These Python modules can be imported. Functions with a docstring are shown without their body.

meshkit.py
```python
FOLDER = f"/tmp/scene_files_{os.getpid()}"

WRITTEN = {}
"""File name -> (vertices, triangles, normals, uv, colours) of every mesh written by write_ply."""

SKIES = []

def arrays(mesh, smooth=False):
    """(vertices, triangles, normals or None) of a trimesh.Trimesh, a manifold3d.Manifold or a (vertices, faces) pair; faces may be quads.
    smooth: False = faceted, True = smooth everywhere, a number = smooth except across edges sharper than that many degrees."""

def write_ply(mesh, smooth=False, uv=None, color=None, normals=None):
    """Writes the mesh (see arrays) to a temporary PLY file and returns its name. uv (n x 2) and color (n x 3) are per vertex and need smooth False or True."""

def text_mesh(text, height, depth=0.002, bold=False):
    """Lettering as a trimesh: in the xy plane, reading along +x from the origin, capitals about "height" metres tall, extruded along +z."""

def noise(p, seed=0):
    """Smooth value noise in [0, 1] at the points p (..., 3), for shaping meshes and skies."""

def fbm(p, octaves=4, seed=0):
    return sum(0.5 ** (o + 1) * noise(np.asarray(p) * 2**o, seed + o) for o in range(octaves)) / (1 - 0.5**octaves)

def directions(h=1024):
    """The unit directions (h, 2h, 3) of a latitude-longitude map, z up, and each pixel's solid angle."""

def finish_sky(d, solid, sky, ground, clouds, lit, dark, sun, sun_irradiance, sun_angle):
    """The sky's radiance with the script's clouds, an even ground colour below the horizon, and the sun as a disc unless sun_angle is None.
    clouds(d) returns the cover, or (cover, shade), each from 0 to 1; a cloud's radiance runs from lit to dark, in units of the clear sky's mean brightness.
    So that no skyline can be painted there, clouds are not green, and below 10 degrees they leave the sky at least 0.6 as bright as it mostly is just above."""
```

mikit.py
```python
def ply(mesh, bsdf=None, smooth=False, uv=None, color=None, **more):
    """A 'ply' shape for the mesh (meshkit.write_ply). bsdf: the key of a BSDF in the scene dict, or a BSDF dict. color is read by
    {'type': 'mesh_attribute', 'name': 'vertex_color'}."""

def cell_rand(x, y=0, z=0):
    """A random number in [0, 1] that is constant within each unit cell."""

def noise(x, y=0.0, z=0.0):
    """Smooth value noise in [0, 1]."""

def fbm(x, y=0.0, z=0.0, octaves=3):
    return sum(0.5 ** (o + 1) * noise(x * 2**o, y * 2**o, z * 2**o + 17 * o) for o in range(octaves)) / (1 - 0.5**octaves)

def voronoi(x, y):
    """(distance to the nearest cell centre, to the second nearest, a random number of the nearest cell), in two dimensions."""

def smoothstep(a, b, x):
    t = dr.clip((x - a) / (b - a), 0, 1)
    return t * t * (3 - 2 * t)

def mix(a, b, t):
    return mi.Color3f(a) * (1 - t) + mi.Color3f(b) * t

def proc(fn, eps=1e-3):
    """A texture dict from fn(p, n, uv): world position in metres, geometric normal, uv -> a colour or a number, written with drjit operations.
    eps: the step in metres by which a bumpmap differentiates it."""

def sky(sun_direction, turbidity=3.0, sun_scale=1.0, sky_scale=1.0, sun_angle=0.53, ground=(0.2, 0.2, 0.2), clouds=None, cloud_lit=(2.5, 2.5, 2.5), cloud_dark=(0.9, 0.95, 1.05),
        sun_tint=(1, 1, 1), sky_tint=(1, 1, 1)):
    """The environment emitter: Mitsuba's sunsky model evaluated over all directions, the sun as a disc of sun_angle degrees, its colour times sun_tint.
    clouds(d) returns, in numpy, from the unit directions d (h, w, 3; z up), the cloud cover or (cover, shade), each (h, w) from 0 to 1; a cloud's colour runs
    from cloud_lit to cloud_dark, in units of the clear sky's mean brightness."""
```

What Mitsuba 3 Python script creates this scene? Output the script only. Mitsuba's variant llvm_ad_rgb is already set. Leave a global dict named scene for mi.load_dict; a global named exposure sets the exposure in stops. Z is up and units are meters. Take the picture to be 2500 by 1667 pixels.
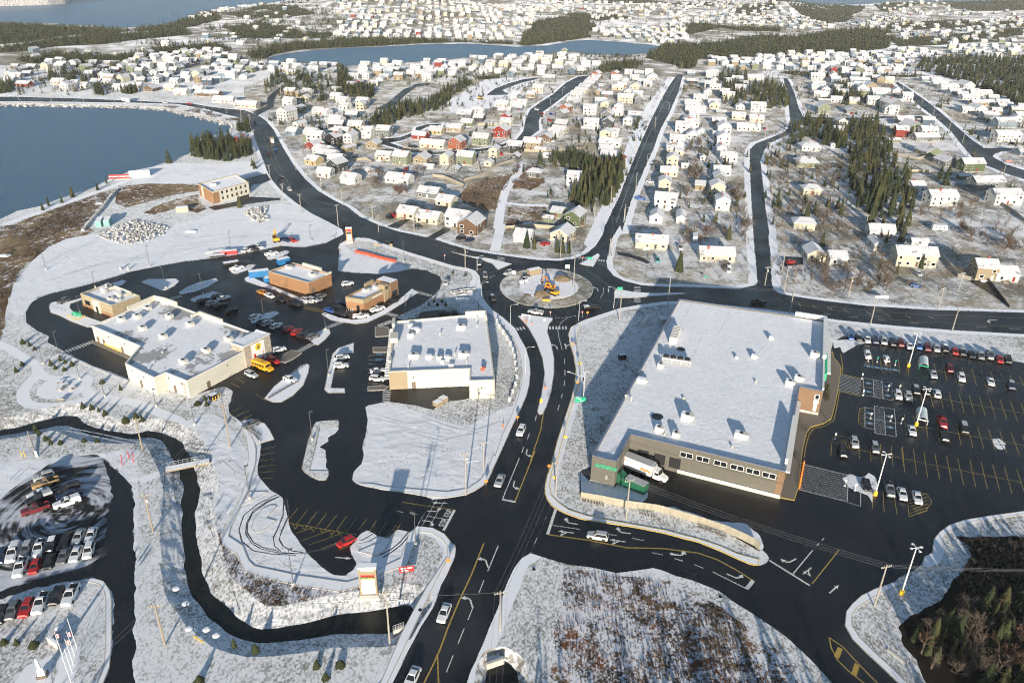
import math, random, numpy as np, trimesh, mitsuba as mi, drjit as dr, mikit, meshkit
from mikit import noise, fbm, voronoi, smoothstep, mix, proc, ply, cell_rand
from shapely.geometry import Polygon, LineString, Point, MultiPolygon, box
from shapely.ops import unary_union
from shapely import affinity
scene, labels = {}, {}
T = mi.ScalarTransform4f
rng = np.random.default_rng(7); random.seed(7)
# ---------------------------------------------------------------- camera, sky, exposure
FPX, PITCH, ROLL, HC = 1850., math.radians(26.5), math.radians(1.0), 112.
fwd = np.array([0, math.cos(PITCH), -math.sin(PITCH)]); _r = np.array([1., 0, 0]); _u = np.cross(_r, fwd)
CR = _r*math.cos(ROLL) + _u*math.sin(ROLL); CU = -_r*math.sin(ROLL) + _u*math.cos(ROLL)
CAM = np.array([0, 0, HC])
scene['camera'] = {'type': 'perspective', 'fov': math.degrees(2*math.atan(1250/FPX)), 'fov_axis': 'x', 'near_clip': 1., 'far_clip': 30000.,
                   'to_world': T().look_at(origin=CAM.tolist(), target=(CAM+fwd).tolist(), up=CU.tolist())}
SUN_EL, SUN_AZ = math.radians(11.0), math.radians(1.0)
scene['sky'] = mikit.sky([-math.sin(SUN_AZ)*math.cos(SUN_EL), -math.cos(SUN_AZ)*math.cos(SUN_EL), math.sin(SUN_EL)], turbidity=2, sun_tint=(1.08, 1.5, 3.2), sky_tint=(1, 1, 1.06))
exposure = 2.6
# ---------------------------------------------------------------- survey: photo points -> places on the ground
OFF = dict(W=(0, 0), A=(0, 0), B=(825, 0), C=(1650, 0), D=(0, 550), E=(825, 550), F=(1650, 550), G=(0, 1100), H=(825, 1100), I=(1650, 1100),
           J=(560, 1000), K=(1150, 600), L=(1350, 950), M=(2000, 780), N=(0, 1100))
SCL = dict(W=2352/2500, J=2350/550, K=2350/550, L=3.92, M=4.704, N=5.2267)
BUMPS = []
def hz(x, y):
    z = np.zeros(np.broadcast(x, y).shape)
    for bx_, by_, sx_, sy_, h_ in BUMPS:
        z = z + h_*np.exp(-((x-bx_)/sx_)**2 - ((y-by_)/sy_)**2)
    return z
def P(v, x, y, z=0.):
    s = SCL.get(v, 2.766); x = OFF[v][0]+x/s; y = OFF[v][1]+y/s
    d = fwd + (x-1250)/FPX*CR - (y-833.5)/FPX*CU
    return (CAM + d*((HC-z)/-d[2]))
def Ph(v, x, y):                       # on the far, hilly ground
    z = 0.
    for _ in range(12):
        q = P(v, x, y, z); z = .5*z + .5*float(hz(q[0], q[1]))
    return np.array([q[0], q[1], float(hz(q[0], q[1]))])
def V(s, z=0.):
    out = []; v = 'W'
    for t in s.split():
        if t.isalpha(): v = t
        else: out.append(P(v, *map(float, t.split(',')), z)[:2])
    return np.array(out)
def poly(s, z=0.):
    p = Polygon(V(s, z) if isinstance(s, str) else s)
    return p if p.is_valid else p.buffer(0)
def big(g): return max(g.geoms, key=lambda q: q.area) if hasattr(g, 'geoms') else g
# ---------------------------------------------------------------- naming
used = {}
def nm(name):
    n = used.get(name, -1)+1; used[name] = n
    return name if n == 0 else f'{name}_{n:03d}'
def tag(k, label=None, cat=None, group=None, kind=None):
    d = {}
    if label: d['label'] = label
    if cat: d['category'] = cat
    if group: d['group'] = group
    if kind: d['kind'] = kind
    labels[k] = d; return k
def put(key, mesh, mat, smooth=False, to=None, **kw):
    key = nm(key); d = ply(mesh, mat, smooth, **kw)
    if to is not None: d['to_world'] = to
    scene[key] = d; return key
# ---------------------------------------------------------------- materials
def rgb(c): return {'type': 'rgb', 'value': [float(x) for x in c]}
def mat(name, c, rough=.6, metal=0., spec=.5, **kw):
    scene[name] = {'type': 'twosided', 'b': {'type': 'principled', 'base_color': c if isinstance(c, dict) else rgb(c), 'roughness': rough, 'metallic': metal, 'specular': spec, **kw}}
    return name
SNOW = (.80, .82, .86)
def f_snow(p, n, uv):
    a = fbm(p.x*.35, p.y*.35, p.z, 3); b = fbm(p.x*2.3+7, p.y*2.3, 0, 2); c = noise(p.x*6, p.y*6+3)
    k = smoothstep(.60, .74, b)*smoothstep(.42, .62, a); e = fbm(p.x*.08+5, p.y*.08, 31., 3)
    return mix(mi.Color3f(.79, .81, .855)*(.80+.22*a+.1*c), (.26, .24, .19), k*(.25+.6*smoothstep(.45, .62, e))*smoothstep(.25, .6, c))
def f_lawn(p, n, uv):
    l = fbm(p.x*.035, p.y*.035, 1.5, 3); m = fbm(p.x*.5, p.y*.5, 9., 3); s = fbm(p.x*3.1, p.y*2.2, 3., 3)
    g = mix((.135, .125, .08), (.085, .09, .07), noise(p.x*.2, p.y*.2, 4.))
    cover = smoothstep(.23, .60, .55*s + .20*m + .34*l - .06)
    return mix(g, (.76, .78, .81), .16+.78*cover)
def f_yard(p, n, uv):
    l = fbm(p.x*.022, p.y*.022, 11.5, 3); m = fbm(p.x*.16, p.y*.16, 19., 3); s = fbm(p.x*.9, p.y*.9, 23., 2)
    g = mix((.23, .19, .115), (.10, .09, .055), smoothstep(.4, .65, noise(p.x*.07, p.y*.07, 14.)))
    return mix(g, (.73, .75, .78), .11+.76*smoothstep(.37, .67, .25*s+.35*m+.40*l))
def f_scrub(p, n, uv):
    l = fbm(p.x*.06, p.y*.06, 5.5, 3); m = fbm(p.x*.5, p.y*.5, 2., 3); s = fbm(p.x*2.6, p.y*2.6, 8., 2)
    g = mix(mix((.15, .10, .06), (.06, .048, .038), smoothstep(.35, .65, noise(p.x*.3, p.y*.3, 6.))), (.20, .07, .03), smoothstep(.62, .75, noise(p.x*.25, p.y*.25, 16.))*.6)
    return mix(g, (.74, .76, .82), .85*smoothstep(.40, .62, .35*s+.35*m+.40*l-.02))
def f_brush(p, n, uv):
    l = fbm(p.x*.03, p.y*.03, 5.5, 3); m = fbm(p.x*.45, p.y*.45, 2., 3)
    s = fbm(p.x*1.6, p.y*1.6, 12., 2); g = mix((.12, .08, .048), (.21, .155, .09), smoothstep(.35, .65, noise(p.x*.08, p.y*.08, 6.)))*(.45+.7*m+.4*s)
    return mix(g, (.74, .76, .82), .7*smoothstep(.53, .66, .35*m+.35*l+.3*s))
def f_asphalt(p, n, uv):
    a = fbm(p.x*.12, p.y*.12, 0, 3); b = fbm(p.x*3, p.y*3, 0, 2)
    return mi.Color3f(.0080, .0086, .0102)*(.55+.7*a+.45*b) + .022*smoothstep(.60, .80, fbm(p.x*.045+9, p.y*.03, 3, 4))
def r_asphalt(p, n, uv): return .30+.28*fbm(p.x*.1, p.y*.1, 6, 2)
def f_slush(p, n, uv):                 # tyre-streaked snow turning round the end of the parking rows
    dx, dy = p.x-CSL[0], p.y-CSL[1]
    r = dr.sqrt(dx*dx+dy*dy*.8); t = dr.atan2(dy, dx)
    s = .38*fbm(r*1.5+2.*fbm(p.x*.1, p.y*.1, 8., 2), t*2.2, 0, 3) + .62*fbm(p.x*.10, p.y*.22, 4., 4)
    return mix((.018, .019, .022), (.60, .63, .70), .88*smoothstep(.40, .62, s))
def f_rocky(p, n, uv):
    d1, d2, w = voronoi(p.x*.8, p.y*.8); s = fbm(p.x*1.3, p.y*1.3, p.z*2, 2)
    return mix(mix((.20, .18, .15), (.42, .40, .36), w), (.78, .80, .84), .8*smoothstep(.42, .62, s))
def f_far(p, n, uv):
    l = fbm(p.x*.006, p.y*.006, 1.5, 3); m = fbm(p.x*.05, p.y*.05, 9., 3)
    return mix(mix((.085, .075, .05), (.17, .145, .10), m), (.74, .76, .80), .10+.72*smoothstep(.38, .66, .5*l+.5*m))
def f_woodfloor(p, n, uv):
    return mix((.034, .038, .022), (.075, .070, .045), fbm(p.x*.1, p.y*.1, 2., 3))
def f_roof(p, n, uv):
    a = fbm(p.x*.12, p.y*.12, 2, 3); b = fbm(p.x*1.6, p.y*1.6, 0, 3)
    return mi.Color3f(.78, .80, .845)*(.80+.24*b+.08*a)
def h_roof(p, n, uv): return fbm(p.x*1.1, p.y*1.1, 0, 3)
def h_lawn(p, n, uv): return fbm(p.x*.5, p.y*.7, 0, 4)*1.4
mat('m_snow', proc(f_snow), .8, spec=.2)
scene['m_snow']['b'] = {'type': 'bumpmap', 'scale': .11, 't': proc(h_lawn, .1), 'b': scene['m_snow']['b']}
mat('m_yard', proc(f_yard), .9, spec=.1); mat('m_lawn', proc(f_lawn), .9, spec=.1); mat('m_scrub', proc(f_scrub), .95, spec=.1); mat('m_brush', proc(f_brush), .95, spec=.1)
mat('m_asphalt', proc(f_asphalt), proc(r_asphalt), spec=.4)
mat('m_slush', proc(f_slush), .7, spec=.2); mat('m_rocky', proc(f_rocky), .9, spec=.2); mat('m_far', proc(f_far), .95, spec=.1)
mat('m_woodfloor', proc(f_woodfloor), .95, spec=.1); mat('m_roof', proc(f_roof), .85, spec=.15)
scene['m_roof']['b'] = {'type': 'bumpmap', 'scale': .09, 't': proc(h_roof, .1), 'b': scene['m_roof']['b']}
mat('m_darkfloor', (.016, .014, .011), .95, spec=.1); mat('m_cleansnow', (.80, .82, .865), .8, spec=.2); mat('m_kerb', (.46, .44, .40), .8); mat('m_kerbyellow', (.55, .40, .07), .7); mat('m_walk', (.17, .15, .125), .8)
mat('m_line', (.62, .62, .60), .7); mat('m_yellow', (.38, .26, .06), .7); mat('m_bluep', (.06, .14, .22), .7); mat('m_faint', (.50, .52, .57), .8, spec=.1); mat('m_track', (.06, .065, .075), .7)
mat('m_creekwater', (.010, .012, .011), .4, spec=.25); mat('m_concrete', (.48, .46, .42), .8)
def h_water(p, n, uv): return fbm(p.x*.5, p.y*.8, 0, 4)
scene['m_water'] = {'type': 'bumpmap', 'scale': .9, 't': proc(h_water, .2), 'b': {'type': 'principled', 'base_color': rgb((.042, .108, .190)), 'roughness': .25, 'specular': .5}}
CSL = P('G', 470, 420)[:2].tolist()
# ---------------------------------------------------------------- mesh helpers
def tri(pg):
    vs, fs, o = [], [], 0
    for g in getattr(pg, 'geoms', [pg]):
        if g.geom_type != 'Polygon' or g.area < .01: continue
        v, f = trimesh.creation.triangulate_polygon(g, engine='earcut'); vs.append(v); fs.append(f+o); o += len(v)
    return np.vstack(vs), np.vstack(fs)
def sheet(pg, z):
    v, f = tri(pg); a = v[f[:, 1]]-v[f[:, 0]]; b = v[f[:, 2]]-v[f[:, 0]]
    f = np.where((a[:, 0]*b[:, 1]-a[:, 1]*b[:, 0] < 0)[:, None], f[:, ::-1], f)
    return trimesh.Trimesh(np.c_[v, np.full(len(v), z)], f, process=False)
def drape(pg, dz, size=40.):
    m = sheet(pg, 0.); v, f = trimesh.remesh.subdivide_to_size(m.vertices, m.faces, size, max_iter=12)
    v = v.copy(); v[:, 2] = hz(v[:, 0], v[:, 1])+dz
    return trimesh.Trimesh(v, f, process=False)
def extr(pg, h, z=0.):
    ms = []
    for g in getattr(pg, 'geoms', [pg]):
        if g.geom_type == 'Polygon' and g.area > .005:
            m = trimesh.creation.extrude_polygon(g, h, engine='earcut'); m.apply_translation([0, 0, z]); ms.append(m)
    return trimesh.util.concatenate(ms)
def cat(ms): return trimesh.util.concatenate(ms)
def bx(x0, x1, y0, y1, z0, z1):
    m = trimesh.creation.box((x1-x0, y1-y0, z1-z0)); m.apply_translation(((x0+x1)/2, (y0+y1)/2, (z0+z1)/2)); return m
def tube(a, b, r, r2=None, n=8):
    a, b = np.asarray(a, float), np.asarray(b, float); d = b-a; L = np.linalg.norm(d); d = d/L
    u = np.cross(d, [0, 0, 1.] if abs(d[2]) < .9 else [1., 0, 0]); u /= np.linalg.norm(u); w = np.cross(d, u)
    t = np.arange(n)*2*np.pi/n; ring = np.cos(t)[:, None]*u+np.sin(t)[:, None]*w; r2 = r if r2 is None else r2
    v = np.vstack([a+ring*r, b+ring*r2, [a], [b]]); i = np.arange(n); j = (i+1) % n
    f = np.vstack([np.c_[i, j, j+n], np.c_[i, j+n, i+n], np.c_[j, i, i*0+2*n], np.c_[i+n, j+n, i*0+2*n+1]])
    return trimesh.Trimesh(v, f, process=False)
def pipe(pts, r, n=6): return cat([tube(pts[i], pts[i+1], r, n=n) for i in range(len(pts)-1)])
def ragged(pg, amp=.35, step=.8, seed=1, freq=.5):
    def ring(r):
        l = LineString(r.coords); L = l.length; k = max(8, int(L/step)); s = np.arange(k)/k*L
        q = np.array([l.interpolate(t).coords[0] for t in s]); d = np.roll(q, -1, 0)-np.roll(q, 1, 0)
        nn = np.c_[d[:, 1], -d[:, 0]]/(np.linalg.norm(d, axis=1, keepdims=True)+1e-9)
        w = meshkit.fbm(np.c_[q*freq, np.full(k, seed*3.3)], 3)-.5
        return q+nn*(w*2*amp)[:, None]
    out = []
    for g in getattr(pg, 'geoms', [pg]):
        out.append(Polygon(ring(g.exterior), [ring(h) for h in g.interiors if Polygon(h).area > 3]).buffer(0))
    return unary_union(out)
def ribbon(pts, w): return LineString(pts).buffer(w/2, cap_style=2, join_style=1, quad_segs=3)
def rot(loc, az=0., s=1.): return T().translate([float(x) for x in loc]).rotate([0, 0, 1], math.degrees(az)).scale(s)
# ================================================================ GROUND
isl_c = P('E', 1408, 417)[:2]
def ell(c, a, b, n=96): t = np.arange(n)*2*np.pi/n; return Polygon(np.c_[c[0]+a*np.cos(t), c[1]+b*np.sin(t)])
_w = [P('E', 1092, 420)[0], P('E', 1722, 420)[0]]; _h = [P('E', 1408, 558)[1], P('E', 1408, 293)[1]]
isl_c = np.array([sum(_w)/2, sum(_h)/2]); IA, IB = (_w[1]-_w[0])/2, (_h[1]-_h[0])/2
ring_out = ell(isl_c, IA+9.0, IB+9.5)
main_road = poly('''A -900,640 -300,648 0,655 100,655 500,665 870,680 1290,700 1420,722 1560,738 1650,745 1720,770 1790,810 1850,880 1890,960 1930,1030 1980,1110 2060,1210 2150,1290 2250,1350 2351,1400
 B 150,1465 300,1530 E 300,5 400,40 640,90 760,130 900,170 1050,195 1200,215 1350,235 1500,240 1600,225 1680,190 1740,140 1790,60 1805,0
 1905,0 1850,90 1830,180 1812,240 1820,290 1860,340 1930,375 2050,405 2200,415 2351,415 F 200,420 420,430 545,402 550,380 650,400 660,432 700,460 800,480 1000,510 1300,545 1700,570 2351,590 2900,612
 2900,765 2351,735 1900,710 1500,680 1100,640 850,600 600,565 300,535 100,510 E 2200,515 2050,535 1900,560 1750,610 1660,640 1600,670 1570,690 1555,730 1565,800 1590,880 1605,960 1600,1060 1570,1180 1530,1300 1490,1420 1450,1560
 H 1440,90 1410,170 1395,240 1395,290 1410,330 1440,370 1300,690 1240,725 1190,790 1140,900 1080,1060 1020,1200 960,1350 900,1480 870,1567 830,1700 290,1700 375,1560 480,1340 560,1190 650,1050 700,900 740,830 790,720 797,640 770,620 720,560 640,520 535,508 640,330 730,322 860,300 930,270 985,235 1020,185 1060,100 1105,0
 E 1150,1420 1200,1310 1235,1240 1270,1160 1290,1090 1300,1000 1295,920 1270,830 1230,760 1200,700 1180,680 1110,620 1040,570 985,500 965,400 957,345 930,310 870,290 780,275 650,235 500,190 350,140 210,90 130,85 60,100 10,130 38,55
 A 2310,1550 2220,1500 2100,1440 2000,1370 1900,1290 1840,1220 1810,1170 1780,1090 1745,1000 1720,930 1690,850 1640,800 1520,775 1400,740 1200,705 900,695 500,690 0,685 -300,682 -900,676''')
main_road = unary_union([main_road, ring_out])
east_lot = poly('''H 1440,370 1450,380 1520,420 1640,465 1800,490 2000,520 2200,560 2351,600 I 150,620 300,680 420,735 500,770 560,778 610,760 632,725 605,685 575,665
 L 1975,1550 1650,1365 1370,1275 1000,1165 690,1125 450,1078 265,1045 258,1040 262,780 700,600 F 1000,1200 1040,880 1060,790 1130,748 1500,790 2000,865 2300,920 2351,930 3000,1010 I 3000,340 2351,410 2100,445 1950,470 1850,500 1780,550 1740,600 1730,690 1680,710 1660,770 1620,800 1560,830 1500,860 1480,890 1440,905
 1340,940 1250,985 1190,1040 1150,1090 1140,1180 1190,1270 1290,1370 1400,1470 1500,1567 1620,1690 1180,1690 1050,1560 950,1450 850,1350 750,1260 640,1180 520,1100 390,1020 300,950 200,910 100,870 0,845 H 2200,810 2130,790 2000,810 1880,825 1700,785 1560,770 1440,735 1300,690''')
west_lot = poly('''E 38,55 10,130 0,310 100,320 280,330 400,315 500,292 600,305 690,345 700,380 690,430 640,480 560,540 460,590 400,620 430,640 535,625 560,585 700,570 860,600 900,800 1000,1000 1058,1160 890,1165 860,1175 740,1190 640,1245 540,1220 340,1190 200,1215 185,1230 200,1310 190,1400 175,1530
 J 1430,250 1400,330 1390,400 1400,480 1380,560 1300,640 1285,720 H 105,205 130,230 200,245 330,268 480,290 600,310 640,330 535,508 490,548 400,530 345,590 270,575 200,535 150,560 110,615 80,650 90,700 130,760 100,805 60,830 G 2351,840 2300,845 2250,835 2190,800
 J 880,1567 820,1500 760,1420 700,1330 640,1250 600,1100 560,920 540,900 450,850 360,770 300,690 295,600 320,470 330,370 350,140 240,90 120,120 20,40 D 1600,1310 1545,1260 1540,1215 1560,1190 1570,1115 1520,1085 1290,1150 900,1030 870,1040 780,1000 620,945 450,860 330,795 325,790 330,750 250,710 180,660 175,620 175,590 205,530 260,490 330,465 430,440 560,410 700,370 880,315 1000,290 1100,270 1250,245 1500,215 1700,180 1900,140 2050,150 2200,120 2320,60''')
streets = [poly(s) for s in (
 'E 1805,0 B 1830,1470 1900,1330 1960,1170 2010,1050 2060,930 2120,800 2180,680 2230,590 2290,505 2330,505 2300,620 2240,760 2180,870 2130,1010 2070,1140 2010,1280 1960,1420 1920,1567 E 1905,0 1850,70',
 'F 550,380 545,300 530,150 520,0 C 510,1350 500,1150 500,1010 540,970 620,940 720,900 780,850 770,790 760,700 745,600 725,530 750,530 770,560 800,630 830,730 860,790 1050,796 1250,796 1400,786 1730,786 1730,800 1400,802 1250,812 1050,810 855,812 845,835 780,900 650,960 600,1010 570,1090 580,1170 595,1300 605,1400 630,1567 F 625,80 640,200 645,330 650,400',
 'C 1480,560 1560,640 1650,720 1770,810 1860,890 1930,980 2000,1060 2100,1120 2250,1180 2351,1210 2800,1350 2800,1260 2351,1150 2230,1110 2140,1060 2150,1040 2200,1025 2351,1010 2351,1000 2080,1000 1980,930 1890,850 1800,770 1700,690 1600,620 1500,555',
 'B 1205,945 1250,890 1270,800 1300,740 1370,690 1450,640 1540,560 1620,520 1700,510 1690,518 1640,570 1540,640 1450,710 1380,760 1355,820 1360,880 1290,930 1130,985 1000,1018 850,1038 650,1043 480,1028 300,975 250,955 280,940 420,928 520,890 530,860 600,842 700,836 695,845 600,858 560,880 540,905 430,950 350,965 490,1012 650,1026 850,1020 1000,1002 1110,975',
 'B 1005,640 1060,600 1150,565 1260,535 1360,525 1350,535 1240,560 1160,590 1110,610 1130,625 1155,630 1140,642 1010,645',
 'B 250,735 330,700 400,640 450,600 490,590 520,570 620,560 620,575 530,590 460,640 400,700 330,740 290,745',
 'A 1700,755 1800,720 1805,660 1850,620 1910,575 1930,580 1870,640 1850,690 1850,722 1740,782',
 'A 1600,1225 1800,1172 1830,1215 1770,1240 1700,1250 1680,1330 1890,1338 1900,1350 1700,1375 1450,1420 1400,1400 1600,1360')]
drives = [poly(s) for s in ('E 600,82 720,15 770,30 650,95', 'B 330,1530 460,1470 500,1480 400,1545', 'F 735,210 860,215 860,265 720,280', 'F 1970,372 2120,370 2220,520 2275,562 2150,480',
          'E 1880,180 1960,190 2060,220 2110,250 2090,262 2000,225 1890,200')]
lane = poly('''G 720,480 760,300 720,150 700,60 800,140 880,230 905,330 900,480 905,740 915,850 900,1070 920,1130 895,1270 920,1380 880,1430 910,1567 915,1700 690,1700 700,1567 745,1500 760,1300 760,1000 735,920 690,870 600,855 400,890 200,935 0,1000 -300,1060 -300,990 0,940 300,860 600,770 720,700''')
slush = poly('G -300,500 0,330 130,220 240,150 330,90 480,40 640,30 720,60 800,140 880,230 905,330 900,480 905,740 800,900 690,870 600,855 400,890 200,935 0,1000 -300,1060')
# water
creek = ragged(poly('''D -400,1440 0,1385 100,1370 250,1330 400,1295 480,1290 520,1300 560,1340 640,1370 780,1400 900,1410 1000,1390 1090,1405 1170,1440 1230,1490 1280,1567 G 1300,80 1320,160 1335,240 1325,340 1315,440 1315,560 1335,680 1350,780 1380,880 1430,970 1510,1050 1600,1130 1680,1180 1760,1200 1880,1195 2020,1170 2180,1135 2351,1110
 H 200,1100 330,1080 470,1055 488,1062 493,1100 488,1130 440,1185 380,1212 330,1222 150,1230 0,1235 G 2200,1245 2060,1265 1900,1280 1740,1285 1640,1270 1560,1240 1500,1190 1440,1140 1370,1060 1310,980 1280,900 1260,800 1250,680 1235,560 1225,480 1235,380 1245,260 1215,140 1185,60 1160,0
 D 1140,1500 1090,1450 1020,1425 920,1435 780,1435 640,1420 540,1385 470,1350 380,1350 300,1370 130,1400 0,1415 -400,1470''', -1.3), .75, .9, seed=77, freq=.22)
culvert_pool = poly('H 1000,1567 1010,1490 1045,1430 1110,1415 1170,1450 1200,1500 1215,1600 1100,1660 1000,1640', -1.3)
pond = poly('''A -1200,1900 -400,1640 0,1490 100,1440 250,1410 380,1360 500,1320 620,1280 740,1215 870,1170 1020,1140 1130,1100 1200,1075 1270,1050 1290,1000 1310,960 1400,935 1480,915 1540,900 1570,870 1560,852 1480,830 1350,795 1250,775 1120,745 1000,735 800,730 500,722 200,717 0,714 -400,712 -1200,716''', -1.5)
lake = poly('''A 1790,400 1850,380 1960,360 2100,345 2351,325 B 0,325 250,320 600,302 900,298 1200,318 1400,312 1600,278 1700,272 1900,285 2100,305 2180,315 2160,345 2100,360 1950,375 1700,368 1600,350 1400,362 1250,378 1000,392 850,392 700,412 500,420 250,438 60,448 A 2280,452 2150,432 1960,425 1880,418''')
sea = poly('''A -1500,140 -600,150 0,165 300,158 600,165 780,182 900,190 1000,185 1100,160 1250,120 1400,82 1600,55 1750,45 1790,15 1900,8 2300,0 2500,-60 2000,-150 0,-200 -3000,-180''')
sea2 = poly('C 720,-10 800,8 870,30 960,36 1080,42 1200,40 1300,28 1450,5 1480,-20 1300,-90 700,-90')
waters = unary_union([creek, culvert_pool, pond])
bank_w = {id(creek): 4.6, id(culvert_pool): 2.0, id(pond): 2.2}
holes = unary_union([g.buffer(bank_w[id(g)]) for g in (creek, culvert_pool, pond)])
NEAR = box(-900, -60, 1100, 900)
holes = holes.difference(unary_union([main_road.buffer(.6)]))
put('ground', sheet(NEAR.difference(holes), 0.), 'm_lawn'); tag('ground', 'snow-dusted grass ground round the roads and buildings', kind='structure')
def water_body(name, pg, depth, matw, matb, label):
    top = pg.buffer(bank_w[id(pg)]).intersection(holes); ring = top.difference(pg)
    v, f = tri(ring); a = v[f[:, 1]]-v[f[:, 0]]; b = v[f[:, 2]]-v[f[:, 0]]; f = np.where((a[:, 0]*b[:, 1]-a[:, 1]*b[:, 0] < 0)[:, None], f[:, ::-1], f)
    v3, f = trimesh.remesh.subdivide_to_size(np.c_[v, np.zeros(len(v))], f, 1.7 if 'pond' not in name else 6., max_iter=16); v = v3[:, :2]
    e = LineString(pg.exterior.coords); d = np.clip(np.array([e.distance(Point(q)) for q in v])/bank_w[id(pg)], 0, 1)
    z = -(depth+.12)*(1-d)+.7*(meshkit.fbm(np.c_[v*.45, np.zeros(len(v))], 3)-.5)*np.clip(d*(1-d)*4, 0, 1)
    put(name+'_bank', trimesh.Trimesh(np.c_[v, z], f, process=True), matb, smooth=True); tag(name+'_bank', 'snowy rough bank sloping down to the '+label, kind='structure')
    put(name, sheet(pg.buffer(.3), -depth), matw); tag(name, label, kind='structure')
water_body('creek', creek, 1.3, 'm_creekwater', 'm_lawn', 'dark narrow creek winding past the plaza')
water_body('culvert_pool', culvert_pool, 1.3, 'm_creekwater', 'm_rocky', 'dark culvert pool beside the road')
water_body('pond', pond, 1.5, 'm_water', 'm_rocky', 'blue pond on the left')
# pavings, none overlapping another
taken = Polygon()
def pave(name, pg, label, m='m_asphalt', z=.02, rag=.0, seed=1):
    global taken
    pg = pg.buffer(0)
    if rag: pg = ragged(pg, rag, seed=seed)
    pg = pg.difference(taken); taken = unary_union([taken, pg.buffer(.01)])
    k = put(name, sheet(pg, z), m); tag(k, label, kind='structure'); return pg
pave('main_road', main_road, 'wet black asphalt main road with roundabout', rag=.12)
for i, s in enumerate(streets): pave('side_street', s, ['straight uphill street beyond the roundabout', 'curving side street at centre right', 'wide street at far right', 'residential crescent street', 'empty crescent on the snowy lot', 'curving street behind the spruce row', 'lane joining the main road by the pond', 'driveway of the old tan office building'][i], rag=.35, seed=i)
east_lot_p = pave('east_car_park', east_lot, 'black asphalt store car park and driveway', rag=.1)
west_lot_p = pave('west_car_park', west_lot, 'black asphalt plaza car park', rag=.35, seed=5)
for d in drives: pave('driveway', d, 'dark asphalt house driveway', rag=.3)
lane_p = pave('lot_lane', lane, 'dark asphalt lane of the staff car park at lower left', rag=.8, seed=3)
pave('staff_car_park', slush, 'tyre-streaked slushy staff car park at lower left', 'm_slush', rag=.8, seed=4)
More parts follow.
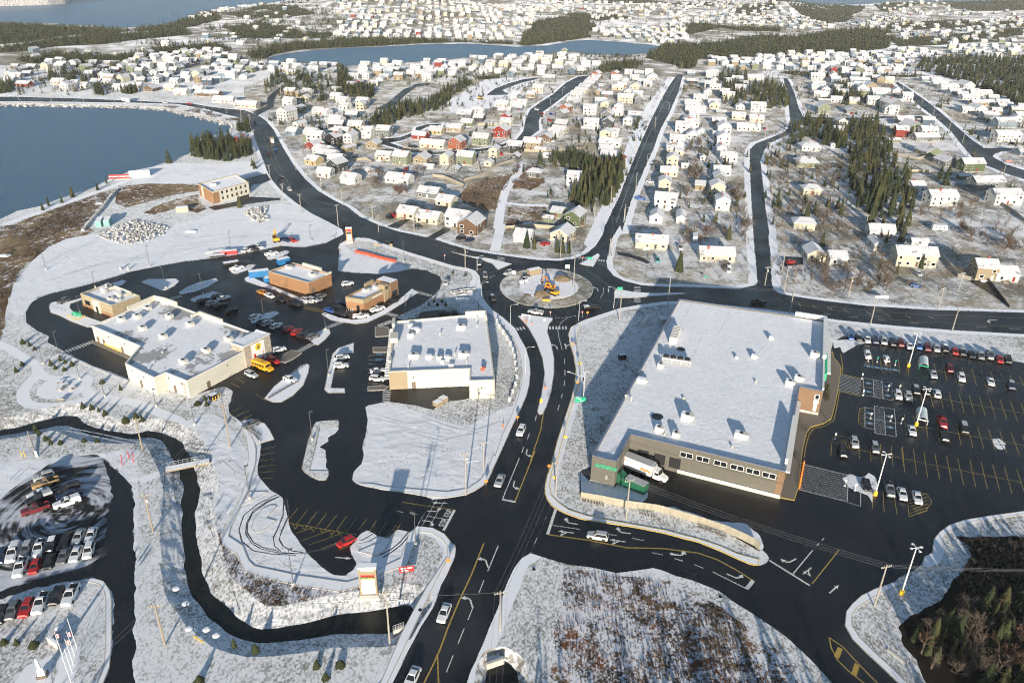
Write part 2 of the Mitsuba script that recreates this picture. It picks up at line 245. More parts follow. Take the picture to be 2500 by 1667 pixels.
# snow lying smooth on fields and pavement
fields = {
 'snow_field': '''D 2290,35 2200,110 2050,142 1900,132 1700,170 1500,205 1250,236 1000,282 880,306 700,360 560,400 430,430 330,455 250,480 195,525 160,600 100,625 60,560 90,400 230,230 330,150 450,90 640,60 A 800,1545 1130,1567 1200,1500 1350,1480 1500,1420 1900,1375 2050,1400 2180,1480 2290,1545''',
 'pond_lot': 'A 880,1240 1000,1130 1200,1100 1500,1110 1680,1090 1790,1160 1650,1195 1480,1225 1300,1238',
 'vacant_lot': '''E 190,1228 330,1200 560,1260 640,1290 760,1330 900,1350 1000,1290 1130,1230 1180,1220 1150,1310 1060,1500 H 1050,20 1010,130 960,200 880,255 740,280 560,265 330,245 200,240 120,205 J 1290,700 1310,600 1385,560 1410,480 1400,400 1415,330 1440,250''',
 'new_lot': 'B 730,690 800,650 900,590 1000,535 1150,525 1360,528 1250,600 1150,690 1000,740 760,755',
 'building_plot': 'E 40,135 20,170 0,300 100,318 280,328 400,312 480,292 380,258 120,195',
 'creek_snow': 'D 1230,1330 1400,1270 1480,1290 1600,1420 1690,1560 G 1690,60 1640,270 1540,440 1500,540 1440,440 1390,420 1365,480 1350,240 1330,80 1310,20 D 1300,1470 1260,1420',
 'snowy_yard': 'L 268,1040 265,790 360,890 585,945 650,850 900,890 910,960 900,1040 840,1100 750,1095 690,1120 450,1074',
 'snowy_apron': 'L 990,1150 1130,1122 1330,1180 1450,1230 1600,1260 1850,1290 1960,1380 2020,1500 1985,1540 1940,1490 1650,1360 1370,1270',
 'island_snow': 'J 945,188 1142,170 1140,210 1100,250 1030,290 1030,330 980,360 940,390 1000,420 1010,500 1010,600 1032,640 838,640 892,420',
 'snowy_corner': 'F 1060,780 1150,770 1300,790 1220,810 1130,865 1110,820 1070,830',
 'snow_patch': 'I 1130,190 1180,160 1250,180 1300,150 1350,180 1370,240 1330,300 1330,360 1300,300 1210,270 1160,250',
 'melting_patch': 'M 1990,1370 2060,1360 2140,1430 2140,1490 2060,1490 2000,1430',
 'plaza_snow': '''J 330,370 320,480 290,620 310,700 370,780 450,850 540,900 560,930 600,1100 640,1250 700,1330 760,1430 830,1520 G 2190,800 2260,840 2351,845 H 60,835 100,805 130,760 95,700 80,650 110,615 160,560 210,530 270,575 345,590 400,530 490,548 530,515 480,560 450,650 420,730 290,790 140,865 0,905 G 2351,890 2000,840 1720,780 1680,740 1640,640 1545,580 1560,520 1620,400 1680,270 1735,90 J 200,700 260,560 260,400 275,365''',
 'lot_snow': 'G -300,560 -300,100 50,80 300,55 700,10 900,-10 935,0 930,400 922,1567 900,1567 860,1000 900,480 905,330 880,230 800,140 720,60 640,30 480,40 330,90 240,150 130,220 0,330',
}
for i, (k, s) in enumerate(fields.items()):
    g = ragged(poly(s), .6 if 'lot' in k or 'apron' in k or 'patch' in k else .25, seed=11+i)
    zz = .028 if k in ('island_snow', 'snowy_yard', 'snowy_apron', 'snowy_corner', 'snow_patch', 'melting_patch') else .012
    if zz < .02: g = g.difference(taken).difference(holes)
    put('snow_cover', sheet(g, zz), 'm_snow'); 
for k in [k for k in scene if k.startswith('snow_cover')]: tag(k, 'smooth white snow lying on open ground', kind='structure')
wild = {'brush': ('''D -500,0 0,0 560,0 640,40 560,70 440,95 320,150 230,230 140,300 90,400 60,500 35,600 25,700 0,790 -500,900 A -500,1760 0,1550 250,1452 450,1382 700,1295 800,1272 720,1340 640,1440 560,1560''', 'm_brush'),
 'brush_': ('A 800,1260 1000,1240 1250,1245 1370,1255 1340,1290 1150,1320 980,1370 850,1400 770,1370 790,1310', 'm_brush'),
 'brush__': ('A 960,1440 1100,1370 1340,1310 1350,1360 1400,1410 1330,1440 1200,1400 1050,1450', 'm_brush'),
 'scrub': ('H 1540,790 1700,805 1900,840 2351,905 I 100,935 250,1015 380,1105 500,1210 650,1320 780,1430 900,1580 960,1690 H 1430,1690 1450,1250 1500,1100 1530,950', 'm_scrub'),
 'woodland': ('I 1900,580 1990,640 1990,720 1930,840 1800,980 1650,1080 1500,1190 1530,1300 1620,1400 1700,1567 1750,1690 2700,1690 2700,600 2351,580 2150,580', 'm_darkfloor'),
 'rough_bank': ('G 1380,450 1450,430 1500,560 1510,640 1600,720 1640,820 1760,860 2000,915 2300,960 H 0,960 150,925 300,1040 0,1060 G 2200,1090 1900,1120 1700,1080 1560,960 1450,800 1390,620', 'm_scrub'),
 'house_brush': ('B 810,1330 880,1250 1000,1210 1180,1180 1110,1290 1070,1420 960,1430 850,1370', 'm_brush'),
 'house_brush_': ('B 1180,1280 1200,1190 1330,1130 1400,1230 1300,1290 1240,1270', 'm_brush'),
 'house_brush__': ('B 1130,1560 1150,1400 1400,1390 1410,1480 1260,1500 1200,1560', 'm_brush'),
 }
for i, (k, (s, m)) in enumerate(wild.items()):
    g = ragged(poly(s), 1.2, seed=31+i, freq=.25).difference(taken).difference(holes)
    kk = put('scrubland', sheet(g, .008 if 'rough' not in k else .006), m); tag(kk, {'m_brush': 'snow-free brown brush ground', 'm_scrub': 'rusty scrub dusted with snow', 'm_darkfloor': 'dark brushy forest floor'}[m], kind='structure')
yards = poly('W 640,325 700,468 800,508 900,550 1060,585 1200,608 1390,598 1410,650 1560,668 2000,690 2352,715 3000,760 3000,170 2352,170 1000,135 640,170 560,200 560,245 620,255').intersection(NEAR)
yards = yards.difference(taken).difference(unary_union([poly(s) for s in fields.values()]+[poly(s) for s, m in wild.values()]))
put('yards', sheet(yards, .005), 'm_yard'); tag('yards', 'patchy snow and tan grass of the residential gardens', kind='structure')
verge = unary_union([poly('''B 2290,505 2180,690 2010,1050 1900,1330 1790,1567 E 1740,100 1690,160 1660,120 B 1740,1480 1850,1250 1960,960 2080,720 2250,500'''), streets[0].buffer(3.2), streets[1].buffer(3.4), streets[2].buffer(3.6), streets[3].buffer(2.6)]+[LineString(main_road.exterior.coords).buffer(2.6)])
verge = ragged(verge.difference(taken), .5, 1.2, seed=91).difference(taken).difference(holes).intersection(NEAR)
put('snow_verge', sheet(verge, .0095), 'm_cleansnow'); tag('snow_verge', 'white snow strips along the edges of the streets', kind='structure')
# raised islands and pavements
def raised(name, pg, m, h=.14, kerb=.2, label=None, mk='m_kerb', bed=None):
    k = nm(name); pg = big(pg.buffer(0)); inner = pg.buffer(-kerb) if kerb else pg
    if kerb: put(k+'__kerb', extr(pg.difference(inner), h+.02), mk)
    put(k+'__top', extr(inner, h), m); tag(k, label or 'raised kerbed island', kind='structure'); return k
raised('roundabout_island', ell(isl_c, IA, IB), 'm_yard', label='round grassy centre island of the roundabout')
k = put('roundabout_island__centre', extr(ell(isl_c+np.array([1.0, .6]), IA*.63, IB*.63), .22), 'm_snow')
isles = [('E 1215,615 1270,605 1450,628 1450,640 1425,670 1415,720 1440,800 1460,900 1460,1000 1440,1130 1410,1220 1385,1275 1360,1280 1345,1260 1365,1180 1385,1080 1395,1000 1380,900 1340,790 1290,700 1250,650', 'm_cleansnow'),
 ('E 765,180 900,210 1020,225 1175,262 1080,302 1040,260 960,230 850,205', 'm_cleansnow'), ('E 1630,262 1690,230 1755,190 1770,205 1725,280 1660,270', 'm_cleansnow'),
 ('E 1880,430 1985,450 2130,460 2330,455 2351,465 2150,478 1980,490 1870,490 1865,460', 'm_cleansnow'),
 ('D 330,545 345,525 375,517 450,520 560,490 565,500 480,530 470,555 490,580 560,610 690,655 640,690 590,690 480,650 400,610 340,590', 'm_cleansnow'),
 ('D 950,385 1000,365 1190,362 1210,380 1180,410 1120,440 1080,440 1000,405', 'm_snow'), ('D 1205,455 1260,420 1330,390 1460,358 1475,375 1400,420 1320,450 1220,470', 'm_snow'),
 ('D 1285,500 1330,480 1440,447 1470,455 1500,465 1420,490 1320,520 1290,515', 'm_snow'), ('D 1560,315 1620,290 1700,262 1727,270 1700,295 1600,328 1570,325', 'm_snow'),
 ('D 1800,215 1830,200 1930,172 1955,178 1940,200 1830,235 1805,230', 'm_snow'), ('D 760,390 830,370 855,380 820,410 770,415', 'm_snow'),
 ('D 1690,650 1710,620 1790,595 1860,580 1890,595 1830,630 1750,655 1700,665', 'm_snow'), ('D 2085,765 2130,730 2190,700 2225,705 2233,730 2200,770 2150,810 2120,805', 'm_snow'),
 ('D 1895,910 1915,875 1965,845 2030,850 2040,865 1990,900 1930,930 1900,925', 'm_walk'), ('D 1785,1170 1850,1090 1950,1010 2030,950 2070,935 2090,945 2085,990 2050,1080 1980,1150 1900,1195 1840,1195', 'm_cleansnow'),
 ('D 2285,830 2391,795 2388,862 2300,870 2265,950 2235,1100 2330,1103 2330,1130 2215,1132 2190,1110 2215,990 2245,870', 'm_snow'),
 ('J 900,135 960,120 1130,112 1145,130 1140,165 960,185 940,190 890,420 835,640 1035,640 1035,690 1010,730 940,740 850,700 780,650 755,610 780,500 820,330 870,190', 'm_lawn'),
 ('J 170,200 340,135 370,145 420,210 470,310 275,365', 'm_cleansnow'), ('J 225,1240 260,1130 340,1040 420,1000 480,995 490,1020 390,1130 490,1160 480,1180 350,1270 270,1285', 'm_snow'),
 ('J 1340,1480 1550,1390 1600,1335 1670,1345 1685,1360 1640,1450 1560,1520 1510,1525', 'm_snow'), ('J 200,860 390,855 395,870 250,950 130,1000', 'm_snow'),
 ('D 1650,360 1680,345 1720,360 1810,400 2050,500 2100,490 2160,480 2180,505 2120,525 2050,530 2000,500 1850,440 1720,400 1660,380', 'm_cleansnow'),
 ('D 2170,600 2195,590 2290,625 2380,640 E 180,632 300,578 420,498 490,438 502,430 542,455 430,532 320,602 200,657 120,667 0,650 D 2230,640', 'm_cleansnow'),
 ('E 250,690 340,685 345,750 250,755', 'm_walk'), ('E 235,825 350,820 345,860 235,860', 'm_walk'), ('E 200,1090 310,1082 345,1090 310,1115 200,1118', 'm_walk')]
for s, m in isles: raised('traffic_island', poly(s), m, label='kerbed island with snow on top')
tag('traffic_island', 'long curved splitter island covered in snow south of the roundabout', kind='structure')
walks = [('''E 780,285 870,300 925,330 940,370 925,430 920,500 960,545 1050,620 1120,690 1180,760 1215,830 1235,900 1245,1000 1240,1070 1210,1180 1165,1300 1100,1440 1060,1560 H 1050,20 1010,130 960,200 880,255 740,280 560,265 330,245 230,225 150,222
   200,243 330,266 480,288 600,308 730,320 860,298 930,268 985,233 1020,183 1060,98 1105,0 E 1150,1420 1200,1310 1235,1240 1270,1160 1290,1090 1300,1000 1295,920 1270,830 1230,760 1200,700 1180,680 1110,620 1040,570 985,500 965,400 957,345 930,310 870,288''', 'm_cleansnow', 'm_kerb'),
 ('''E 1640,680 1620,720 1615,800 1640,900 1640,1000 1625,1080 1570,1250 1530,1400 1490,1560 H 1460,90 1440,170 1430,240 1440,300 1490,350 1560,400 1680,440 1830,470 2000,500 2200,535 2351,575 I 150,595 300,645 420,698 560,735 555,776 500,768 420,733 300,678 150,618 H 2351,598 2200,558 2000,518 1800,488 1640,463 1520,418 1450,378 1410,328 1397,290 1397,240 1412,170 1442,90
   E 1452,1560 1492,1420 1532,1300 1572,1180 1602,1060 1607,960 1592,880 1567,800 1557,730 1572,690 1600,672''', 'm_cleansnow', 'm_kerbyellow'),
 ('''H 535,510 640,522 720,562 768,622 786,660 740,740 700,810 640,930 560,1100 470,1290 375,1490 300,1640 220,1640 290,1560 430,1230 520,1060 600,920 680,800 735,720 740,650 700,600 630,560 560,548 500,680 470,770 300,830 150,920 0,955
   G 2300,955 2000,910 1750,850 1650,815 1600,700 1500,640 1490,590 1540,500 1620,330 1680,150 J 140,700 200,520 190,400 170,280 90,160 0,85 D 1450,1270 1440,1250 1600,1330 J 0,40 120,130 240,260 280,420 275,560 215,760 G 1680,270 1620,400 1560,520 1545,580 1640,640 1680,740 1720,780 2000,840 2351,890 H 0,905 140,865 290,790 420,730 450,650 480,560''', 'm_cleansnow', 'm_kerb'),
 ('D 255,935 330,905 390,868 440,868 620,950 870,1048 860,1062 620,965 440,885 395,888 270,955', 'm_cleansnow', 'm_kerb'),
 ('''F 1060,850 1065,890 1095,925 1118,960 1112,1000 1095,1120 1070,1240 1050,1310 1000,1340 910,1365 885,1400 865,1480 850,1567 I 830,250 800,338 710,320 690,312 745,150 775,0 F 775,1567 830,1250 960,1250 1010,1000 1040,860''', 'm_walk', 'm_kerbyellow'),
 ('I 1150,1085 1190,1035 1250,980 1340,935 1440,900 1480,885 1520,900 1440,940 1340,990 1230,1060 1190,1110 1190,1180 1240,1260 1340,1360 1450,1460 1560,1567 1690,1690 1615,1690 1500,1567 1400,1470 1290,1370 1190,1270 1140,1180', 'm_cleansnow', 'm_kerb'),
 ('I 1740,600 1780,550 1850,500 1950,468 2100,443 2351,408 3000,338 3000,365 2351,435 2100,470 1960,495 1880,525 1820,570 1800,620 1820,690 1790,760 1700,800 1660,772 1680,712 1730,692', 'm_cleansnow', 'm_kerb'),
 ('E 38,55 12,128 60,100 130,85 210,90 350,140 500,190 650,235 780,275 870,290 880,302 770,292 640,252 490,207 340,158 205,108 140,104 80,118 30,150 0,160', 'm_cleansnow', 'm_kerb'),
 ('G 565,868 640,864 700,882 738,935 755,1000 755,1300 742,1460 700,1567 640,1700 660,1567 700,1450 712,1300 712,1000 700,945 670,905 620,890 570,890', 'm_cleansnow', 'm_kerb')]
wl = ['snowy sidewalk west of the south road', 'snowy sidewalk with yellow kerb east of the south road', 'snow-covered sidewalk edging the plaza', 'snow-covered walk behind the plaza car park', 'bare brown walk with yellow kerb along the store', 'snowy kerbside strip at the lower right driveway', 'snowy kerbside strip beyond the store car park', 'snowy kerb strip along the main road', 'snowy kerb strip of the flag lawn']
for (s, m, mk), lb in zip(walks, wl):
    raised('sidewalk', poly(s), m, .13, .16, lb, mk)
trails = [('D -60,780 60,830 120,870 215,925 250,950 255,990 300,1025 420,1040 500,1060 575,1100 620,1160', 3.0), ('D 255,1005 190,1070 155,1120 158,1180 200,1212 300,1222 420,1210 530,1190 620,1165 700,1168 800,1180 900,1195 1000,1230 1090,1270 1190,1310 1300,1400', 3.2),
          ('A -300,1660 0,1530 100,1490 250,1440 330,1405 450,1370 600,1315 720,1275 820,1235 1000,1180', 3.2), ('E 1060,175 1080,90 1100,0 B 1080,1540 1100,1400 1130,1290 1180,1210 1230,1160 1215,1100', 4.5), ('B 1130,1370 1250,1385 1420,1390', 4.), ('G 940,205 1060,160 1160,125', 2.4)]
tr = unary_union([ribbon(V(s), w) for s, w in trails]+[ell(P('D', 440, 1085)[:2], 7.2, 7.5)]).difference(taken).difference(holes)
put('footpath', sheet(tr, .016), 'm_cleansnow'); tag('footpath', 'snow-covered footpaths winding through the grass', kind='structure')
bed = poly('G 0,1115 130,1100 300,1060 470,1010 530,895 570,890 620,890 670,905 700,945 712,1000 712,1300 700,1450 660,1567 620,1690 -400,1690 -400,1190')
put('flag_lawn', sheet(bed, .02), 'm_lawn'); tag('flag_lawn', 'snow-dusted lawn with flagpoles at lower left', kind='structure')
# far country: hills, lake, sea
BUMPS += [(-330, 1950, 300, 260, 36.), (-900, 1250, 260, 120, 10), (*P('C', 745, 80)[:2], 130, 170, 27.), (*P('C', 1750, 60)[:2], 420, 160, 16.), (*P('C', 2500, 60)[:2], 300, 200, 24.), (-150, 2700, 400, 200, 20), (*P('B', 1800, 60)[:2], 260, 160, 12.)]
gx = np.r_[np.arange(-3200, 3801, 50.)]; gy = np.r_[np.arange(900, 3401, 40.)]
X, Y = np.meshgrid(gx, gy); nx = len(gx)
seas = unary_union([sea, sea2]); 
from shapely import contains_xy, distance, points
in_sea = contains_xy(seas, X, Y); dsea = distance(seas, points(X, Y))
Z = hz(X, Y)*np.clip((Y-900)/200, 0, 1)*np.clip(dsea/120, 0, 1); Z = np.where(in_sea, -3., Z)
_h0 = hz
from scipy.interpolate import RegularGridInterpolator
_gi = RegularGridInterpolator((gy, gx), Z, bounds_error=False, fill_value=0.)
def hz(x, y):
    x, y = np.broadcast_arrays(np.asarray(x, float), np.asarray(y, float))
    return np.maximum(_gi(np.stack([y, x], -1)), 0.)
i, j = np.meshgrid(np.arange(len(gy)-1), np.arange(nx-1), indexing='ij'); q = (i*nx+j).ravel()
far_f = np.vstack([np.c_[q, q+1, q+nx+1], np.c_[q, q+nx+1, q+nx]])
put('hills', trimesh.Trimesh(np.c_[X.ravel(), Y.ravel(), Z.ravel()], far_f, process=False), 'm_far', smooth=True); tag('hills', 'distant snow-dusted hills', kind='structure')
side = [sheet(box(-3200, -400, -900, 900), 0.), sheet(box(1100, -400, 3800, 900), 0.), sheet(box(-900, -400, 1100, -60), 0.)]
put('outskirts', cat(side), 'm_far'); tag('outskirts', 'snow-dusted land beyond the pond and houses', kind='structure')
put('sea', sheet(box(-14000, 1200, 14000, 16000).difference(box(-3200, 1200, 3800, 1201)), -.4), 'm_water'); tag('sea', 'blue open sea at the top of the picture', kind='structure')
put('lake', drape(lake, .25, 200), 'm_water'); tag('lake', 'blue lake behind the nearer houses', kind='structure')
# ================================================================ LARGE BUILDINGS
def f_worn(p, n, uv):
    a = fbm(p.x*.09+3, p.y*.09, 2, 3); b = fbm(p.x*1.1, p.y*1.1, 0, 3)
    return mix(mi.Color3f(.78, .80, .845)*(.85+.2*b), (.33, .34, .35), smoothstep(.52, .56, .75*a+.25*b))
mat('m_roofworn', proc(f_worn), .85, spec=.15)
def f_brick(p, n, uv):
    row = dr.floor(p.z/.2); u = (p.x*.7+p.y*.7)/.6+.5*(row-2*dr.floor(row/2)); w = cell_rand(u, row, 3)
    return mix((.24, .125, .06), (.34, .19, .10), .25+.6*w)
def f_stone(p, n, uv):
    d1, d2, w = voronoi((p.x+p.y)*1.9, p.z*3.0)
    return mix((.15, .13, .11), mix((.30, .26, .20), (.52, .47, .40), w), smoothstep(.02, .1, d2-d1))
def f_tanblock(p, n, uv):
    row = dr.floor(p.z/.4); w = cell_rand((p.x*.7+p.y*.7)/.9+.5*(row-2*dr.floor(row/2)), row, 3)
    return mix((.29, .24, .155), (.37, .31, .205), w)
def f_panel(p, n, uv): return mi.Color3f(.56, .545, .47)*(.93+.12*fbm(p.x*.3, p.y*.3, p.z*.8, 3))
def f_grey(p, n, uv): return mi.Color3f(.125, .119, .098)*(.92+.14*fbm(p.x*.25, p.y*.25, p.z*.9, 3))
mat('m_brick', proc(f_brick), .85); mat('m_stone', proc(f_stone), .85); mat('m_tanblock', proc(f_tanblock), .85); mat('m_panel', proc(f_panel), .8); mat('m_greywall', proc(f_grey), .7)
for n_, c_, r_ in (('white', (.74, .74, .72), .5), ('cream', (.54, .52, .44), .7), ('tanwall', (.31, .25, .16), .7), ('brownpanel', (.20, .125, .075), .7), ('darkglass', (.015, .018, .022), .12), ('doorbrown', (.16, .12, .09), .6),
                   ('metal', (.42, .43, .44), .45), ('unit', (.56, .55, .50), .6), ('black', (.02, .02, .022), .5), ('bluegrey', (.16, .20, .30), .6), ('greensign', (.02, .42, .20), .5), ('signteal', (.01, .36, .20), .5), ('dkgreen', (.012, .11, .055), .5),
                   ('red', (.50, .03, .03), .4), ('orange', (.80, .22, .03), .5), ('yellow', (.78, .50, .03), .5), ('wood', (.30, .25, .18), .9), ('greywood', (.34, .31, .27), .9), ('fencewood', (.37, .34, .26), .85), ('galv', (.50, .51, .52), .5),
                   ('teal', (.20, .38, .38), .5), ('blue', (.02, .16, .38), .5), ('brick_red', (.33, .09, .05), .8), ('busyellow', (.75, .38, .02), .4), ('pole', (.10, .10, .105), .5), ('lampwhite', (.72, .73, .74), .4), ('wire', (.18, .18, .19), .6), ('dirt', (.17, .13, .085), .95), ('steel', (.60, .61, .62), .3)):
    mat('c_'+n_, c_, r_)
def wall_frame(a, b):
    a, b = np.asarray(a, float), np.asarray(b, float); L = np.linalg.norm(b-a); d = (b-a)/L; return a, d, np.array([d[1], -d[0]]), L
def on_wall(a, b, u0, u1, z0, z1, d0=-.05, d1=.06):          # a block set on the outer face of the wall a->b (outside to the right)
    a, d, o, L = wall_frame(a, b); m = bx(u0, u1, 0, d1-d0, z0, z1); v = m.vertices.copy()
    w = a+v[:, :1]*d+(v[:, 1:2]+d0)*o; m.vertices = np.c_[w, v[:, 2]]
    m.invert() if np.cross(d, o) < 0 else None
    return m
def along(a, b, v, x, y, z):                                  # metres along the wall a->b of the photo point at height z
    a, d, o, L = wall_frame(a, b); return float((P(v, x, y, z)[:2]-a)@d)
def shell(name, pts, h, wm, rm='m_roof', par=.55, cop='c_white', th=.3, cat_=None, label=None):
    k = nm(name); pg = Polygon(pts); pg = pg if pg.exterior.is_ccw else Polygon(pts[::-1]); ins = pg.buffer(-th, join_style=2)
    put(k+'__wall', extr(pg.difference(ins), h-.01), wm)
    put(k+'__coping', extr(pg.buffer(.06, join_style=2).difference(pg.buffer(-th-.06, join_style=2)), .14, h-.01), cop)
    put(k+'__roof', extr(ins.buffer(.02, join_style=2), .25, h-par-.25), rm)
    tag(k, label, cat_); return k
def unit_on(k, v, x, y, z, sx=2.0, sy=1.6, h=1.2, az=0., m='c_unit', fan=True, name='rooftop_unit'):
    c = P(v, x, y, z); kk = k+'__'+name
    parts = [bx(-sx/2, sx/2, -sy/2, sy/2, .2, h), bx(-sx/2+.15, sx/2-.15, -sy/2+.15, sy/2-.15, 0, .2), bx(-sx/2-.04, sx/2+.04, -sy/2-.04, sy/2+.04, h-.12, h)]
    if h > .9: parts.append(bx(sx/2, sx/2+.45, -sy*.35, sy*.35, .45, h-.2))
    key = put(kk, cat(parts), m, to=rot((c[0], c[1], z), az))
    if fan: put(key+'__fan', tube((0, 0, h), (0, 0, h+.07), min(sx, sy)*.3, n=12), 'c_black', to=rot((c[0], c[1], z), az))
    put(key+'__snow_cap', bx(-sx/2-.02, -sx*.12 if fan else sx/2, -sy/2-.02, sy/2+.02, h+.002, h+.05), 'm_cleansnow', to=rot((c[0], c[1], z), az))
    return key
def vent_on(k, v, x, y, z, h=.9, r=.16):
    c = P(v, x, y, z); m = cat([tube((0, 0, 0), (0, 0, h), r), tube((0, 0, h-.15), (0, 0, h+.05), r*1.7, r*1.2), tube((0, 0, 0), (0, 0, .05), r*2.6)])
    put(k+'__roof_vent', m, 'c_unit', to=rot((c[0], c[1], z)))
# -------- the store
SB = np.array([(19.5, 149.1), (25.0, 146.9), (29.9, 158.5), (63.8, 144.0), (80.3, 184.0), (86.2, 181.7), (103.8, 229.1), (58.2, 244.4)]); SBH = 7.8; az_s = math.atan2(-14.5, 33.9)
st = shell('supermarket', SB, SBH, 'm_greywall', 'm_roof', .5, 'c_bluegrey', cat_='supermarket', label='huge grey supermarket with a wide flat snowy roof and green lettering')
a, b = SB[2], SB[3]; La = np.linalg.norm(b-a)
put(st+'__foundation', on_wall(a, b, 12.5, La, 0, .95, -.05, .14), 'c_cream'); put(st+'__foundation', on_wall(SB[0], SB[1], -.1, 5.9, 0, .8, -.05, .12), 'c_cream')
put(st+'__corner_panel', cat([on_wall(a, b, La-1.5, La+.05, .95, SBH-.3, -.05, .1)]), 'c_brownpanel')
rail = [on_wall(a, b, 12.5+i*4, 12.62+i*4, .7, 1.15, .14, .3) for i in range(6)]+[on_wall(a, b, 12.5, La-.2, 1.0, 1.16, .22, .34)]
put(st+'__guard_rail', cat(rail), 'c_white')
for x in (1272, 1428, 1598, 1758, 1910, 2065):
    u = along(a, b, 'L', x, 640+(x-1272)*.255, 5.8)
    w = put(st+'__window', cat([on_wall(a, b, u-1.55, u+1.55, 4.95, 6.45, -.05, .06)]), 'c_white')
    for s in (-1, 1): put(w+'__pane', on_wall(a, b, u+s*.76-.68, u+s*.76+.68, 5.1, 6.3, 0, .075), 'c_darkglass')
for u in (2.2, 6.4, 10.2):
    put(st+'__dock_door', on_wall(a, b, u, u+2.8, 1.1, 4.1, -.05, .05), 'c_black')
put(st+'__side_panel', on_wall(SB[0], SB[1], 3.6, 4.15, 2.0, 3.2, 0, .05), 'c_greywood')
def lettering(key, text, h, a, b, u, z, m, d=.12, bold=True, shear=0., depth=.08):
    t = meshkit.text_mesh(text, h, depth, bold); v = t.vertices.copy(); v[:, 0] += v[:, 1]*shear
    a, dd, o, L = wall_frame(a, b); W = v[:, 0].max()
    w = a+(v[:, :1]+u)*dd+(v[:, 2:3]+d)*o; t = trimesh.Trimesh(np.c_[w, v[:, 1]+z], t.faces, process=False); return put(key, t, m)
lettering(st+'__lettering', 'sobeys', 1.15, SB[0], SB[1], .75, 5.1, 'c_greensign', .06, True, .3)
put(st+'__letter_backing', on_wall(SB[0], SB[1], .55, 5.3, 4.62, 6.45, 0, .03), 'm_greywall')
# front of the store: parapets, vestibule, canopy
e0, e1 = SB[3], SB[4]; Le = np.linalg.norm(e1-e0); ed = (e1-e0)/Le; f0, f1 = SB[5], SB[6]; Lf = np.linalg.norm(f1-f0)
put(st+'__front_parapet', on_wall(e0, e1, 3, 24, SBH+.14, SBH+1.6, -.5, .1), 'c_white')
put(st+'__front_parapet', on_wall(f0, f1, 20, Lf-.2, SBH+.14, SBH+1.5, -.6, .4), 'c_white'); put(st+'__front_parapet', on_wall(f0, f1, Lf-.9, Lf, SBH+.14, SBH+1.5, -9.5, -.6), 'c_white'); put(st+'__front_parapet', on_wall(f0, f1, .4, 19, SBH+.14, SBH+.6, -.4, .1), 'c_white')
va, vb = SB[4], SB[5]; ves = put(st+'__entrance_end', on_wall(va, vb, .05, 6.3, 0, SBH-.3, 0, .1), 'c_brownpanel')
w = put(ves+'__window', on_wall(va, vb, 4.4, 5.7, 3.6, 6.4, .1, .16), 'c_white'); put(w+'__pane', on_wall(va, vb, 4.6, 5.5, 5.0, 6.2, .12, .2), 'c_darkglass'); put(ves+'__sign', on_wall(va, vb, 4.6, 5.5, 1.2, 4.9, .17, .2), 'c_white')
put(ves+'__base', on_wall(va, vb, .1, 6.3, 0, .8, .1, .18), 'c_cream')
put(st+'__canopy', on_wall(f0, f1, 18, 42, 4.2, 4.7, 0, 2.4), 'c_white'); put(st+'__canopy', on_wall(e0, e1, 6, 42, 3.6, 4.0, 0, 1.2), 'c_white')
put(st+'__shop_front', on_wall(e0, e1, 8, 42, .5, 3.2, 0, .08), 'c_darkglass')
put(st+'__sign_band', on_wall(f0, f1, 12, 26, 4.9, 7.2, 0, 1.0), 'c_greensign')
for v, x, y, sx, sy, h in (('F', 640, 772, 1.2, 1.0, 1.2), ('F', 528, 895, 1.6, 1.2, 1.1), ('F', 410, 900, .8, .8, .8), ('F', 765, 1078, 2.2, 1.6, 1.6), ('F', 826, 1048, 2.2, 1.6, 1.6), ('F', 932, 888, 2.2, 1.6, 1.7), ('F', 72, 1312, 2.8, 1.9, 1.9), ('F', 437, 1432, 3.0, 1.6, 1.5),
                         ('E', 2050, 1058, 2.6, 1.6, 1.2), ('E', 2165, 1392, 1.8, 1.5, 1.6), ('E', 2278, 1425, 1.5, 1.4, 1.4), ('E', 2175, 962, 1.4, 1.3, 1.5)):
    unit_on(st, v, x, y, SBH-.5, sx, sy, h, az_s, 'c_unit', h > 1.3)
for v, x, y in (('E', 1942, 1170), ('E', 1980, 1182), ('L', 1068, 440), ('F', 380, 1500), ('F', 540, 1060), ('L', 1250, 95)): vent_on(st, v, x, y, SBH-.5, 1.2 if v == 'E' else .5, .22)
put(st+'__roof_drain', cat([tube(np.r_[P('L', 1000, 262, SBH-.5)[:2], SBH-.49], np.r_[P('L', 1000, 262, SBH-.5)[:2], SBH-.42], 1.5, n=20)]), 'c_black')
for s_ in ('105,530 70,600 25,670', '365,570 330,650 280,745', '280,750 400,775 550,805', '180,735 140,830 90,930', '25,705 100,715 180,725', '620,790 580,830 540,880', '500,720 560,800', '440,1280 560,1300 760,1290', '100,1480 260,1440 400,1450'):
    l_ = LineString(V('F '+s_, SBH-.5)); put(st+'__footprint_trail', cat([tube((*l_.interpolate(t_).coords[0], SBH-.5), (*l_.interpolate(t_).coords[0], SBH-.492), .17, n=6) for t_ in np.arange(0, l_.length, .9)]), 'c_greywood')
    labels[[k_ for k_ in scene if k_.startswith(st+'__footprint_trail')][-1]] = {'kind': 'stuff'}
lu = P('K', 2125, 965, SBH-.5); azl = math.atan2(*( (P('K', 2150, 872, SBH-.5)-P('K', 2088, 1045, SBH-.5))[[1, 0]]))
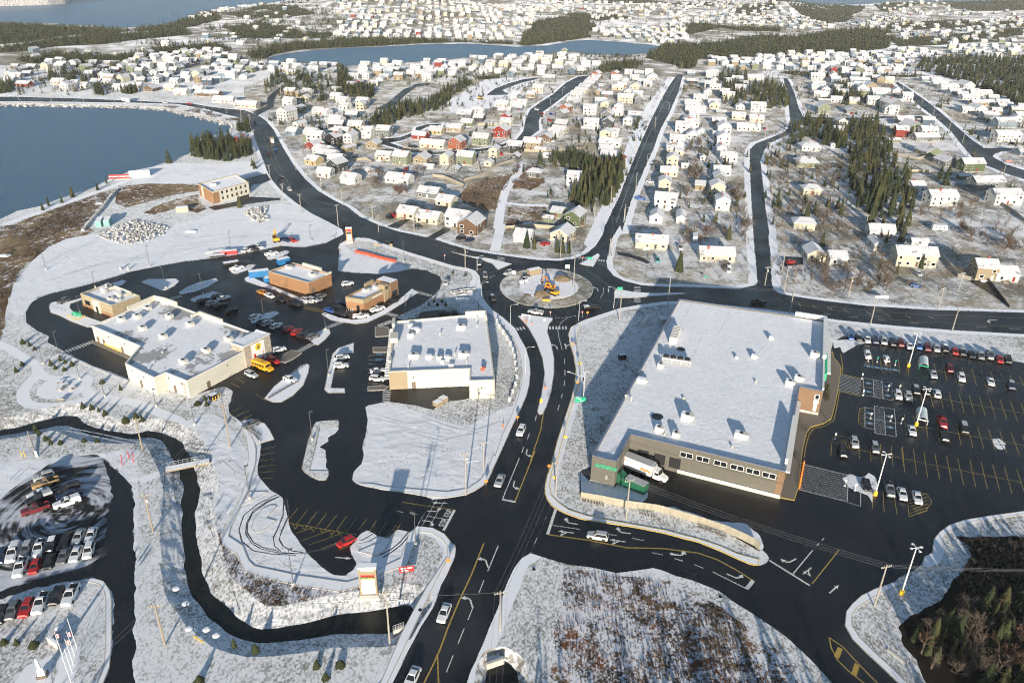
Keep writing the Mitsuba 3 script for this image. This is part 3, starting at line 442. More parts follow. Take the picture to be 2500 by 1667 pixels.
k = put(st+'__air_handler', cat([bx(-4.6, 4.6, -1.15, 1.15, .3, 2.3)]+[bx(-4.4+i*1.1, -4.32+i*1.1, -1.2, 1.2, 2.3, 2.36) for i in range(9)]+[bx(-4.2, 4.2, -.9, .9, 0, .3), bx(4.6, 5.4, -.6, .6, .5, 1.6)]), 'c_unit', to=rot((lu[0], lu[1], SBH-.5), azl))
put(st+'__roof_patch', tube((lu[0]+.5, lu[1]-7.5, SBH-.5), (lu[0]+.5, lu[1]-7.5, SBH-.47), 1.4, n=16), 'c_black')
cu = P('K', 2140, 1225, SBH-.5); k = put(st+'__condenser', cat([bx(-4.1, 4.1, -1, 1, 1.15, 1.75)]+[bx(x-.07, x+.07, y-.07, y+.07, 0, 1.15) for x in (-4, -1.4, 1.4, 4) for y in (-.9, .9)]+[bx(-4.1, 4.1, -1.02, -.95, .5, .6), bx(-4.1, 4.1, .95, 1.02, .5, .6)]), 'c_unit', to=rot((cu[0], cu[1], SBH-.5), az_s+.1))
for i in range(4): put(k+'__fan', tube((-3.1+i*2.05, 0, 1.75), (-3.1+i*2.05, 0, 2.2), .85, .8, 14), 'c_black', to=rot((cu[0], cu[1], SBH-.5), az_s+.1))
# -------- strip of shops south-west of the roundabout
SM = np.array([(-35.4, 191.8), (-12.2, 194.6), (-11.9, 187.4), (-4.7, 188.0), (-8.9, 233.0), (-15.8, 232.0), (-39.0, 226.0)]); H = 5.9
sm = shell('shop_block', SM, H, 'm_panel', 'm_roof', .45, 'c_cream', cat_='shop building', label='long white shop building with flat snowy roof beside the roundabout retaining wall')
a, b = SM[0], SM[1]
put(sm+'__tan_panel', on_wall(a, b, -.1, 5.2, 0, H-.15, 0, .08), 'c_tanwall'); put(sm+'__door', on_wall(a, b, 6.4, 7.5, 0, 2.2, 0, .1), 'c_doorbrown'); put(sm+'__wall_lamp', on_wall(a, b, 6.8, 7.1, 3.6, 3.9, 0, .2), 'c_black')
put(sm+'__downpipe', on_wall(SM[2], SM[3], 6.9, 7.1, 0, H, 0, .12), 'c_tanwall'); put(sm+'__vent_grille', on_wall(SM[2], SM[3], 3.2, 3.6, 3.4, 3.8, 0, .1), 'c_black')
w0, w1 = SM[6], SM[0]; Lw = np.linalg.norm(w1-w0)
put(sm+'__shop_front', cat([on_wall(w0, w1, 1+i*5.6, 5.6+i*5.6, .4, 3.0, 0, .07) for i in range(6)]), 'c_darkglass')
put(sm+'__canopy', cat([on_wall(w0, w1, .5, Lw-.3, 3.2, 3.5, 0, 1.5)]+[on_wall(w0, w1, 1+i*1.55, 1.2+i*1.55, 3.52, 3.7, 0, 1.5) for i in range(21)]), 'c_white')
put(sm+'__front_tower', cat([on_wall(w0, w1, 11.5, 16, H+.14, H+1.7, -1.9, .5), on_wall(w0, w1, .2, 5.0, H+.14, H+1.5, -.5, .4), on_wall(w0, w1, 26, 29, H+.14, H+.8, -.4, .4)]), 'c_cream')
put(sm+'__tower_sides', on_wall(w0, w1, 11.4, 16.1, 3.8, H+.1, 0, .45), 'c_tanwall')
put(sm+'__corner_parapet', cat([on_wall(SM[4], SM[5], .1, 7.0, H+.14, H+1.5, -.4, .05), on_wall(SM[3], SM[4], 40.5, 45.1, H+.14, H+1.5, -.4, .05)]), 'c_cream'); put(sm+'__corner_sign', on_wall(SM[3], SM[4], 40.2, 40.5, 3.2, H+.7, 0, .25), 'c_tanwall')
for x, y, sx, sy, h in ((520, 715, 2.6, 1.6, 1.2), (490, 685, 1.6, 1.2, 1.0), (488, 755, 1.7, 1.7, 1.6), (828, 700, 2.8, 1.8, 1.5), (510, 895, 2.8, 1.7, 1.5), (845, 885, 3.0, 1.7, 1.5), (612, 900, 2.0, 1.4, 1.2), (680, 905, 1.4, 1.2, 1.3), (735, 905, 1.6, 1.3, 1.2), (705, 930, 1.2, 1.0, .9), (765, 955, 1.5, 1.0, .8), (975, 980, 1.0, .8, 1.3)):
    unit_on(sm, 'E', x, y, H-.45, sx, sy, h, .05, 'c_brick_red' if x == 975 else 'c_unit', h > 1.25)
for x, y in ((938, 640), (940, 690), (690, 745), (475, 965), (868, 935), (790, 880)): vent_on(sm, 'E', x, y, H-.45, 1.1, .16)
# -------- discount store on the left
DS = np.array([(-135.3, 219.4), (-113.8, 205.9), (-113.1, 194.7), (-101.1, 186.5), (-99.2, 189.7), (-91.2, 185.0), (-76.2, 212.6), (-119.7, 239.6), (-124.6, 241.6)]); H = 5.5
ds = shell('discount_store', DS, H, 'm_panel', 'm_roofworn', .5, 'c_white', cat_='shop building', label='large cream discount store with worn snowy roof and round yellow emblem on a stone tower')
for i, us in ((0, (1.4, 4.6, 14.5)), (2, (6.3,)), (3, ()), (4, (2.6,)), (5, (6.2,))):
    for u in us: put(ds+'__door', on_wall(DS[i], DS[i+1], u, u+1.1, 0, 2.2, 0, .09), 'c_doorbrown')
for i, u in ((0, 8.5), (0, 17), (2, 3), (2, 9), (4, 1.0), (5, 14.), (4, 6.5)): put(ds+'__wall_lamp', on_wall(DS[i], DS[i+1], u, u+.35, 3.9, 4.2, 0, .18), 'c_black')
put(ds+'__walkway', cat([on_wall(DS[0], DS[1], 0, 25.3, 0, .16, 0, 1.5)]), 'm_walk')
e0, e1 = DS[5], DS[6]; Le = np.linalg.norm(e1-e0)
tw = put(ds+'__stone_tower', cat([on_wall(e0, e1, Le-10.5, Le+.1, 0, 7.1, -5.2, .35)]), 'm_stone')
put(tw+'__coping', cat([on_wall(e0, e1, Le-10.7, Le+.3, 7.1, 7.35, -.5, .5), on_wall(e0, e1, Le-10.7, Le-10.1, 7.1, 7.35, -5.4, -.5), on_wall(e0, e1, Le-.3, Le+.3, 7.1, 7.35, -5.4, -.5)]), 'c_white')
put(tw+'__roof_snow', on_wall(e0, e1, Le-10.1, Le-.3, 7.1, 7.15, -5.2, -.5), 'm_roof')
put(tw+'__entrance_panel', on_wall(e0, e1, Le-7.8, Le-2.6, 0, 6.6, 0, .42), 'c_white')
em = put(tw+'__emblem', on_wall(e0, e1, Le-6.0, Le-5.9, 4.9, 4.95, .4, .45), 'c_yellow')
a_, d_, o_, _ = wall_frame(e0, e1); c_ = a_+d_*(Le-5.2); scene[em] = ply(tube(np.r_[c_+o_*.42, 5.1], np.r_[c_+o_*.5, 5.1], 1.15, n=24), 'c_yellow')
put(em+'__mark', cat([on_wall(e0, e1, Le-5.35, Le-5.05, 4.4, 5.8, .42, .56), on_wall(e0, e1, Le-5.75, Le-4.65, 4.6, 4.85, .42, .56)]), 'c_dkgreen')
put(tw+'__poster', on_wall(e0, e1, Le-7.2, Le-3.4, .4, 3.2, .42, .5), 'c_red'); put(tw+'__poster_snowy', on_wall(e0, e1, Le-6.4, Le-3.6, 1.0, 3.3, .5, .53), 'c_white')
n0, n1 = DS[6], DS[7]; put(ds+'__back_parapet', cat([on_wall(n0, n1, 22, 33.5, H+.14, H+1.0, -.4, .3), on_wall(n0, n1, 32.9, 33.5, H+.14, H+1.0, -3.4, -.4)]), 'c_cream')
w0, w1 = DS[8], DS[0]; put(ds+'__side_parapet', cat([on_wall(w0, w1, .2, 11, H+.14, H+1.6, -.4, .05), on_wall(DS[7], DS[8], .1, 5.2, H+.14, H+1.6, -.4, .05), on_wall(n0, n1, 45, 51, H+.14, H+1.6, -.4, .05)]), 'c_cream')
for x, y in ((820, 645), (928, 625), (998, 570), (1145, 625), (1285, 678), (965, 705), (1103, 760), (1545, 777), (1393, 855), (1240, 930)): unit_on(ds, 'D', x, y, H-.5, 2.3, 1.7, 1.35, -.5, 'c_unit', True)
for x, y in ((1005, 970), (1098, 862), (1040, 930)): vent_on(ds, 'D', x, y, H-.5, .6)
def small_store(name, pts, h, wm, label, cop, catg='shop building', base=None, rm='m_roof'):
    k = shell(name, np.array(pts), h, wm, rm, .5, cop, cat_=catg, label=label); n = len(pts)
    if base: put(k+'__base_band', cat([on_wall(pts[i], pts[(i+1) % n], -.06, np.linalg.norm(np.subtract(pts[(i+1) % n], pts[i]))+.06, 0, 1.0, 0, .07) for i in range(n)]), base)
    return k
TB = [(-153.6, 247.2), (-137.8, 237.4), (-132.0, 246.2), (-148.4, 256.8)]
tb = small_store('takeaway', TB, 4.7, 'm_tanblock', 'small tan block takeaway with rooftop ducts at the far left of the plaza', 'c_cream', base='m_brick')
put(tb+'__portal', on_wall(TB[0], TB[1], 7.5, 11.5, 0, 4.6, 0, .5), 'c_cream'); put(tb+'__portal_door', on_wall(TB[0], TB[1], 9.2, 10.4, .1, 2.3, .5, .56), 'c_darkglass'); put(tb+'__window', on_wall(TB[0], TB[1], 2, 5, 1.2, 2.8, 0, .1), 'c_darkglass')
put(tb+'__roof_screen', cat([on_wall(TB[2], TB[3], 3, 13, 4.84, 5.9, -1.2, -1.0), on_wall(TB[2], TB[3], 3, 3.2, 4.84, 5.9, -4, -1.2), on_wall(TB[2], TB[3], 12.8, 13, 4.84, 5.9, -4, -1.2)]), 'c_cream')
for x, y, sx, h in ((705, 455, 2.2, 1.9), (800, 480, 1.8, 1.6), (745, 505, 1.5, 1.2), (800, 510, 1.2, .9), (735, 420, 2.0, 1.3)): unit_on(tb, 'D', x, y, 4.2, sx, 1.4, h, -.5, 'c_metal' if x < 710 else 'c_unit', h < 1.5)
B1 = [(-93.9, 271.0), (-75.8, 260.2), (-69.5, 269.9), (-86.6, 280.6)]
b1 = small_store('brick_store', B1, 5.0, 'm_brick', 'orange brick store under construction with snowy flat roof', 'c_cream')
put(b1+'__door', on_wall(B1[1], B1[2], 1.2, 2.5, 0, 2.3, 0, .09), 'c_doorbrown'); put(b1+'__downpipe', on_wall(B1[0], B1[1], 9.8, 9.95, 0, 5, 0, .1), 'c_doorbrown')
put(b1+'__parapet', cat([on_wall(B1[2], B1[3], 5, 15, 5.14, 6.3, -.5, .3), on_wall(B1[1], B1[2], 9, 11.7, 5.14, 5.9, -.4, .25)]), 'c_cream')
for x, y in ((1950, 290), (2110, 340)): unit_on(b1, 'D', x, y, 4.5, 2.4, 1.7, 1.1, -.5)
B2 = [(-59.6, 248.2), (-52.8, 246.0), (-43.2, 262.0), (-50.4, 265.6)]
b2 = small_store('coffee_shop', B2, 4.8, 'm_brick', 'brown and tan brick coffee shop with drive-through lane', 'c_tanwall')
for i, (u0, u1) in ((0, (0, 7.1)), (1, (0, 18.6))): put(b2+'__tan_band', on_wall(B2[i], B2[i+1], u0-.05, u1+.05, 3.2, 4.7, 0, .08), 'c_tanwall')
put(b2+'__lettering_strip', on_wall(B2[1], B2[2], 4.6, 9.8, 3.7, 4.15, .08, .12), 'c_white')
t2 = put(b2+'__tower', on_wall(B2[1], B2[2], 10.8, 13.2, 0, 6.6, -2.2, .5), 'c_tanwall'); put(t2+'__round_sign', tube(np.r_[wall_frame(B2[1], B2[2])[0]+wall_frame(B2[1], B2[2])[1]*12+wall_frame(B2[1], B2[2])[2]*.5, 5.4], np.r_[wall_frame(B2[1], B2[2])[0]+wall_frame(B2[1], B2[2])[1]*12+wall_frame(B2[1], B2[2])[2]*.62, 5.4], .6, n=16), 'c_black')
put(b2+'__end_block', cat([on_wall(B2[1], B2[2], 14.6, 18.9, 0, 6.2, -6.6, .3)]), 'c_brownpanel'); put(b2+'__end_block_snow', on_wall(B2[1], B2[2], 14.8, 18.7, 6.2, 6.28, -6.4, .1), 'm_roof')
put(b2+'__window', cat([on_wall(B2[1], B2[2], 15.2, 18.2, .7, 2.6, .3, .36), on_wall(B2[0], B2[1], 4.2, 5.4, 0, 2.2, 0, .1)]), 'c_darkglass'); put(b2+'__parapet', on_wall(B2[3], B2[0], 4, 9, 4.94, 6.2, -.4, .1), 'c_tanwall')
for x, y in ((190, 445), (262, 425)): unit_on(b2, 'E', x, y, 4.3, 2.2, 1.6, 1.0, 1.0)
OT = [(-165.5, 390.2), (-153.0, 375.4), (-141.0, 395.4), (-152.6, 410.9)]
ot = small_store('office_building', OT, 6.3, 'c_cream', 'old two-storey tan office building with brown brick end near the pond', 'c_tanwall', 'office building')
put(ot+'__brick_panel', cat([on_wall(OT[0], OT[1], .3, 3.6, 0, 6, 0, .1), on_wall(OT[0], OT[1], 6.5, 19, 0, 6, 0, .1), on_wall(OT[1], OT[2], -.05, 4.0, 0, 5.6, 0, .1)]), 'm_brick')
for r in (0, 1):
    for i in range(6): put(ot+'__window', on_wall(OT[1], OT[2], 5.4+i*3.0, 6.5+i*3.0, 1.1+r*2.9, 2.5+r*2.9, 0, .08), 'c_darkglass')
unit_on(ot, 'A', 1440, 1255, 5.8, 2.5, 2, 1.3, .6)
# ================================================================ VEHICLES
PAINT = dict(white=(.74, .75, .76), silver=(.42, .44, .46), grey=(.13, .14, .15), black=(.012, .012, .014), red=(.42, .015, .015), maroon=(.14, .012, .018), blue=(.02, .09, .32), navy=(.012, .025, .08), orange=(.50, .19, .03), gold=(.34, .22, .10), teal=(.05, .25, .28), green=(.02, .12, .05))
for n_, c_ in PAINT.items(): mat('p_'+n_, c_, .3, spec=.6, clearcoat=.6)
mat('c_tyre', (.02, .02, .02), .8); mat('c_lamp', (.70, .70, .66), .2); mat('c_tail', (.40, .01, .01), .3)
def hull(pts): return trimesh.convex.convex_hull(np.array(pts, float))
def sym(rows): return [(x, s*y, z) for x, y, z in rows for s in (1, -1)]
def panel(q, off=.012):                                            # a thin pane on four corners
    q = np.array(q, float); n = np.cross(q[1]-q[0], q[3]-q[0]); n /= np.linalg.norm(n); c = q.mean(0); i = c+(q-c)*.9
    v = np.vstack([i+n*off, i-n*.01]); f = [[0, 1, 2], [0, 2, 3]]+[[k, k+4, (k+1) % 4] for k in range(4)]+[[(k+1) % 4, k+4, (k+1) % 4+4] for k in range(4)]
    return trimesh.Trimesh(v, f, process=False)
def wheel(r=.34, w=.22): return cat([tube((0, -w/2, 0), (0, w/2, 0), r, n=12)])
def car_parts(kind):
    L, W, H = dict(sedan=(4.75, 1.84, 1.45), hatch=(4.25, 1.8, 1.5), suv=(4.65, 1.9, 1.72), pickup=(5.75, 2.02, 1.86), van=(5.1, 2.0, 1.78))[kind]
    h, w = L/2, W/2; hood = {'sedan': .98, 'hatch': 1.0, 'suv': 1.12, 'pickup': 1.22, 'van': 1.1}[kind]; belt = hood-.02
    P_ = {}
    tail = {'sedan': 1.02, 'hatch': 1.0, 'suv': 1.12, 'pickup': 1.2, 'van': 1.1}[kind]
    body = [hull(sym([(h, w*.72, .38), (h, w*.74, .72), (h-.22, w*.97, .3), (h-.2, w*.96, .74), (h-.12, w*.62, hood-.12), (L*.17, w*.93, hood), (L*.17, w, .62), (0, w, .26), (0, w, .66), (-h+.2, w*.97, .3), (-h+.15, w*.97, .75), (-h, w*.78, .4), (-h, w*.8, .78), (-h+.06, w*.82, tail-.1), (-h+.35, w*.92, tail), (-L*.1, w*.96, belt)]))]
    if kind == 'pickup': c0, c1, r0, r1 = -.12*L, .20*L, -.09*L, .06*L
    elif kind == 'sedan': c0, c1, r0, r1 = -.40*L, .20*L, -.24*L, .03*L
    elif kind == 'hatch': c0, c1, r0, r1 = -.48*L, .22*L, -.37*L, .05*L
    elif kind == 'van': c0, c1, r0, r1 = -.49*L, .32*L, -.45*L, .12*L
    else: c0, c1, r0, r1 = -.485*L, .20*L, -.41*L, .06*L
    yb, yr = w*.93, w*.70; zb, zr = belt-.03, H-.06
    cabin = hull(sym([(c0, yb, zb), (c1, yb, zb), (r0, yr, zr), (r1, yr, zr), (r0+.12, yr*.9, H), (r1-.15, yr*.9, H)]))
    if kind == 'pickup':
        bed = bx(-h+.12, c0-.06, -w*.82, w*.82, .72, tail+.12)
        body = [trimesh.boolean.difference([body[0], bed], engine='manifold'), ]
    P_['body'] = cat(body+[cabin])
    P_['roof'] = hull(sym([(r0+.1, yr*.97, zr+.02), (r1-.08, yr*.97, zr+.02), (r0+.2, yr*.88, H+.02), (r1-.2, yr*.88, H+.02)]))
    P_['windscreen'] = panel([(c1, yb, zb), (c1, -yb, zb), (r1, -yr, zr), (r1, yr, zr)][::-1])
    P_['rear_window'] = panel([(c0, -yb, zb), (c0, yb, zb), (r0, yr, zr), (r0, -yr, zr)][::-1])
    for s in (1, -1):
        q = [(c0, s*yb, zb), (c1, s*yb, zb), (r1, s*yr, zr), (r0, s*yr, zr)]; P_['side_window'+('' if s > 0 else '_001')] = panel(q[::-1] if s > 0 else q)
    n = 0
    for x in (h*.62, -h*.60):
        for s in (1, -1):
            m = wheel(.39 if kind in ('pickup', 'suv') else .34); m.apply_translation((x, s*(w-.09), .39 if kind in ('pickup', 'suv') else .34)); P_['wheel'+(f'_{n:03d}' if n else '')] = m; n += 1
    for i, s in enumerate((1, -1)):
        t = '' if i == 0 else '_001'
        P_['headlight'+t] = bx(h-.14, h-.02, s*w*.68-.16, s*w*.68+.16, .62, .78); P_['taillight'+t] = bx(-h+.02, -h+.14, s*w*.74-.12, s*w*.74+.12, .72, .95)
    if kind == 'pickup': P_['bed_floor'] = bx(-h+.12, c0-.06, -w*.8, w*.8, .70, .73)
    return P_
PMAT = dict(windscreen='c_darkglass', rear_window='c_darkglass', side_window='c_darkglass', wheel='c_tyre', headlight='c_lamp', taillight='c_tail', bed_floor='c_black')
CARS = {}
for kd in ('sedan', 'hatch', 'suv', 'pickup', 'van'): CARS[kd] = {n_: ply(m_) for n_, m_ in car_parts(kd).items()}
CAP = ply(hull(sym([(-2.75, .9, 1.2), (-.75, .9, 1.2), (-2.6, .75, 1.82), (-.85, .75, 1.82)]))); CANV = ply(bx(-2.75, -.75, -.88, .88, 1.2, 1.3))
SIMPLE = {kd: ply(cat([m_ for n_, m_ in car_parts(kd).items() if n_ in ('body', 'roof')])) for kd in CARS}; SGLASS = {kd: ply(cat([m_ for n_, m_ in car_parts(kd).items() if 'window' in n_ or 'wind' in n_ or 'wheel' in n_])) for kd in CARS}
KN = dict(sedan='sedan', hatch='hatchback', suv='SUV', pickup='pickup truck', van='minivan'); KK = dict(sedan='parked_sedan', hatch='parked_hatchback', suv='parked_suv', pickup='parked_pickup', van='parked_minivan')
ORD = ['', 'first', 'second', 'third', 'fourth', 'fifth', 'sixth', 'seventh', 'eighth', 'ninth', 'tenth', 'eleventh', 'twelfth', 'thirteenth', 'fourteenth', 'fifteenth', 'sixteenth', 'seventeenth', 'eighteenth', 'nineteenth', 'twentieth']
def ordn(i): return ORD[i] if i < len(ORD) else ('twenty-'+ORD[i-20] if i < 30 else ('thirtieth' if i == 30 else ('thirty-'+ORD[i-30] if i < 40 else ('fortieth' if i == 40 else ('forty-'+ORD[i-40] if i < 50 else f'{i}th')))))
def car(c, az, kind, col, label, group, extra=None, small=False, z=.02):
    k = nm(KK[kind].replace('parked_', 'moving_') if 'driving' in label else KK[kind]); to = rot((c[0], c[1], z), az)
    if small:
        scene[k+'__body'] = {**SIMPLE[kind], 'bsdf': {'type': 'ref', 'id': 'p_'+col}, 'to_world': to}; scene[k+'__windows'] = {**SGLASS[kind], 'bsdf': {'type': 'ref', 'id': 'c_darkglass'}, 'to_world': to}
    else:
        for n_, d in CARS[kind].items():
            m = PMAT.get(n_.rsplit('_0', 1)[0], 'p_'+col)
            if n_ == 'roof' and extra == 'silver_roof': m = 'p_silver'
            if n_ == 'roof' and extra == 'snowy': m = 'm_cleansnow'
            scene[k+'__'+n_] = {**d, 'bsdf': {'type': 'ref', 'id': m}, 'to_world': to}
        if extra == 'cap': scene[k+'__bed_cap'] = {**CAP, 'bsdf': {'type': 'ref', 'id': 'p_'+('silver' if col == 'black' else col)}, 'to_world': to}
        if extra == 'cover': scene[k+'__bed_cover'] = {**CANV, 'bsdf': {'type': 'ref', 'id': 'p_white'}, 'to_world': to}
    tag(k, label, 'car' if kind not in ('pickup', 'van') else {'pickup': 'pickup truck', 'van': 'minivan'}[kind], group); return k
def fleet(place, group, rows, front=None, small=False, word='vehicle'):
    """rows: 'view x,y[ fx,fy] kind colour [extra]' - labelled by their order from the left of the photo"""
    out = []; v = None
    for ln in rows.strip().split('\n'):
        t = ln.split(); v = t.pop(0) if t[0].isalpha() and len(t[0]) == 1 else v
        x, y = map(float, t.pop(0).split(','))
        if ',' in t[0]: fx, fy = map(float, t.pop(0).split(','))
        else: fx, fy = x+front[0], y+front[1]
        c = P(v, x, y, .75); f = P(v, fx, fy, .75)
        out.append((OFF[v][0]+x/SCL.get(v, 2.766), c, math.atan2(f[1]-c[1], f[0]-c[0]), t))
    out.sort(key=lambda r: r[0])
    for i, (_, c, az, t) in enumerate(out):
        ex = t[2] if len(t) > 2 else None
        w = {'cap': ' with capped bed', 'cover': ' with white cover', 'silver_roof': ' with pale roof', 'snowy': ' with snowy roof'}.get(ex, '')
        pos = 'leftmost' if i == 0 else ('rightmost' if i == len(out)-1 else f'{ordn(i+1)} from left')
        car(c, az, t[0], t[1], f'{t[1]} {KN[t[0]]}{w}, {pos} {place}', group, ex, small)
fleet('in the staff lot upper cluster', 'vehicles clustered in the staff car park', '''N 560,320 450,355 suv silver
580,405 430,450 pickup gold
490,535 370,580 sedan white
500,600 350,655 pickup black cap
450,735 300,785 pickup maroon
880,460 770,495 suv black
860,550 745,585 sedan navy
855,650 705,700 pickup white cap''')
fleet('in the staff lot back row', 'vehicles in the staff car park back row', '''N 165,1295 125,1390 pickup white cap
335,1250 295,1330 suv grey silver_roof
500,1235 462,1330 pickup white
655,1195 622,1280 suv black snowy
835,1130 795,1215 sedan black
1000,1090 962,1165 sedan silver
1160,1065 1130,1140 sedan white
10,1345 -20,1425 suv navy''')
fleet('in the staff lot front row', 'vehicles in the staff car park front row', '''N 262,1475 222,1570 pickup white
445,1468 410,1550 hatch red
625,1410 595,1490 hatch black
810,1335 772,1415 sedan grey
965,1308 932,1385 sedan white
1130,1270 1105,1350 suv white''')
fleet('along the flag lawn edge', 'vehicles nosed to the flag lawn', '''G 85,1078 62,1125 suv grey
180,1058 152,1110 suv red
275,1022 247,1080 pickup white
380,978 352,1035 suv black
475,968 452,1015 pickup white
8,1105 -10,1145 suv black''')
fleet('in the far plaza stalls near the takeaway', 'vehicles in the far plaza stalls', '''D 425,510 400,522 suv grey
1510,487 1545,478 sedan white
1472,478 1500,468 suv black
1432,523 1462,512 suv silver
1400,502 1430,492 sedan black
1372,510 1402,500 suv black
1490,540 1518,530 suv black
1563,577 1592,566 suv black''')
fleet('in the middle plaza row', 'vehicles in the middle plaza row', '''D 1722,617 1750,606 suv white
1772,648 1800,636 sedan black
1806,657 1836,643 suv silver
1866,677 1896,662 suv white
1940,697 1966,684 suv maroon
2005,717 2031,702 suv red
2046,737 2070,724 suv black
2080,742 2104,730 sedan black
2116,747 2142,736 suv grey''')
fleet('by the discount store front', 'vehicles by the discount store', '''D 1882,838 1916,828 suv white
1848,912 1885,930 suv red
1697,1004 1738,1022 suv silver
1960,1033 1988,1043 sedan white
2310,890 2351,882 suv white
2302,944 2346,941 suv white
J 225,145 160,168 sedan grey
1218,1368 1150,1402 hatch red''')
fleet('parked on the shop block west side', 'vehicles by the shop block', '''E 270,977 312,972 sedan white
265,1032 307,1036 suv white''')
fleet('behind the shop block', 'vehicles behind the shop block', '''E 695,588 690,565 suv black
740,592 736,570 suv black
788,582 785,560 suv black''')
fleet('in front of the orange brick store', 'vehicles in front of the brick store', '''D 1768,450 1742,440 suv orange
1820,472 1852,487 sedan white
1895,497 1930,512 suv black
1990,527 2030,540 pickup black
2072,505 2100,512 suv silver
2115,502 2140,508 suv silver
2165,477 2192,467 suv grey''')
fleet('round the coffee shop', 'vehicles round the coffee shop', '''E 28,517 60,524 sedan navy
-55,570 -20,582 sedan blue
15,560 50,572 suv black
20,590 50,600 pickup black
155,610 205,606 pickup white
267,563 310,550 pickup white
365,514 395,500 pickup black
733,382 748,350 suv silver
65,392 95,386 suv white''')
fleet('by the snow field and work yard', 'vehicles by the work yard', '''D 1598,288 1642,276 pickup white
1660,258 1702,248 pickup black
1625,262 1655,250 pickup black
1832,190 1874,180 pickup white
1668,167 1692,157 suv white
1706,155 1742,164 pickup black
1746,145 1775,153 suv white
1930,97 1955,103 pickup navy
1976,100 2000,106 suv red''')
fleet('driving on the south road', 'vehicles driving on the south road', '''H 717,1090 690,1155 sedan white
500,1528 472,1585 sedan white
1092,198 1072,245 sedan silver
E 1236,1383 1218,1425 suv white
H 1754,572 1695,562 suv silver''')
fleet('driving round the roundabout', 'vehicles driving round the roundabout', '''K 147,305 152,345 suv grey silver_roof
388,278 345,298 suv silver
88,180 92,150 suv black
225,543 242,580 suv black silver_roof
675,688 605,678 pickup silver
1250,633 1315,626 pickup black cover
F 558,518 605,516 pickup black
E 345,115 320,103 suv black''')
fleet('driving on the road beside the pond', 'vehicles driving beyond the pond', '''A 1720,826 1730,842 sedan black
1860,1004 1868,1020 sedan blue
1813,1030 1803,1012 sedan black
1880,1204 1888,1222 sedan black
1902,1187 1895,1170 sedan grey
1955,1278 1970,1298 suv silver
2335,1500 2310,1480 suv black
B 55,1506 85,1522 suv black
A 175,680 200,681 sedan black
310,683 335,684 sedan black
1115,692 1140,695 sedan white
1280,701 1300,704 sedan red''')
fleet('in the supermarket lot back row', 'vehicles in the store car park back row', '''M 362,195 suv blue
455,207 suv black silver_roof
555,225 sedan white
645,235 suv navy
740,240 van silver
845,262 suv black
937,268 suv maroon
1037,300 sedan white
1145,300 suv blue silver_roof
1245,318 suv maroon
1347,328 suv silver
1448,328 suv black snowy
1562,362 hatch red
1650,372 suv black silver_roof
1753,394 sedan black
1858,414 suv grey silver_roof
1960,407 pickup grey
2075,452 sedan red
2172,458 suv black''', (14, 46))
fleet('in the supermarket lot second row', 'vehicles in the store car park second row', '''M 555,405 suv white
772,445 760,400 hatch white
1313,622 sedan silver
1502,560 suv maroon
1633,662 suv white
1970,708 sedan white
2207,752 suv navy silver_roof''', (14, 46))
fleet('in the supermarket lot third row', 'vehicles in the store car park third row', '''M 907,862 suv white
1024,880 suv silver
1112,806 suv black silver_roof
1228,817 suv black
1352,845 1340,795 suv white''', (14, 46))
fleet('in the supermarket lot fourth row', 'vehicles in the store car park fourth row', '''M 1416,1175 pickup red
1436,1325 pickup black
1665,1242 van black silver_roof
1068,1267 sedan white''', (14, 50))
fleet('in the supermarket lot nearest rows', 'vehicles in the nearest store car park rows', '''M 405,1408 suv silver
640,1467 suv grey silver_roof
270,1512 suv black
I 1290,227 sedan black
1443,258 pickup grey silver_roof
1530,288 sedan white
1632,313 sedan white''', (14, 50))
fleet('in driveways left of the straight street', 'vehicles in driveways left of the straight street', '''B 375,1452 395,1462 suv red
348,1466 368,1476 suv black
535,1532 560,1540 sedan grey
1740,762 1755,770 sedan red
1440,772 1455,778 suv blue
1430,812 1448,818 suv red
1380,767 1395,772 sedan red
1930,1057 1955,1060 suv red
460,1143 470,1160 suv red
515,990 540,992 suv black
1985,900 2010,905 sedan grey
1090,985 1108,975 sedan maroon
1100,1040 1120,1050 suv red
1310,700 1330,705 sedan silver
1340,740 1360,745 suv white
E 832,85 852,80 suv black
890,97 915,88 sedan navy
1342,102 1360,95 sedan black
1402,122 1420,118 suv red''', small=True)
fleet('in driveways right of the straight street', 'vehicles in driveways right of the straight street', '''B 2045,1340 2070,1342 pickup blue
2150,1090 2175,1092 sedan black
2140,1120 2165,1123 suv grey
2110,1225 2130,1228 sedan white
F 775,247 805,243 suv red
1640,325 1655,345 sedan white
1620,405 1655,408 hatch blue
355,300 365,325 sedan white
330,280 340,300 pickup black
350,265 360,285 pickup white
C 2250,1088 2280,1090 sedan red
2090,932 2115,935 suv silver
715,1105 740,1110 sedan silver
742,1120 765,1124 sedan black
1215,766 1225,785 suv black
1188,766 1195,783 suv red
600,868 612,878 hatch red
380,1285 400,1288 sedan silver
1462,592 1480,595 suv red
1525,620 1540,623 suv red
905,605 925,608 sedan navy
160,595 180,598 suv black
2275,970 2295,975 suv black
2150,740 2170,742 sedan black
E 2158,235 2165,262 suv teal
2310,150 2322,180 pickup silver''', small=True)
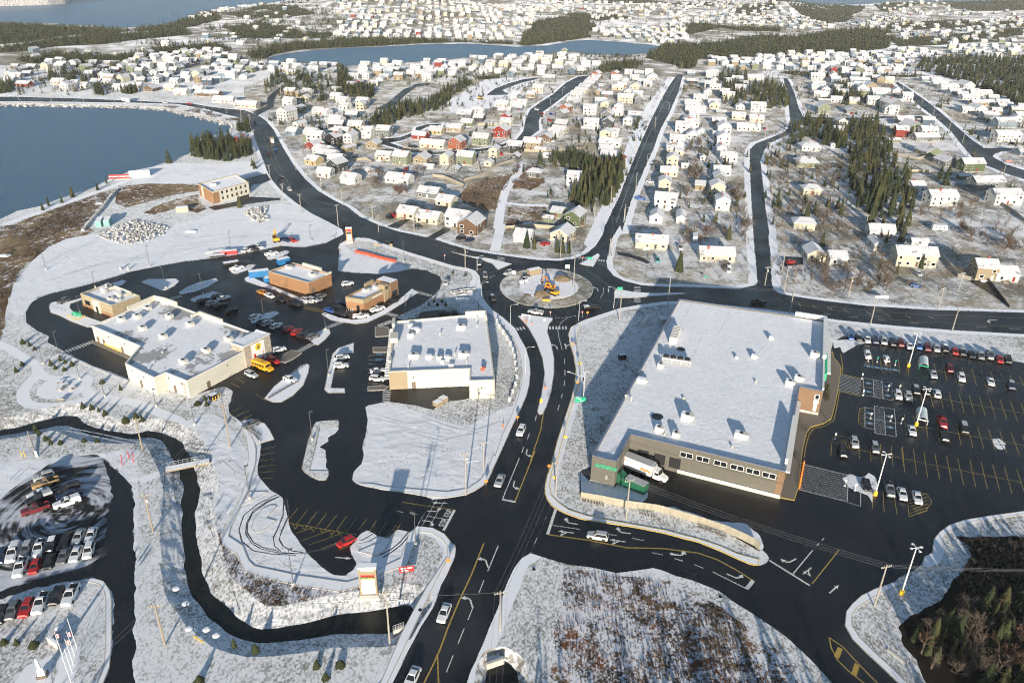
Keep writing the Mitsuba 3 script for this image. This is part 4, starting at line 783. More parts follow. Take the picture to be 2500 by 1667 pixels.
# ---- the minibus, the delivery truck and other big vehicles
def placed(name, v, q0, q1, z=.02, zc=1.):
    c = (P(v, *q0, zc)+P(v, *q1, zc))/2; f = P(v, *q1, zc)-P(v, *q0, zc); return nm(name), rot((c[0], c[1], z), math.atan2(f[1], f[0]))
def four_wheels(k, to, xs, y, r=.45, pre='__'):
    n = 0
    for x in xs:
        for s in (1, -1):
            m = wheel(r, .28); m.apply_translation((x, s*y, r)); put(k+'__wheel', m, 'c_tyre', to=to)
k, to = placed('minibus', 'D', (1725, 935), (1825, 970)); 
put(k+'__body', hull(sym([(-3.6, 1.15, .5), (2.2, 1.15, .5), (-3.6, 1.15, 2.3), (2.2, 1.15, 2.3), (-3.5, .9, 2.75), (2.1, .9, 2.75)])), 'c_busyellow', to=to)
put(k+'__hood', hull(sym([(2.1, 1.0, .5), (3.7, .95, .5), (3.6, .9, 1.2), (2.2, .95, 1.5)])), 'c_busyellow', to=to); put(k+'__windscreen', panel([(2.25, 1.0, 1.5), (2.25, -1.0, 1.5), (2.15, -.9, 2.4), (2.15, .9, 2.4)][::-1], .03), 'c_darkglass', to=to)
for s in (1, -1):
    for i in range(5): put(k+'__window', bx(-3.3+i*1.05, -2.45+i*1.05, s*1.15-.03, s*1.15+.03, 1.55, 2.2), 'c_darkglass', to=to)
    put(k+'__stripe', bx(-3.6, 2.2, s*1.16-.02, s*1.16+.02, 1.2, 1.3), 'c_black', to=to)
four_wheels(k, to, (-2.2, 2.7), 1.02); tag(k, 'small yellow school minibus parked at the discount store tower', 'bus')
k, to = placed('delivery_truck', 'L', (690, 690), (1070, 840), zc=1.6)
put(k+'__box', bx(-6.0, 2.3, -1.28, 1.28, 1.0, 3.95), 'c_white', to=to); put(k+'__roof', bx(-5.95, 2.25, -1.22, 1.22, 3.95, 3.99), 'c_metal', to=to); put(k+'__chassis', bx(-5.8, 5.6, -.8, .8, .55, 1.0), 'c_black', to=to)
put(k+'__cab', hull(sym([(2.7, 1.15, .8), (4.6, 1.15, .8), (2.7, 1.15, 2.3), (4.4, 1.1, 2.0), (2.8, 1.0, 3.1), (3.9, 1.0, 3.0)])), 'c_white', to=to); put(k+'__hood', hull(sym([(4.4, 1.0, .7), (6.0, .9, .7), (5.9, .8, 1.5), (4.4, .95, 1.95)])), 'c_white', to=to)
put(k+'__windscreen', panel([(4.42, 1.08, 2.05), (4.42, -1.08, 2.05), (3.92, -.98, 2.95), (3.92, .98, 2.95)][::-1], .04), 'c_darkglass', to=to); put(k+'__cooling_unit', bx(2.35, 2.85, -.9, .9, 2.9, 3.9), 'c_metal', to=to)
for s in (1, -1): put(k+'__side_window', bx(3.1, 4.2, s*1.13-.05, s*1.13+.05, 2.0, 2.6), 'c_darkglass', to=to)
p_ = put(k+'__side_picture', cat([tube((-.6+i*.42, -1.285, 2.0+.18*math.sin(i*2.1)), (-.1+i*.42, -1.285, 2.55+.15*math.cos(i*1.7)), .2, n=10) for i in range(6)]), 'c_orange', to=to)
scene[p_]['to_world'] = to@T().translate([0, -1.29, 0]).scale([1, .03, 1]).translate([0, 1.285, 0])
e_ = put(k+'__side_emblem', tube((-5.2, -1.27, 3.2), (-5.2, -1.3, 3.2), .42, n=16), 'c_orange', to=to); put(k+'__side_stripe', bx(-4.6, -2.8, -1.3, -1.27, 3.1, 3.25), 'c_blue', to=to)
four_wheels(k, to, (-4.6, -3.5, 5.0), 1.05, .5); tag(k, 'white delivery truck with orange food picture backed to the loading dock', 'truck')
k, to = placed('trash_compactor', 'L', (640, 850), (850, 940), zc=1.2)
put(k+'__container', bx(-1.2, 4.2, -1.2, 1.2, .3, 2.6), 'c_dkgreen', to=to); put(k+'__lid', bx(-1.1, 4.1, -1.1, 1.1, 2.6, 2.68), 'c_metal', to=to); put(k+'__ram', hull([(-3.6, -1.1, .2), (-1.2, -1.1, .2), (-3.6, 1.1, .2), (-1.2, 1.1, .2), (-2.9, -1.1, 3.2), (-2.9, 1.1, 3.2), (-1.25, -1.1, 2.2), (-1.25, 1.1, 2.2), (-3.6, 1.1, 2.8), (-3.6, -1.1, 2.8)]), 'c_dkgreen', to=to)
for i in range(8): put(k+'__rib', cat([bx(-1.0+i*.68, -.88+i*.68, -1.27, -1.2, .35, 2.5), ]), 'c_dkgreen', to=to)
tag(k, 'dark green trash compactor below the delivery truck', 'compactor')
k, to = placed('white_truck', 'A', (815, 672), (885, 690), zc=1.5)
put(k+'__box', bx(-5, 3, -1.25, 1.25, 1, 3.9), 'c_white', to=to); put(k+'__cab', hull(sym([(3.2, 1.15, .6), (5.4, 1.1, .6), (3.2, 1.1, 3), (4.6, 1.0, 2.9), (5.3, 1.0, 1.8)])), 'c_white', to=to); four_wheels(k, to, (-3.5, 4.3), 1.0, .5); tag(k, 'white box truck on the causeway road beside the pond', 'truck')
k, to = placed('box_truck', 'A', (1830, 935), (1845, 965), zc=1.5)
put(k+'__box', bx(-3, 1.5, -1.15, 1.15, .9, 3.3), 'c_tanwall', to=to); put(k+'__cab', hull(sym([(1.6, 1.05, .5), (3.2, 1.0, .5), (1.6, 1., 2.4), (2.4, .95, 2.35), (3.2, .9, 1.4)])), 'c_white', to=to); four_wheels(k, to, (-2, 2.2), .9, .42); tag(k, 'tan box truck driving down the main road by the pond', 'truck')
for v, q0, q1, lb in (('F', (128, 60), (132, 110), 'white camper parked in the yard left of the bungalow'), ('F', (1712, 14), (1850, 20), 'white travel trailer in the snowy yard at upper right'), ('C', (1300, 1555), (1480, 1560), 'long white trailer below the dark spruce grove')):
    k, to = placed('camper', v, q0, q1, zc=1.4); put(k+'__body', hull(sym([(-3.6, 1.15, .6), (3.2, 1.15, .6), (-3.6, 1.15, 2.7), (3.4, 1.1, 1.8), (2.8, 1.0, 2.9), (-3.4, 1.0, 2.9)])), 'c_white', to=to)
    for s in (1, -1):
        for i in range(3): put(k+'__window', bx(-2.6+i*1.9, -1.7+i*1.9, s*1.15-.04, s*1.15+.04, 1.6, 2.2), 'c_darkglass', to=to)
    four_wheels(k, to, (-.4, .5), 1.0, .36); tag(k, lb, 'camper')
# ================================================================ ROAD MARKINGS
def mk(par, name, pts, w, m, z=.034):
    if isinstance(pts, str): pts = V(pts)
    return put(f'{par}__{name}', sheet(ribbon(pts, w), z), m)
def seg(v, *rows, par, name, w, m):
    for r in rows: mk(par, name, np.array([P(v, r[0], r[1])[:2], P(v, r[2], r[3])[:2]]), w, m)
EP, WP, MR = 'east_car_park', 'west_car_park', 'main_road'
for i in range(17):
    x, y = 500+i*102, 275+i*14.5; seg('M', (x, y, x-22, y-78), par=EP, name='stall_line', w=.11, m='m_yellow')
seg('M', *[(605, 400, 613, 570), (705, 455, 715, 590), (810, 470, 820, 608), (908, 440, 925, 622), (1005, 455, 1030, 640), (1318, 505, 1358, 690), (1425, 520, 1465, 708), (1530, 535, 1580, 725), (1640, 550, 1690, 740), (1750, 565, 1808, 762), (1857, 580, 1918, 778), (1968, 595, 2035, 795), (2077, 613, 2150, 815), (2188, 630, 2270, 830), (2303, 647, 2390, 850), (2420, 665, 2510, 870),
  (935, 745, 960, 945), (1050, 760, 1078, 968), (1150, 780, 1190, 985), (1265, 800, 1310, 1005), (1378, 815, 1425, 1022), (1493, 832, 1543, 1047), (1607, 850, 1665, 1065), (1720, 868, 1785, 1087), (1840, 888, 1908, 1107), (1955, 905, 2027, 1130), (2077, 922, 2155, 1148), (2195, 942, 2280, 1170), (2315, 960, 2400, 1190),
  (975, 1085, 1002, 1325), (1085, 1110, 1122, 1345), (1215, 1130, 1250, 1368), (1345, 1150, 1378, 1395), (1455, 1175, 1503, 1418), (1575, 1195, 1630, 1440), (1700, 1215, 1765, 1465), (1820, 1233, 1890, 1485), (1945, 1257, 2025, 1510), (2072, 1278, 2157, 1535), (2205, 1300, 2300, 1560), (2330, 1320, 2430, 1580),
  (455, 1380, 460, 1600), (585, 1410, 595, 1620), (700, 1430, 722, 1650), (825, 1450, 850, 1680), (945, 1470, 975, 1700)], par=EP, name='stall_line', w=.11, m='m_yellow')
seg('I', *[(1530, -30, 1545, 145), (1605, -10, 1625, 160), (1675, 10, 1700, 180), (1750, 22, 1782, 195), (1828, 37, 1862, 212), (1903, 52, 1943, 230), (1985, 60, 2025, 245), (2062, 80, 2105, 262), (2140, 97, 2190, 278), (2220, 110, 2270, 290), (2302, 125, 2360, 300), (1330, 300, 1328, 390), (1397, 260, 1407, 410), (1475, 310, 1493, 430), (1560, 300, 1575, 445)], par=EP, name='stall_line', w=.11, m='m_yellow')
for s in ('M 1240,575 2352,740 2500,762', 'M 1250,885 2352,1075', 'M 880,1180 2352,1445', 'M 340,1478 830,1560 I 1455,35 1700,90 2340,215'): mk(EP, 'row_line', s, .12, 'm_yellow')
for i in range(6): seg('I', (1575+i*1.5, 445-i*22, 1700-i*4+min(i, 3)*6, 405-i*24), par=EP, name='hatch_line', w=.12, m='m_yellow')
mk(EP, 'hatch_edge', 'I 1575,445 1690,402 1728,345 1700,295 1650,285', .13, 'm_yellow')
for i in range(14):
    t = i/13; seg('I', (862-30*t, 95+163*t, 1165-5*t, 170+172*t), par=EP, name='loading_line', w=.12, m='m_line')
mk(EP, 'loading_edge', 'I 862,92 1165,165 1158,345 830,262', .13, 'm_line'); mk(EP, 'loading_edge', 'I 1165,165 1250,180 1248,375 1158,348', .13, 'm_line')
for i in range(12):
    t = i/11; seg('M', (215-25*t, 625+178*t, 480-10*t, 692+172*t), par=EP, name='crossing_line', w=.16, m='m_line')
for s in ('M 212,615 490,680', 'M 190,812 470,880'): mk(EP, 'crossing_edge', s, .3, 'm_yellow')
for i in range(10): t = i/9; seg('M', (480-8*t, 690+180*t, 515, 700+165*t), par=EP, name='hatch_line', w=.1, m='m_yellow')
for s in ('M 510,672 830,728 850,930 515,868 510,672', 'M 620,693 630,888', 'M 720,710 735,908', 'M 520,775 840,830', 'M 525,1005 525,1237 640,1265', 'M 632,990 640,1305 885,1345 865,1030 632,990', 'M 750,1050 760,1320', 'M 525,1120 875,1190', 'M 525,1007 632,1025'): mk(EP, 'accessible_edge', s, .12, 'm_line')
for i in range(11): t = i/10; seg('M', (620+10*t, 697+190*t, 722+13*t, 716+190*t), par=EP, name='aisle_line', w=.12, m='m_line')
for i in range(14): t = i/13; seg('M', (632+8*t, 1000+295*t, 748+12*t, 1022+300*t), par=EP, name='aisle_line', w=.12, m='m_line')
for x, y in ((565, 730), (568, 828), (775, 768), (787, 872), (580, 1075), (583, 1190), (803, 1112), (815, 1235), (560, 535), (660, 550), (765, 565), (868, 578)):
    c = P('M', x, y)[:2]; d = P('M', x+60, y+10)[:2]-c; d /= np.linalg.norm(d); n_ = np.array([-d[1], d[0]]); s = 1.35 if y < 600 and x != 565 else .95
    sq = Polygon([c+d*s+n_*.65, c-d*s+n_*.65, c-d*s-n_*.65, c+d*s-n_*.65]); kk = put(EP+'__accessible_patch', sheet(sq, .034), 'm_bluep')
    put(kk+'__symbol', sheet(unary_union([Point(c+n_*.28).buffer(.13, 8), LineString([c+n_*.2, c-n_*.12, c-n_*.12+d*.3, c-n_*.42+d*.4]).buffer(.08), Point(c-n_*.22-d*.05).buffer(.33).difference(Point(c-n_*.22-d*.05).buffer(.22))]), .042), 'm_line')
for i in range(9): t = i/8; seg('M', (458+2*t, 1030+165*t, 520, 1012+215*t), par=EP, name='hatch_line', w=.1, m='m_yellow')
mk(EP, 'hatch_edge', 'M 520,1005 465,1022 450,1100 455,1190 525,1237', .13, 'm_yellow'); mk(EP, 'hatch_edge', 'M 345,1478 342,1350 240,1335 160,1350 140,1440 135,1560', .13, 'm_yellow')
for i in range(6): seg('M', (150+i*33, 1400-abs(i-2)*12, 230+i*25, 1475+i*2), par=EP, name='hatch_line', w=.1, m='m_yellow')
mk(EP, 'kerb_line', 'F 1112,868 1118,900 1128,960 1122,1000', .2, 'm_yellow'); mk(EP, 'kerb_line', 'F 1105,1120 1085,1240 1065,1320 1010,1352 925,1376 900,1410 880,1480 866,1567', .2, 'm_yellow')
# roads
for s, w, m in (('H 985,625 900,840 820,1010 740,1200 690,1340 640,1450 570,1590', .3, 'm_yellow'), ('H 672,1370 680,1567', .25, 'm_yellow'), ('E 1385,1280 1370,1380 1330,1500 1300,1590 H 1330,5 1195,345', .28, 'm_yellow'), ('H 1225,50 1112,325', .22, 'm_line'), ('H 1110,328 1200,347', .6, 'm_line'),
   ('H 1083,640 1012,812', .2, 'm_line'), ('H 788,400 713,538', .6, 'm_line'), ('H 600,440 745,465', .15, 'm_line'), ('H 432,347 788,400', .18, 'm_yellow'), ('H 668,330 570,505', .1, 'm_line'), ('H 720,340 620,505', .1, 'm_line'), ('H 1472,392 1415,565', .65, 'm_line'), ('H 1445,503 1635,530', .16, 'm_line'),
   ('H 1425,567 1700,605 1950,655 2200,660 2351,680 I 150,690 280,735 400,800 525,878', .3, 'm_yellow'), ('I 250,818 485,935', .2, 'm_line'), ('I 478,932 522,876', .8, 'm_line'), ('I 632,740 905,910', .4, 'm_line'), ('I 925,670 790,832', .2, 'm_line'), ('I 1103,668 920,898', .2, 'm_yellow'), ('I 408,855 425,862', .1, 'm_line'),
   ('I 1035,1260 1130,1325 1235,1440 1360,1567 1480,1690', .22, 'm_yellow'), ('I 1035,1260 1050,1330 1090,1410 1160,1480 1270,1567 1400,1690', .22, 'm_yellow'), ('I 1110,1330 1085,1395', .9, 'm_yellow'), ('I 1225,1440 1200,1515', .9, 'm_yellow'),
   ('F 650,492 1000,547 1500,592 2351,628', .14, 'm_yellow'), ('F 700,515 1000,563 1500,640 2351,690', .12, 'm_yellow'), ('K 1020,742 940,800 905,870 915,950 950,1085', .18, 'm_line'), ('K 1380,435 1380,490 1350,550', .18, 'm_line'), ('A 1790,880 1840,1010 1880,1120 1980,1290 2100,1390', .14, 'm_yellow'), ('A 1760,880 1810,1010 1850,1120 1930,1260', .14, 'm_yellow'),
   ('B 2310,520 2200,700 2060,1000 1960,1270 1880,1500', .12, 'm_line'), ('E 640,130 900,195 1100,232 1300,255', .14, 'm_yellow')): mk(MR, 'line', s, w, m)
seg('H', (985, 875, 952, 960), (915, 1050, 877, 1143), (853, 1198, 812, 1300), (778, 1380, 732, 1495), (395, 408, 440, 415), (485, 423, 543, 432), (1820, 562, 1885, 573), (1985, 590, 2070, 607), (2120, 687, 2195, 703), (2270, 727, 2330, 745), par=MR, name='dash', w=.16, m='m_line')
seg('I', (0, 730, 45, 742), (125, 768, 185, 793), (950, 640, 970, 625), (985, 605, 1000, 590), par=MR, name='dash', w=.16, m='m_line')
seg('E', (1530, 900, 1532, 935), (1533, 975, 1533, 1012), (1530, 1048, 1527, 1085), (1516, 1135, 1508, 1168), (1495, 1212, 1485, 1247), (1340, 1283, 1332, 1320), (1292, 1405, 1280, 1445), (1255, 1495, 1242, 1535), par=MR, name='dash', w=.2, m='m_line')
seg('F', (1000, 597, 1045, 600), (1170, 616, 1230, 620), (1365, 636, 1420, 640), (1580, 656, 1650, 660), (2030, 686, 2100, 690), (2250, 697, 2330, 700), (830, 530, 845, 545), (920, 540, 950, 557), (1025, 552, 1055, 570), (1130, 566, 1165, 584), (1285, 582, 1320, 602), (1415, 595, 1450, 613), (1550, 608, 1585, 626), (1700, 615, 1750, 628), par=MR, name='dash', w=.18, m='m_line')
seg('K', (878, 758, 892, 756), (910, 754, 925, 752), (945, 751, 962, 749), (980, 747, 1000, 745), (1030, 742, 1045, 739), (1070, 736, 1095, 731), (195, 335, 215, 325), (150, 355, 170, 345), (230, 320, 245, 312), (120, 365, 138, 358), par=MR, name='yield_dash', w=.35, m='m_line')
for x in (823, 855, 890, 922, 958, 990): seg('K', (x, 840, x+1, 873), par=MR, name='crossing_bar', w=.55, m='m_line')
for x, y in ((485, 870), (517, 864), (549, 858)): seg('K', (x-8, y-14, x+12, y+14), par=MR, name='crossing_bar', w=.55, m='m_line')
for x, y in ((1135, 125), (1165, 127), (1195, 129), (1222, 131), (1335, 152), (1360, 155), (1385, 158)): seg('K', (x-7, y+10, x+8, y-9), par=MR, name='crossing_bar', w=.55, m='m_line')
for y in (430, 444, 459, 474, 545, 558, 572, 585): seg('K', (1700, y-2, 1768, y+1), par=MR, name='crossing_bar', w=.5, m='m_line')
for y in (122, 137, 152): seg('K', (275, y-4, 350, y+6), par=MR, name='crossing_bar', w=.5, m='m_line')
def bars(v, p0, p1, n, L, par, w=.45):
    a, b = P(v, *p0)[:2], P(v, *p1)[:2]; d = (b-a)/np.linalg.norm(b-a); nn = np.array([-d[1], d[0]])*L/2
    for i in range(n): q = a+(b-a)*i/(n-1); mk(par, 'crossing_bar', np.array([q-nn, q+nn]), w, 'm_line')
bars('D', (1135, 505), (1220, 478), 7, 2.2, WP); bars('D', (455, 850), (630, 785), 10, 2.2, WP); bars('D', (2105, 805), (2020, 850), 7, 2.2, WP); bars('D', (2302, 655), (2212, 690), 7, 2.2, WP); bars('E', (326, 1185), (330, 1115), 7, 2.2, WP); bars('E', (300, 590), (395, 612), 8, 2.2, WP); bars('E', (520, 447), (625, 475), 8, 2.2, WP); bars('E', (362, 648), (280, 680), 8, 2.4, WP)
seg('J', *[(715, 1025, 605, 1165), (818, 1040, 705, 1188), (920, 1060, 805, 1210), (1020, 1075, 905, 1225), (1123, 1095, 1003, 1245), (1225, 1110, 1115, 1260), (1328, 1125, 1220, 1280), (1432, 1140, 1345, 1260), (1535, 1152, 1450, 1290), (1640, 1165, 1550, 1310), (1040, 1260, 740, 1370), (1180, 1285, 830, 1410), (870, 1230, 690, 1290), (1125, 1385, 960, 1450), (1265, 1420, 1140, 1465), (335, 415, 490, 380), (325, 475, 480, 443), (315, 532, 480, 510), (305, 597, 490, 573), (300, 655, 470, 640), (335, 718, 455, 708),
   (1735, 1200, 1640, 1340), (1785, 1190, 1690, 1345), (65, 80, 160, 20), (140, 105, 235, 55), (0, 55, 90, 0)], par=WP, name='stall_line', w=.11, m='m_yellow')
mk(WP, 'row_line', 'J 610,1180 1330,1305', .15, 'm_yellow')
for i in range(7): x, y = 660+i*95, 1192+i*16; seg('J', (x, y, x+28, y+50), (x+55, y+8, x+30, y+52), par=WP, name='hatch_line', w=.11, m='m_yellow')
for i in range(4): seg('J', (1730-i*26, 1215+i*36, 1775-i*26, 1225+i*36), par=WP, name='hatch_line', w=.1, m='m_yellow')
for i in range(7): seg('D', (1530+i*0, 1050+0, 1531, 1051), par=WP, name='stall_line', w=.1, m='m_yellow') if i < 0 else None
seg('D', *[(1590, 1030, 1650, 1065), (1560, 1065, 1620, 1095), (1545, 1265, 1640, 1225), (1590, 1290, 1680, 1250), (1630, 1315, 1700, 1280), (1725, 1135, 1790, 1180), (2050, 560, 2190, 590), (2060, 545, 2200, 575)], par=WP, name='stall_line', w=.12, m='m_yellow')
for i in range(14): seg('D', (2060+i*10, 548+i*2, 2052+i*10, 566+i*2), par=WP, name='hatch_line', w=.1, m='m_yellow')
for i in range(5): seg('E', (200+i*0, 880+i*30, 320, 875+i*30), par=WP, name='stall_line', w=.1, m='m_line')
for x, y in ((283, 865), (277, 908)):
    c = P('E', x, y)[:2]; put(WP+'__accessible_patch', sheet(box(c[0]-1.1, c[1]-.9, c[0]+1.1, c[1]+.9), .034), 'm_bluep')
ARW = Polygon([(-1.9, -.13), (.5, -.13), (.5, -.42), (1.7, 0), (.5, .42), (.5, .13), (-1.9, .13)])
TRN = unary_union([LineString([(-1.9, 0), (.1, 0), (.7, .35), (.9, .8)]).buffer(.15, cap_style=2), Polygon([(.35, .75), (1.5, .75), (1.0, 1.75)])])
FIN = unary_union([ARW, LineString([(-.6, 0), (.1, .5), (.5, .9)]).buffer(.14, cap_style=2), Polygon([(.2, .95), (.85, .65), (.95, 1.5)])])
def arrow(par, v, p, q, shp, flip=1, s=1.):
    a = P(v, *p)[:2]; d = P(v, *q)[:2]-a; g = affinity.rotate(affinity.scale(shp, s, s*flip, origin=(0, 0)), math.degrees(math.atan2(d[1], d[0])), origin=(0, 0))
    put(par+'__lane_arrow', sheet(affinity.translate(g, a[0], a[1]), .034), 'm_line')
arrow(MR, 'H', (1000, 745), (985, 700), TRN, 1); arrow(MR, 'H', (895, 1010), (880, 960), TRN, 1); arrow(MR, 'H', (1185, 235), (1170, 290), TRN, 1); arrow(MR, 'H', (1272, 18), (1260, 70), TRN, 1)
arrow(MR, 'H', (1565, 488), (1500, 478), TRN, -1); arrow(MR, 'H', (1535, 548), (1470, 540), FIN, 1); arrow(MR, 'H', (1920, 552), (1860, 545), TRN, -1); arrow(MR, 'H', (1885, 607), (1820, 598), FIN, 1); arrow(MR, 'H', (2305, 706), (2360, 712), TRN, 1); arrow(MR, 'I', (400, 855), (440, 872), TRN, 1); arrow(MR, 'I', (20, 705), (60, 715), TRN, 1)
arrow(MR, 'I', (772, 750), (745, 765), TRN, -1); arrow(MR, 'I', (885, 812), (862, 830), FIN, 1, .9); arrow(MR, 'I', (1070, 932), (1090, 915), ARW); arrow(MR, 'H', (683, 352), (640, 350), ARW); arrow(MR, 'H', (655, 410), (690, 412), TRN, 1, .9); arrow(MR, 'H', (620, 477), (660, 482), TRN, -1, .9)
arrow(MR, 'K', (890, 1050), (875, 1010), TRN, 1, 1.2); arrow(MR, 'K', (985, 1045), (975, 1000), FIN, -1, 1.2); arrow(MR, 'K', (1320, 450), (1316, 425), TRN, 1, 1.2); arrow(MR, 'K', (1435, 465), (1435, 440), ARW, 1, 1.2); arrow(WP, 'J', (1195, 1545), (1260, 1550), ARW); arrow(MR, 'F', (2120, 640), (2050, 640), TRN, 1, 1.4)
for x, y in ((752, 425), (718, 490)):
    a = P('H', x-10, y+25)[:2]; t = meshkit.text_mesh('STOP', 1.3, .004, True); az = math.atan2(*(P('H', x+22, y-28)[:2]-a)[::-1]); t.apply_transform(np.array([[1, 0, 0, 0], [0, 1.6, 0, 0], [0, 0, 1, 0], [0, 0, 0, 1]])); put(MR+'__stop_lettering', t, 'm_line', to=T().translate([a[0], a[1], .031]).rotate([0, 0, 1], math.degrees(az)).scale([.55, .55, 1]))
tracks = ['J 550,890 400,950 250,1050 180,1180 170,1290 230,1390 330,1450 500,1490 750,1500 1000,1450 1150,1390', 'J 500,880 300,980 150,1100 100,1250 130,1370 250,1470 450,1505 700,1515', 'J 570,930 560,1100 500,1250 460,1330 470,1420 540,1480', 'J 600,930 620,1100 540,1280 520,1350 560,1420 650,1470 780,1490', 'J 520,905 380,975 240,1080 190,1190 185,1280 250,1380 350,1435 520,1475', 'J 1900,1280 1800,1400 1700,1480 1600,1540', 'J 1880,1260 1780,1380 1680,1460 1560,1520', 'J 1500,1290 1440,1330 1360,1370', 'J 1560,1310 1460,1370 1330,1400']
for s in tracks:
    g = ragged(ribbon(V(s), .28), .1, .5, seed=len(s)); put('snow_cover__tyre_track', sheet(g, .022), 'm_track')
for s in ('L 930,970 1000,1000 1080,1030 1110,1050', 'L 960,950 1040,990 1100,1020 1130,1030', 'L 690,1030 760,1060 840,1080', 'L 1300,1190 1360,1225 1480,1290', 'L 1180,1150 1250,1190 1330,1240', 'M 2040,1375 2080,1430 2120,1490', 'M 2000,1420 2080,1440 2150,1440'): put('snow_cover__tyre_track', sheet(ribbon(V(s), .22), .036), 'm_track')
for _i, (x, y, v) in enumerate(((590, 385, 'H'), (1323, 803, 'H'), (555, 1077, 'H'), (300, 985, 'I'), (1188, 392, 'I'), (2085, 300, 'E'), (1280, 520, 'H'))): c = P(v, x, y); k = put('manhole_cover', tube((c[0], c[1], .02 if v != 'H' else .14), (c[0], c[1], .05 if v != 'H' else .17), .38, n=14), 'c_black'); tag(k, 'dark round manhole cover '+['in the verge by the fence at the driveway corner', 'in the snowy verge at the scrub corner', 'in the snowy sidewalk by the culvert', 'in the driveway asphalt at lower right', 'in the middle of the store exit', 'on the tan lawn right of the roundabout', 'in the junction asphalt'][_i], 'manhole cover', 'manhole covers round the junction')
for s_ in ('D 430,330 700,250 1000,200 1400,120 1700,60', 'D 300,380 650,270 1000,215 1380,140', 'A 1250,1545 1500,1500 1800,1470 2100,1500', 'D 1150,150 1500,90 1900,60 2150,40', 'D 240,300 420,190 640,110', 'D 1150,60 1300,90 1500,60 1700,90', 'A 1000,1220 1150,1150 1250,1170 1330,1130 1500,1150', 'A 1010,1230 1160,1165 1260,1185 1345,1142 1510,1162', 'A 1300,1200 1450,1180 1620,1140', 'E 250,1300 400,1340 600,1330 800,1400', 'E 240,1420 450,1390 700,1450 950,1400', 'E 300,1500 500,1480 760,1530', 'E 560,1290 700,1340 900,1390 1080,1330', 'B 800,700 950,690 1150,650', 'B 790,720 980,705 1180,660', 'N 120,380 190,310 280,230', 'D 420,1380 900,1480', 'G 1400,120 1500,60 1600,150'):
    g = ragged(ribbon(V(s_), .35), .12, .6, seed=len(s_)).difference(taken); put('snow_cover__faint_track', sheet(g, .019), 'm_faint'); q_ = V(s_)+np.array([1.3, 1.1]); g = ragged(ribbon(q_, .35), .12, .6, seed=len(s_)+1).difference(taken); put('snow_cover__faint_track', sheet(g, .019), 'm_faint')
# ================================================================ HOUSES
SID = dict(white=(.50, .505, .49), cream=(.44, .42, .335), tan=(.27, .22, .145), yellow=(.40, .33, .17), grey=(.15, .165, .17), darkgrey=(.05, .056, .062), black=(.022, .022, .026), sage=(.17, .195, .125), green=(.085, .11, .055), blue=(.15, .21, .26), bluegrey=(.085, .12, .16), red=(.22, .035, .028), orange=(.27, .09, .05), brown=(.12, .075, .05))
for n_, c_ in SID.items(): mat('s_'+n_, c_, .75, spec=.3)
mat('m_trim', (.76, .76, .74), .6)
def f_hroof(p, n, uv):
    a = fbm(p.x*.35, p.y*.35, p.z*.35, 3); b = fbm(p.x*1.7, p.y*1.7, p.z*1.7, 2)
    return mix(mi.Color3f(.60, .615, .65)*(.82+.3*b), (.15, .15, .16), .8*smoothstep(.60, .70, .7*a+.3*b))
mat('m_houseroof', proc(f_hroof), .85, spec=.15)
def gable_wall(rise=.5):
    v = [(x, y, 0) for x in (-.5, .5) for y in (-.5, .5)]+[(x, y, 1) for x in (-.5, .5) for y in (-.5, .5)]+[(-.5, 0, 1+rise), (.5, 0, 1+rise)]
    f = [(0, 2, 6), (0, 6, 4), (1, 5, 7), (1, 7, 3), (0, 4, 5), (0, 5, 1), (2, 3, 7), (2, 7, 6), (4, 8, 5), (6, 7, 9)]
    return trimesh.Trimesh(np.array(v, float), f, process=False)
def gable_roof(rise=.5, ox=.04, oy=.06, t=.07):
    ms = []
    for s in (-1, 1):
        d = rise*oy/.5; a = np.array([(-.5-ox, 0, 1+rise), (.5+ox, 0, 1+rise), (.5+ox, s*(.5+oy), 1-d), (-.5-ox, s*(.5+oy), 1-d)]); v = np.vstack([a+[0, 0, .015], a+[0, 0, t+.015]])
        f = [(4, 5, 6), (4, 6, 7), (0, 2, 1), (0, 3, 2)]+[(i, (i+1) % 4, (i+1) % 4+4) for i in range(4)]+[(i, (i+1) % 4+4, i+4) for i in range(4)]
        m = trimesh.Trimesh(v, f, process=False); m.invert() if s > 0 else None; ms.append(m)
    return cat(ms)
def hip_roof(rise=.5, o=.06, t=.06):
    b = .5+o; v = [(-b, -b, 1), (b, -b, 1), (b, b, 1), (-b, b, 1), (-b, -b, 1+t), (b, -b, 1+t), (b, b, 1+t), (-b, b, 1+t), (-.2, 0, 1+rise), (.2, 0, 1+rise)]
    f = [(0, 2, 1), (0, 3, 2), (4, 5, 9), (4, 9, 8), (6, 7, 8), (6, 8, 9), (5, 6, 9), (7, 4, 8)]+[(i, (i+1) % 4, (i+1) % 4+4) for i in range(4)]+[(i, (i+1) % 4+4, i+4) for i in range(4)]
    return trimesh.Trimesh(np.array(v, float), f, process=False)
BOXW = bx(-.5, .5, -.5, .5, 0, 1)
GW, GR, HRf, BW = ply(gable_wall()), ply(gable_roof()), ply(hip_roof()), ply(BOXW)
WIN = ply(cat([bx(-.5, .5, -.06, 0, 0, 1)])); FRAME = ply(cat([bx(-.62, .62, -.045, 0, -.12, 1.12)]))
def ref(d, m, to): return {**d, 'bsdf': {'type': 'ref', 'id': m}, 'to_world': to}
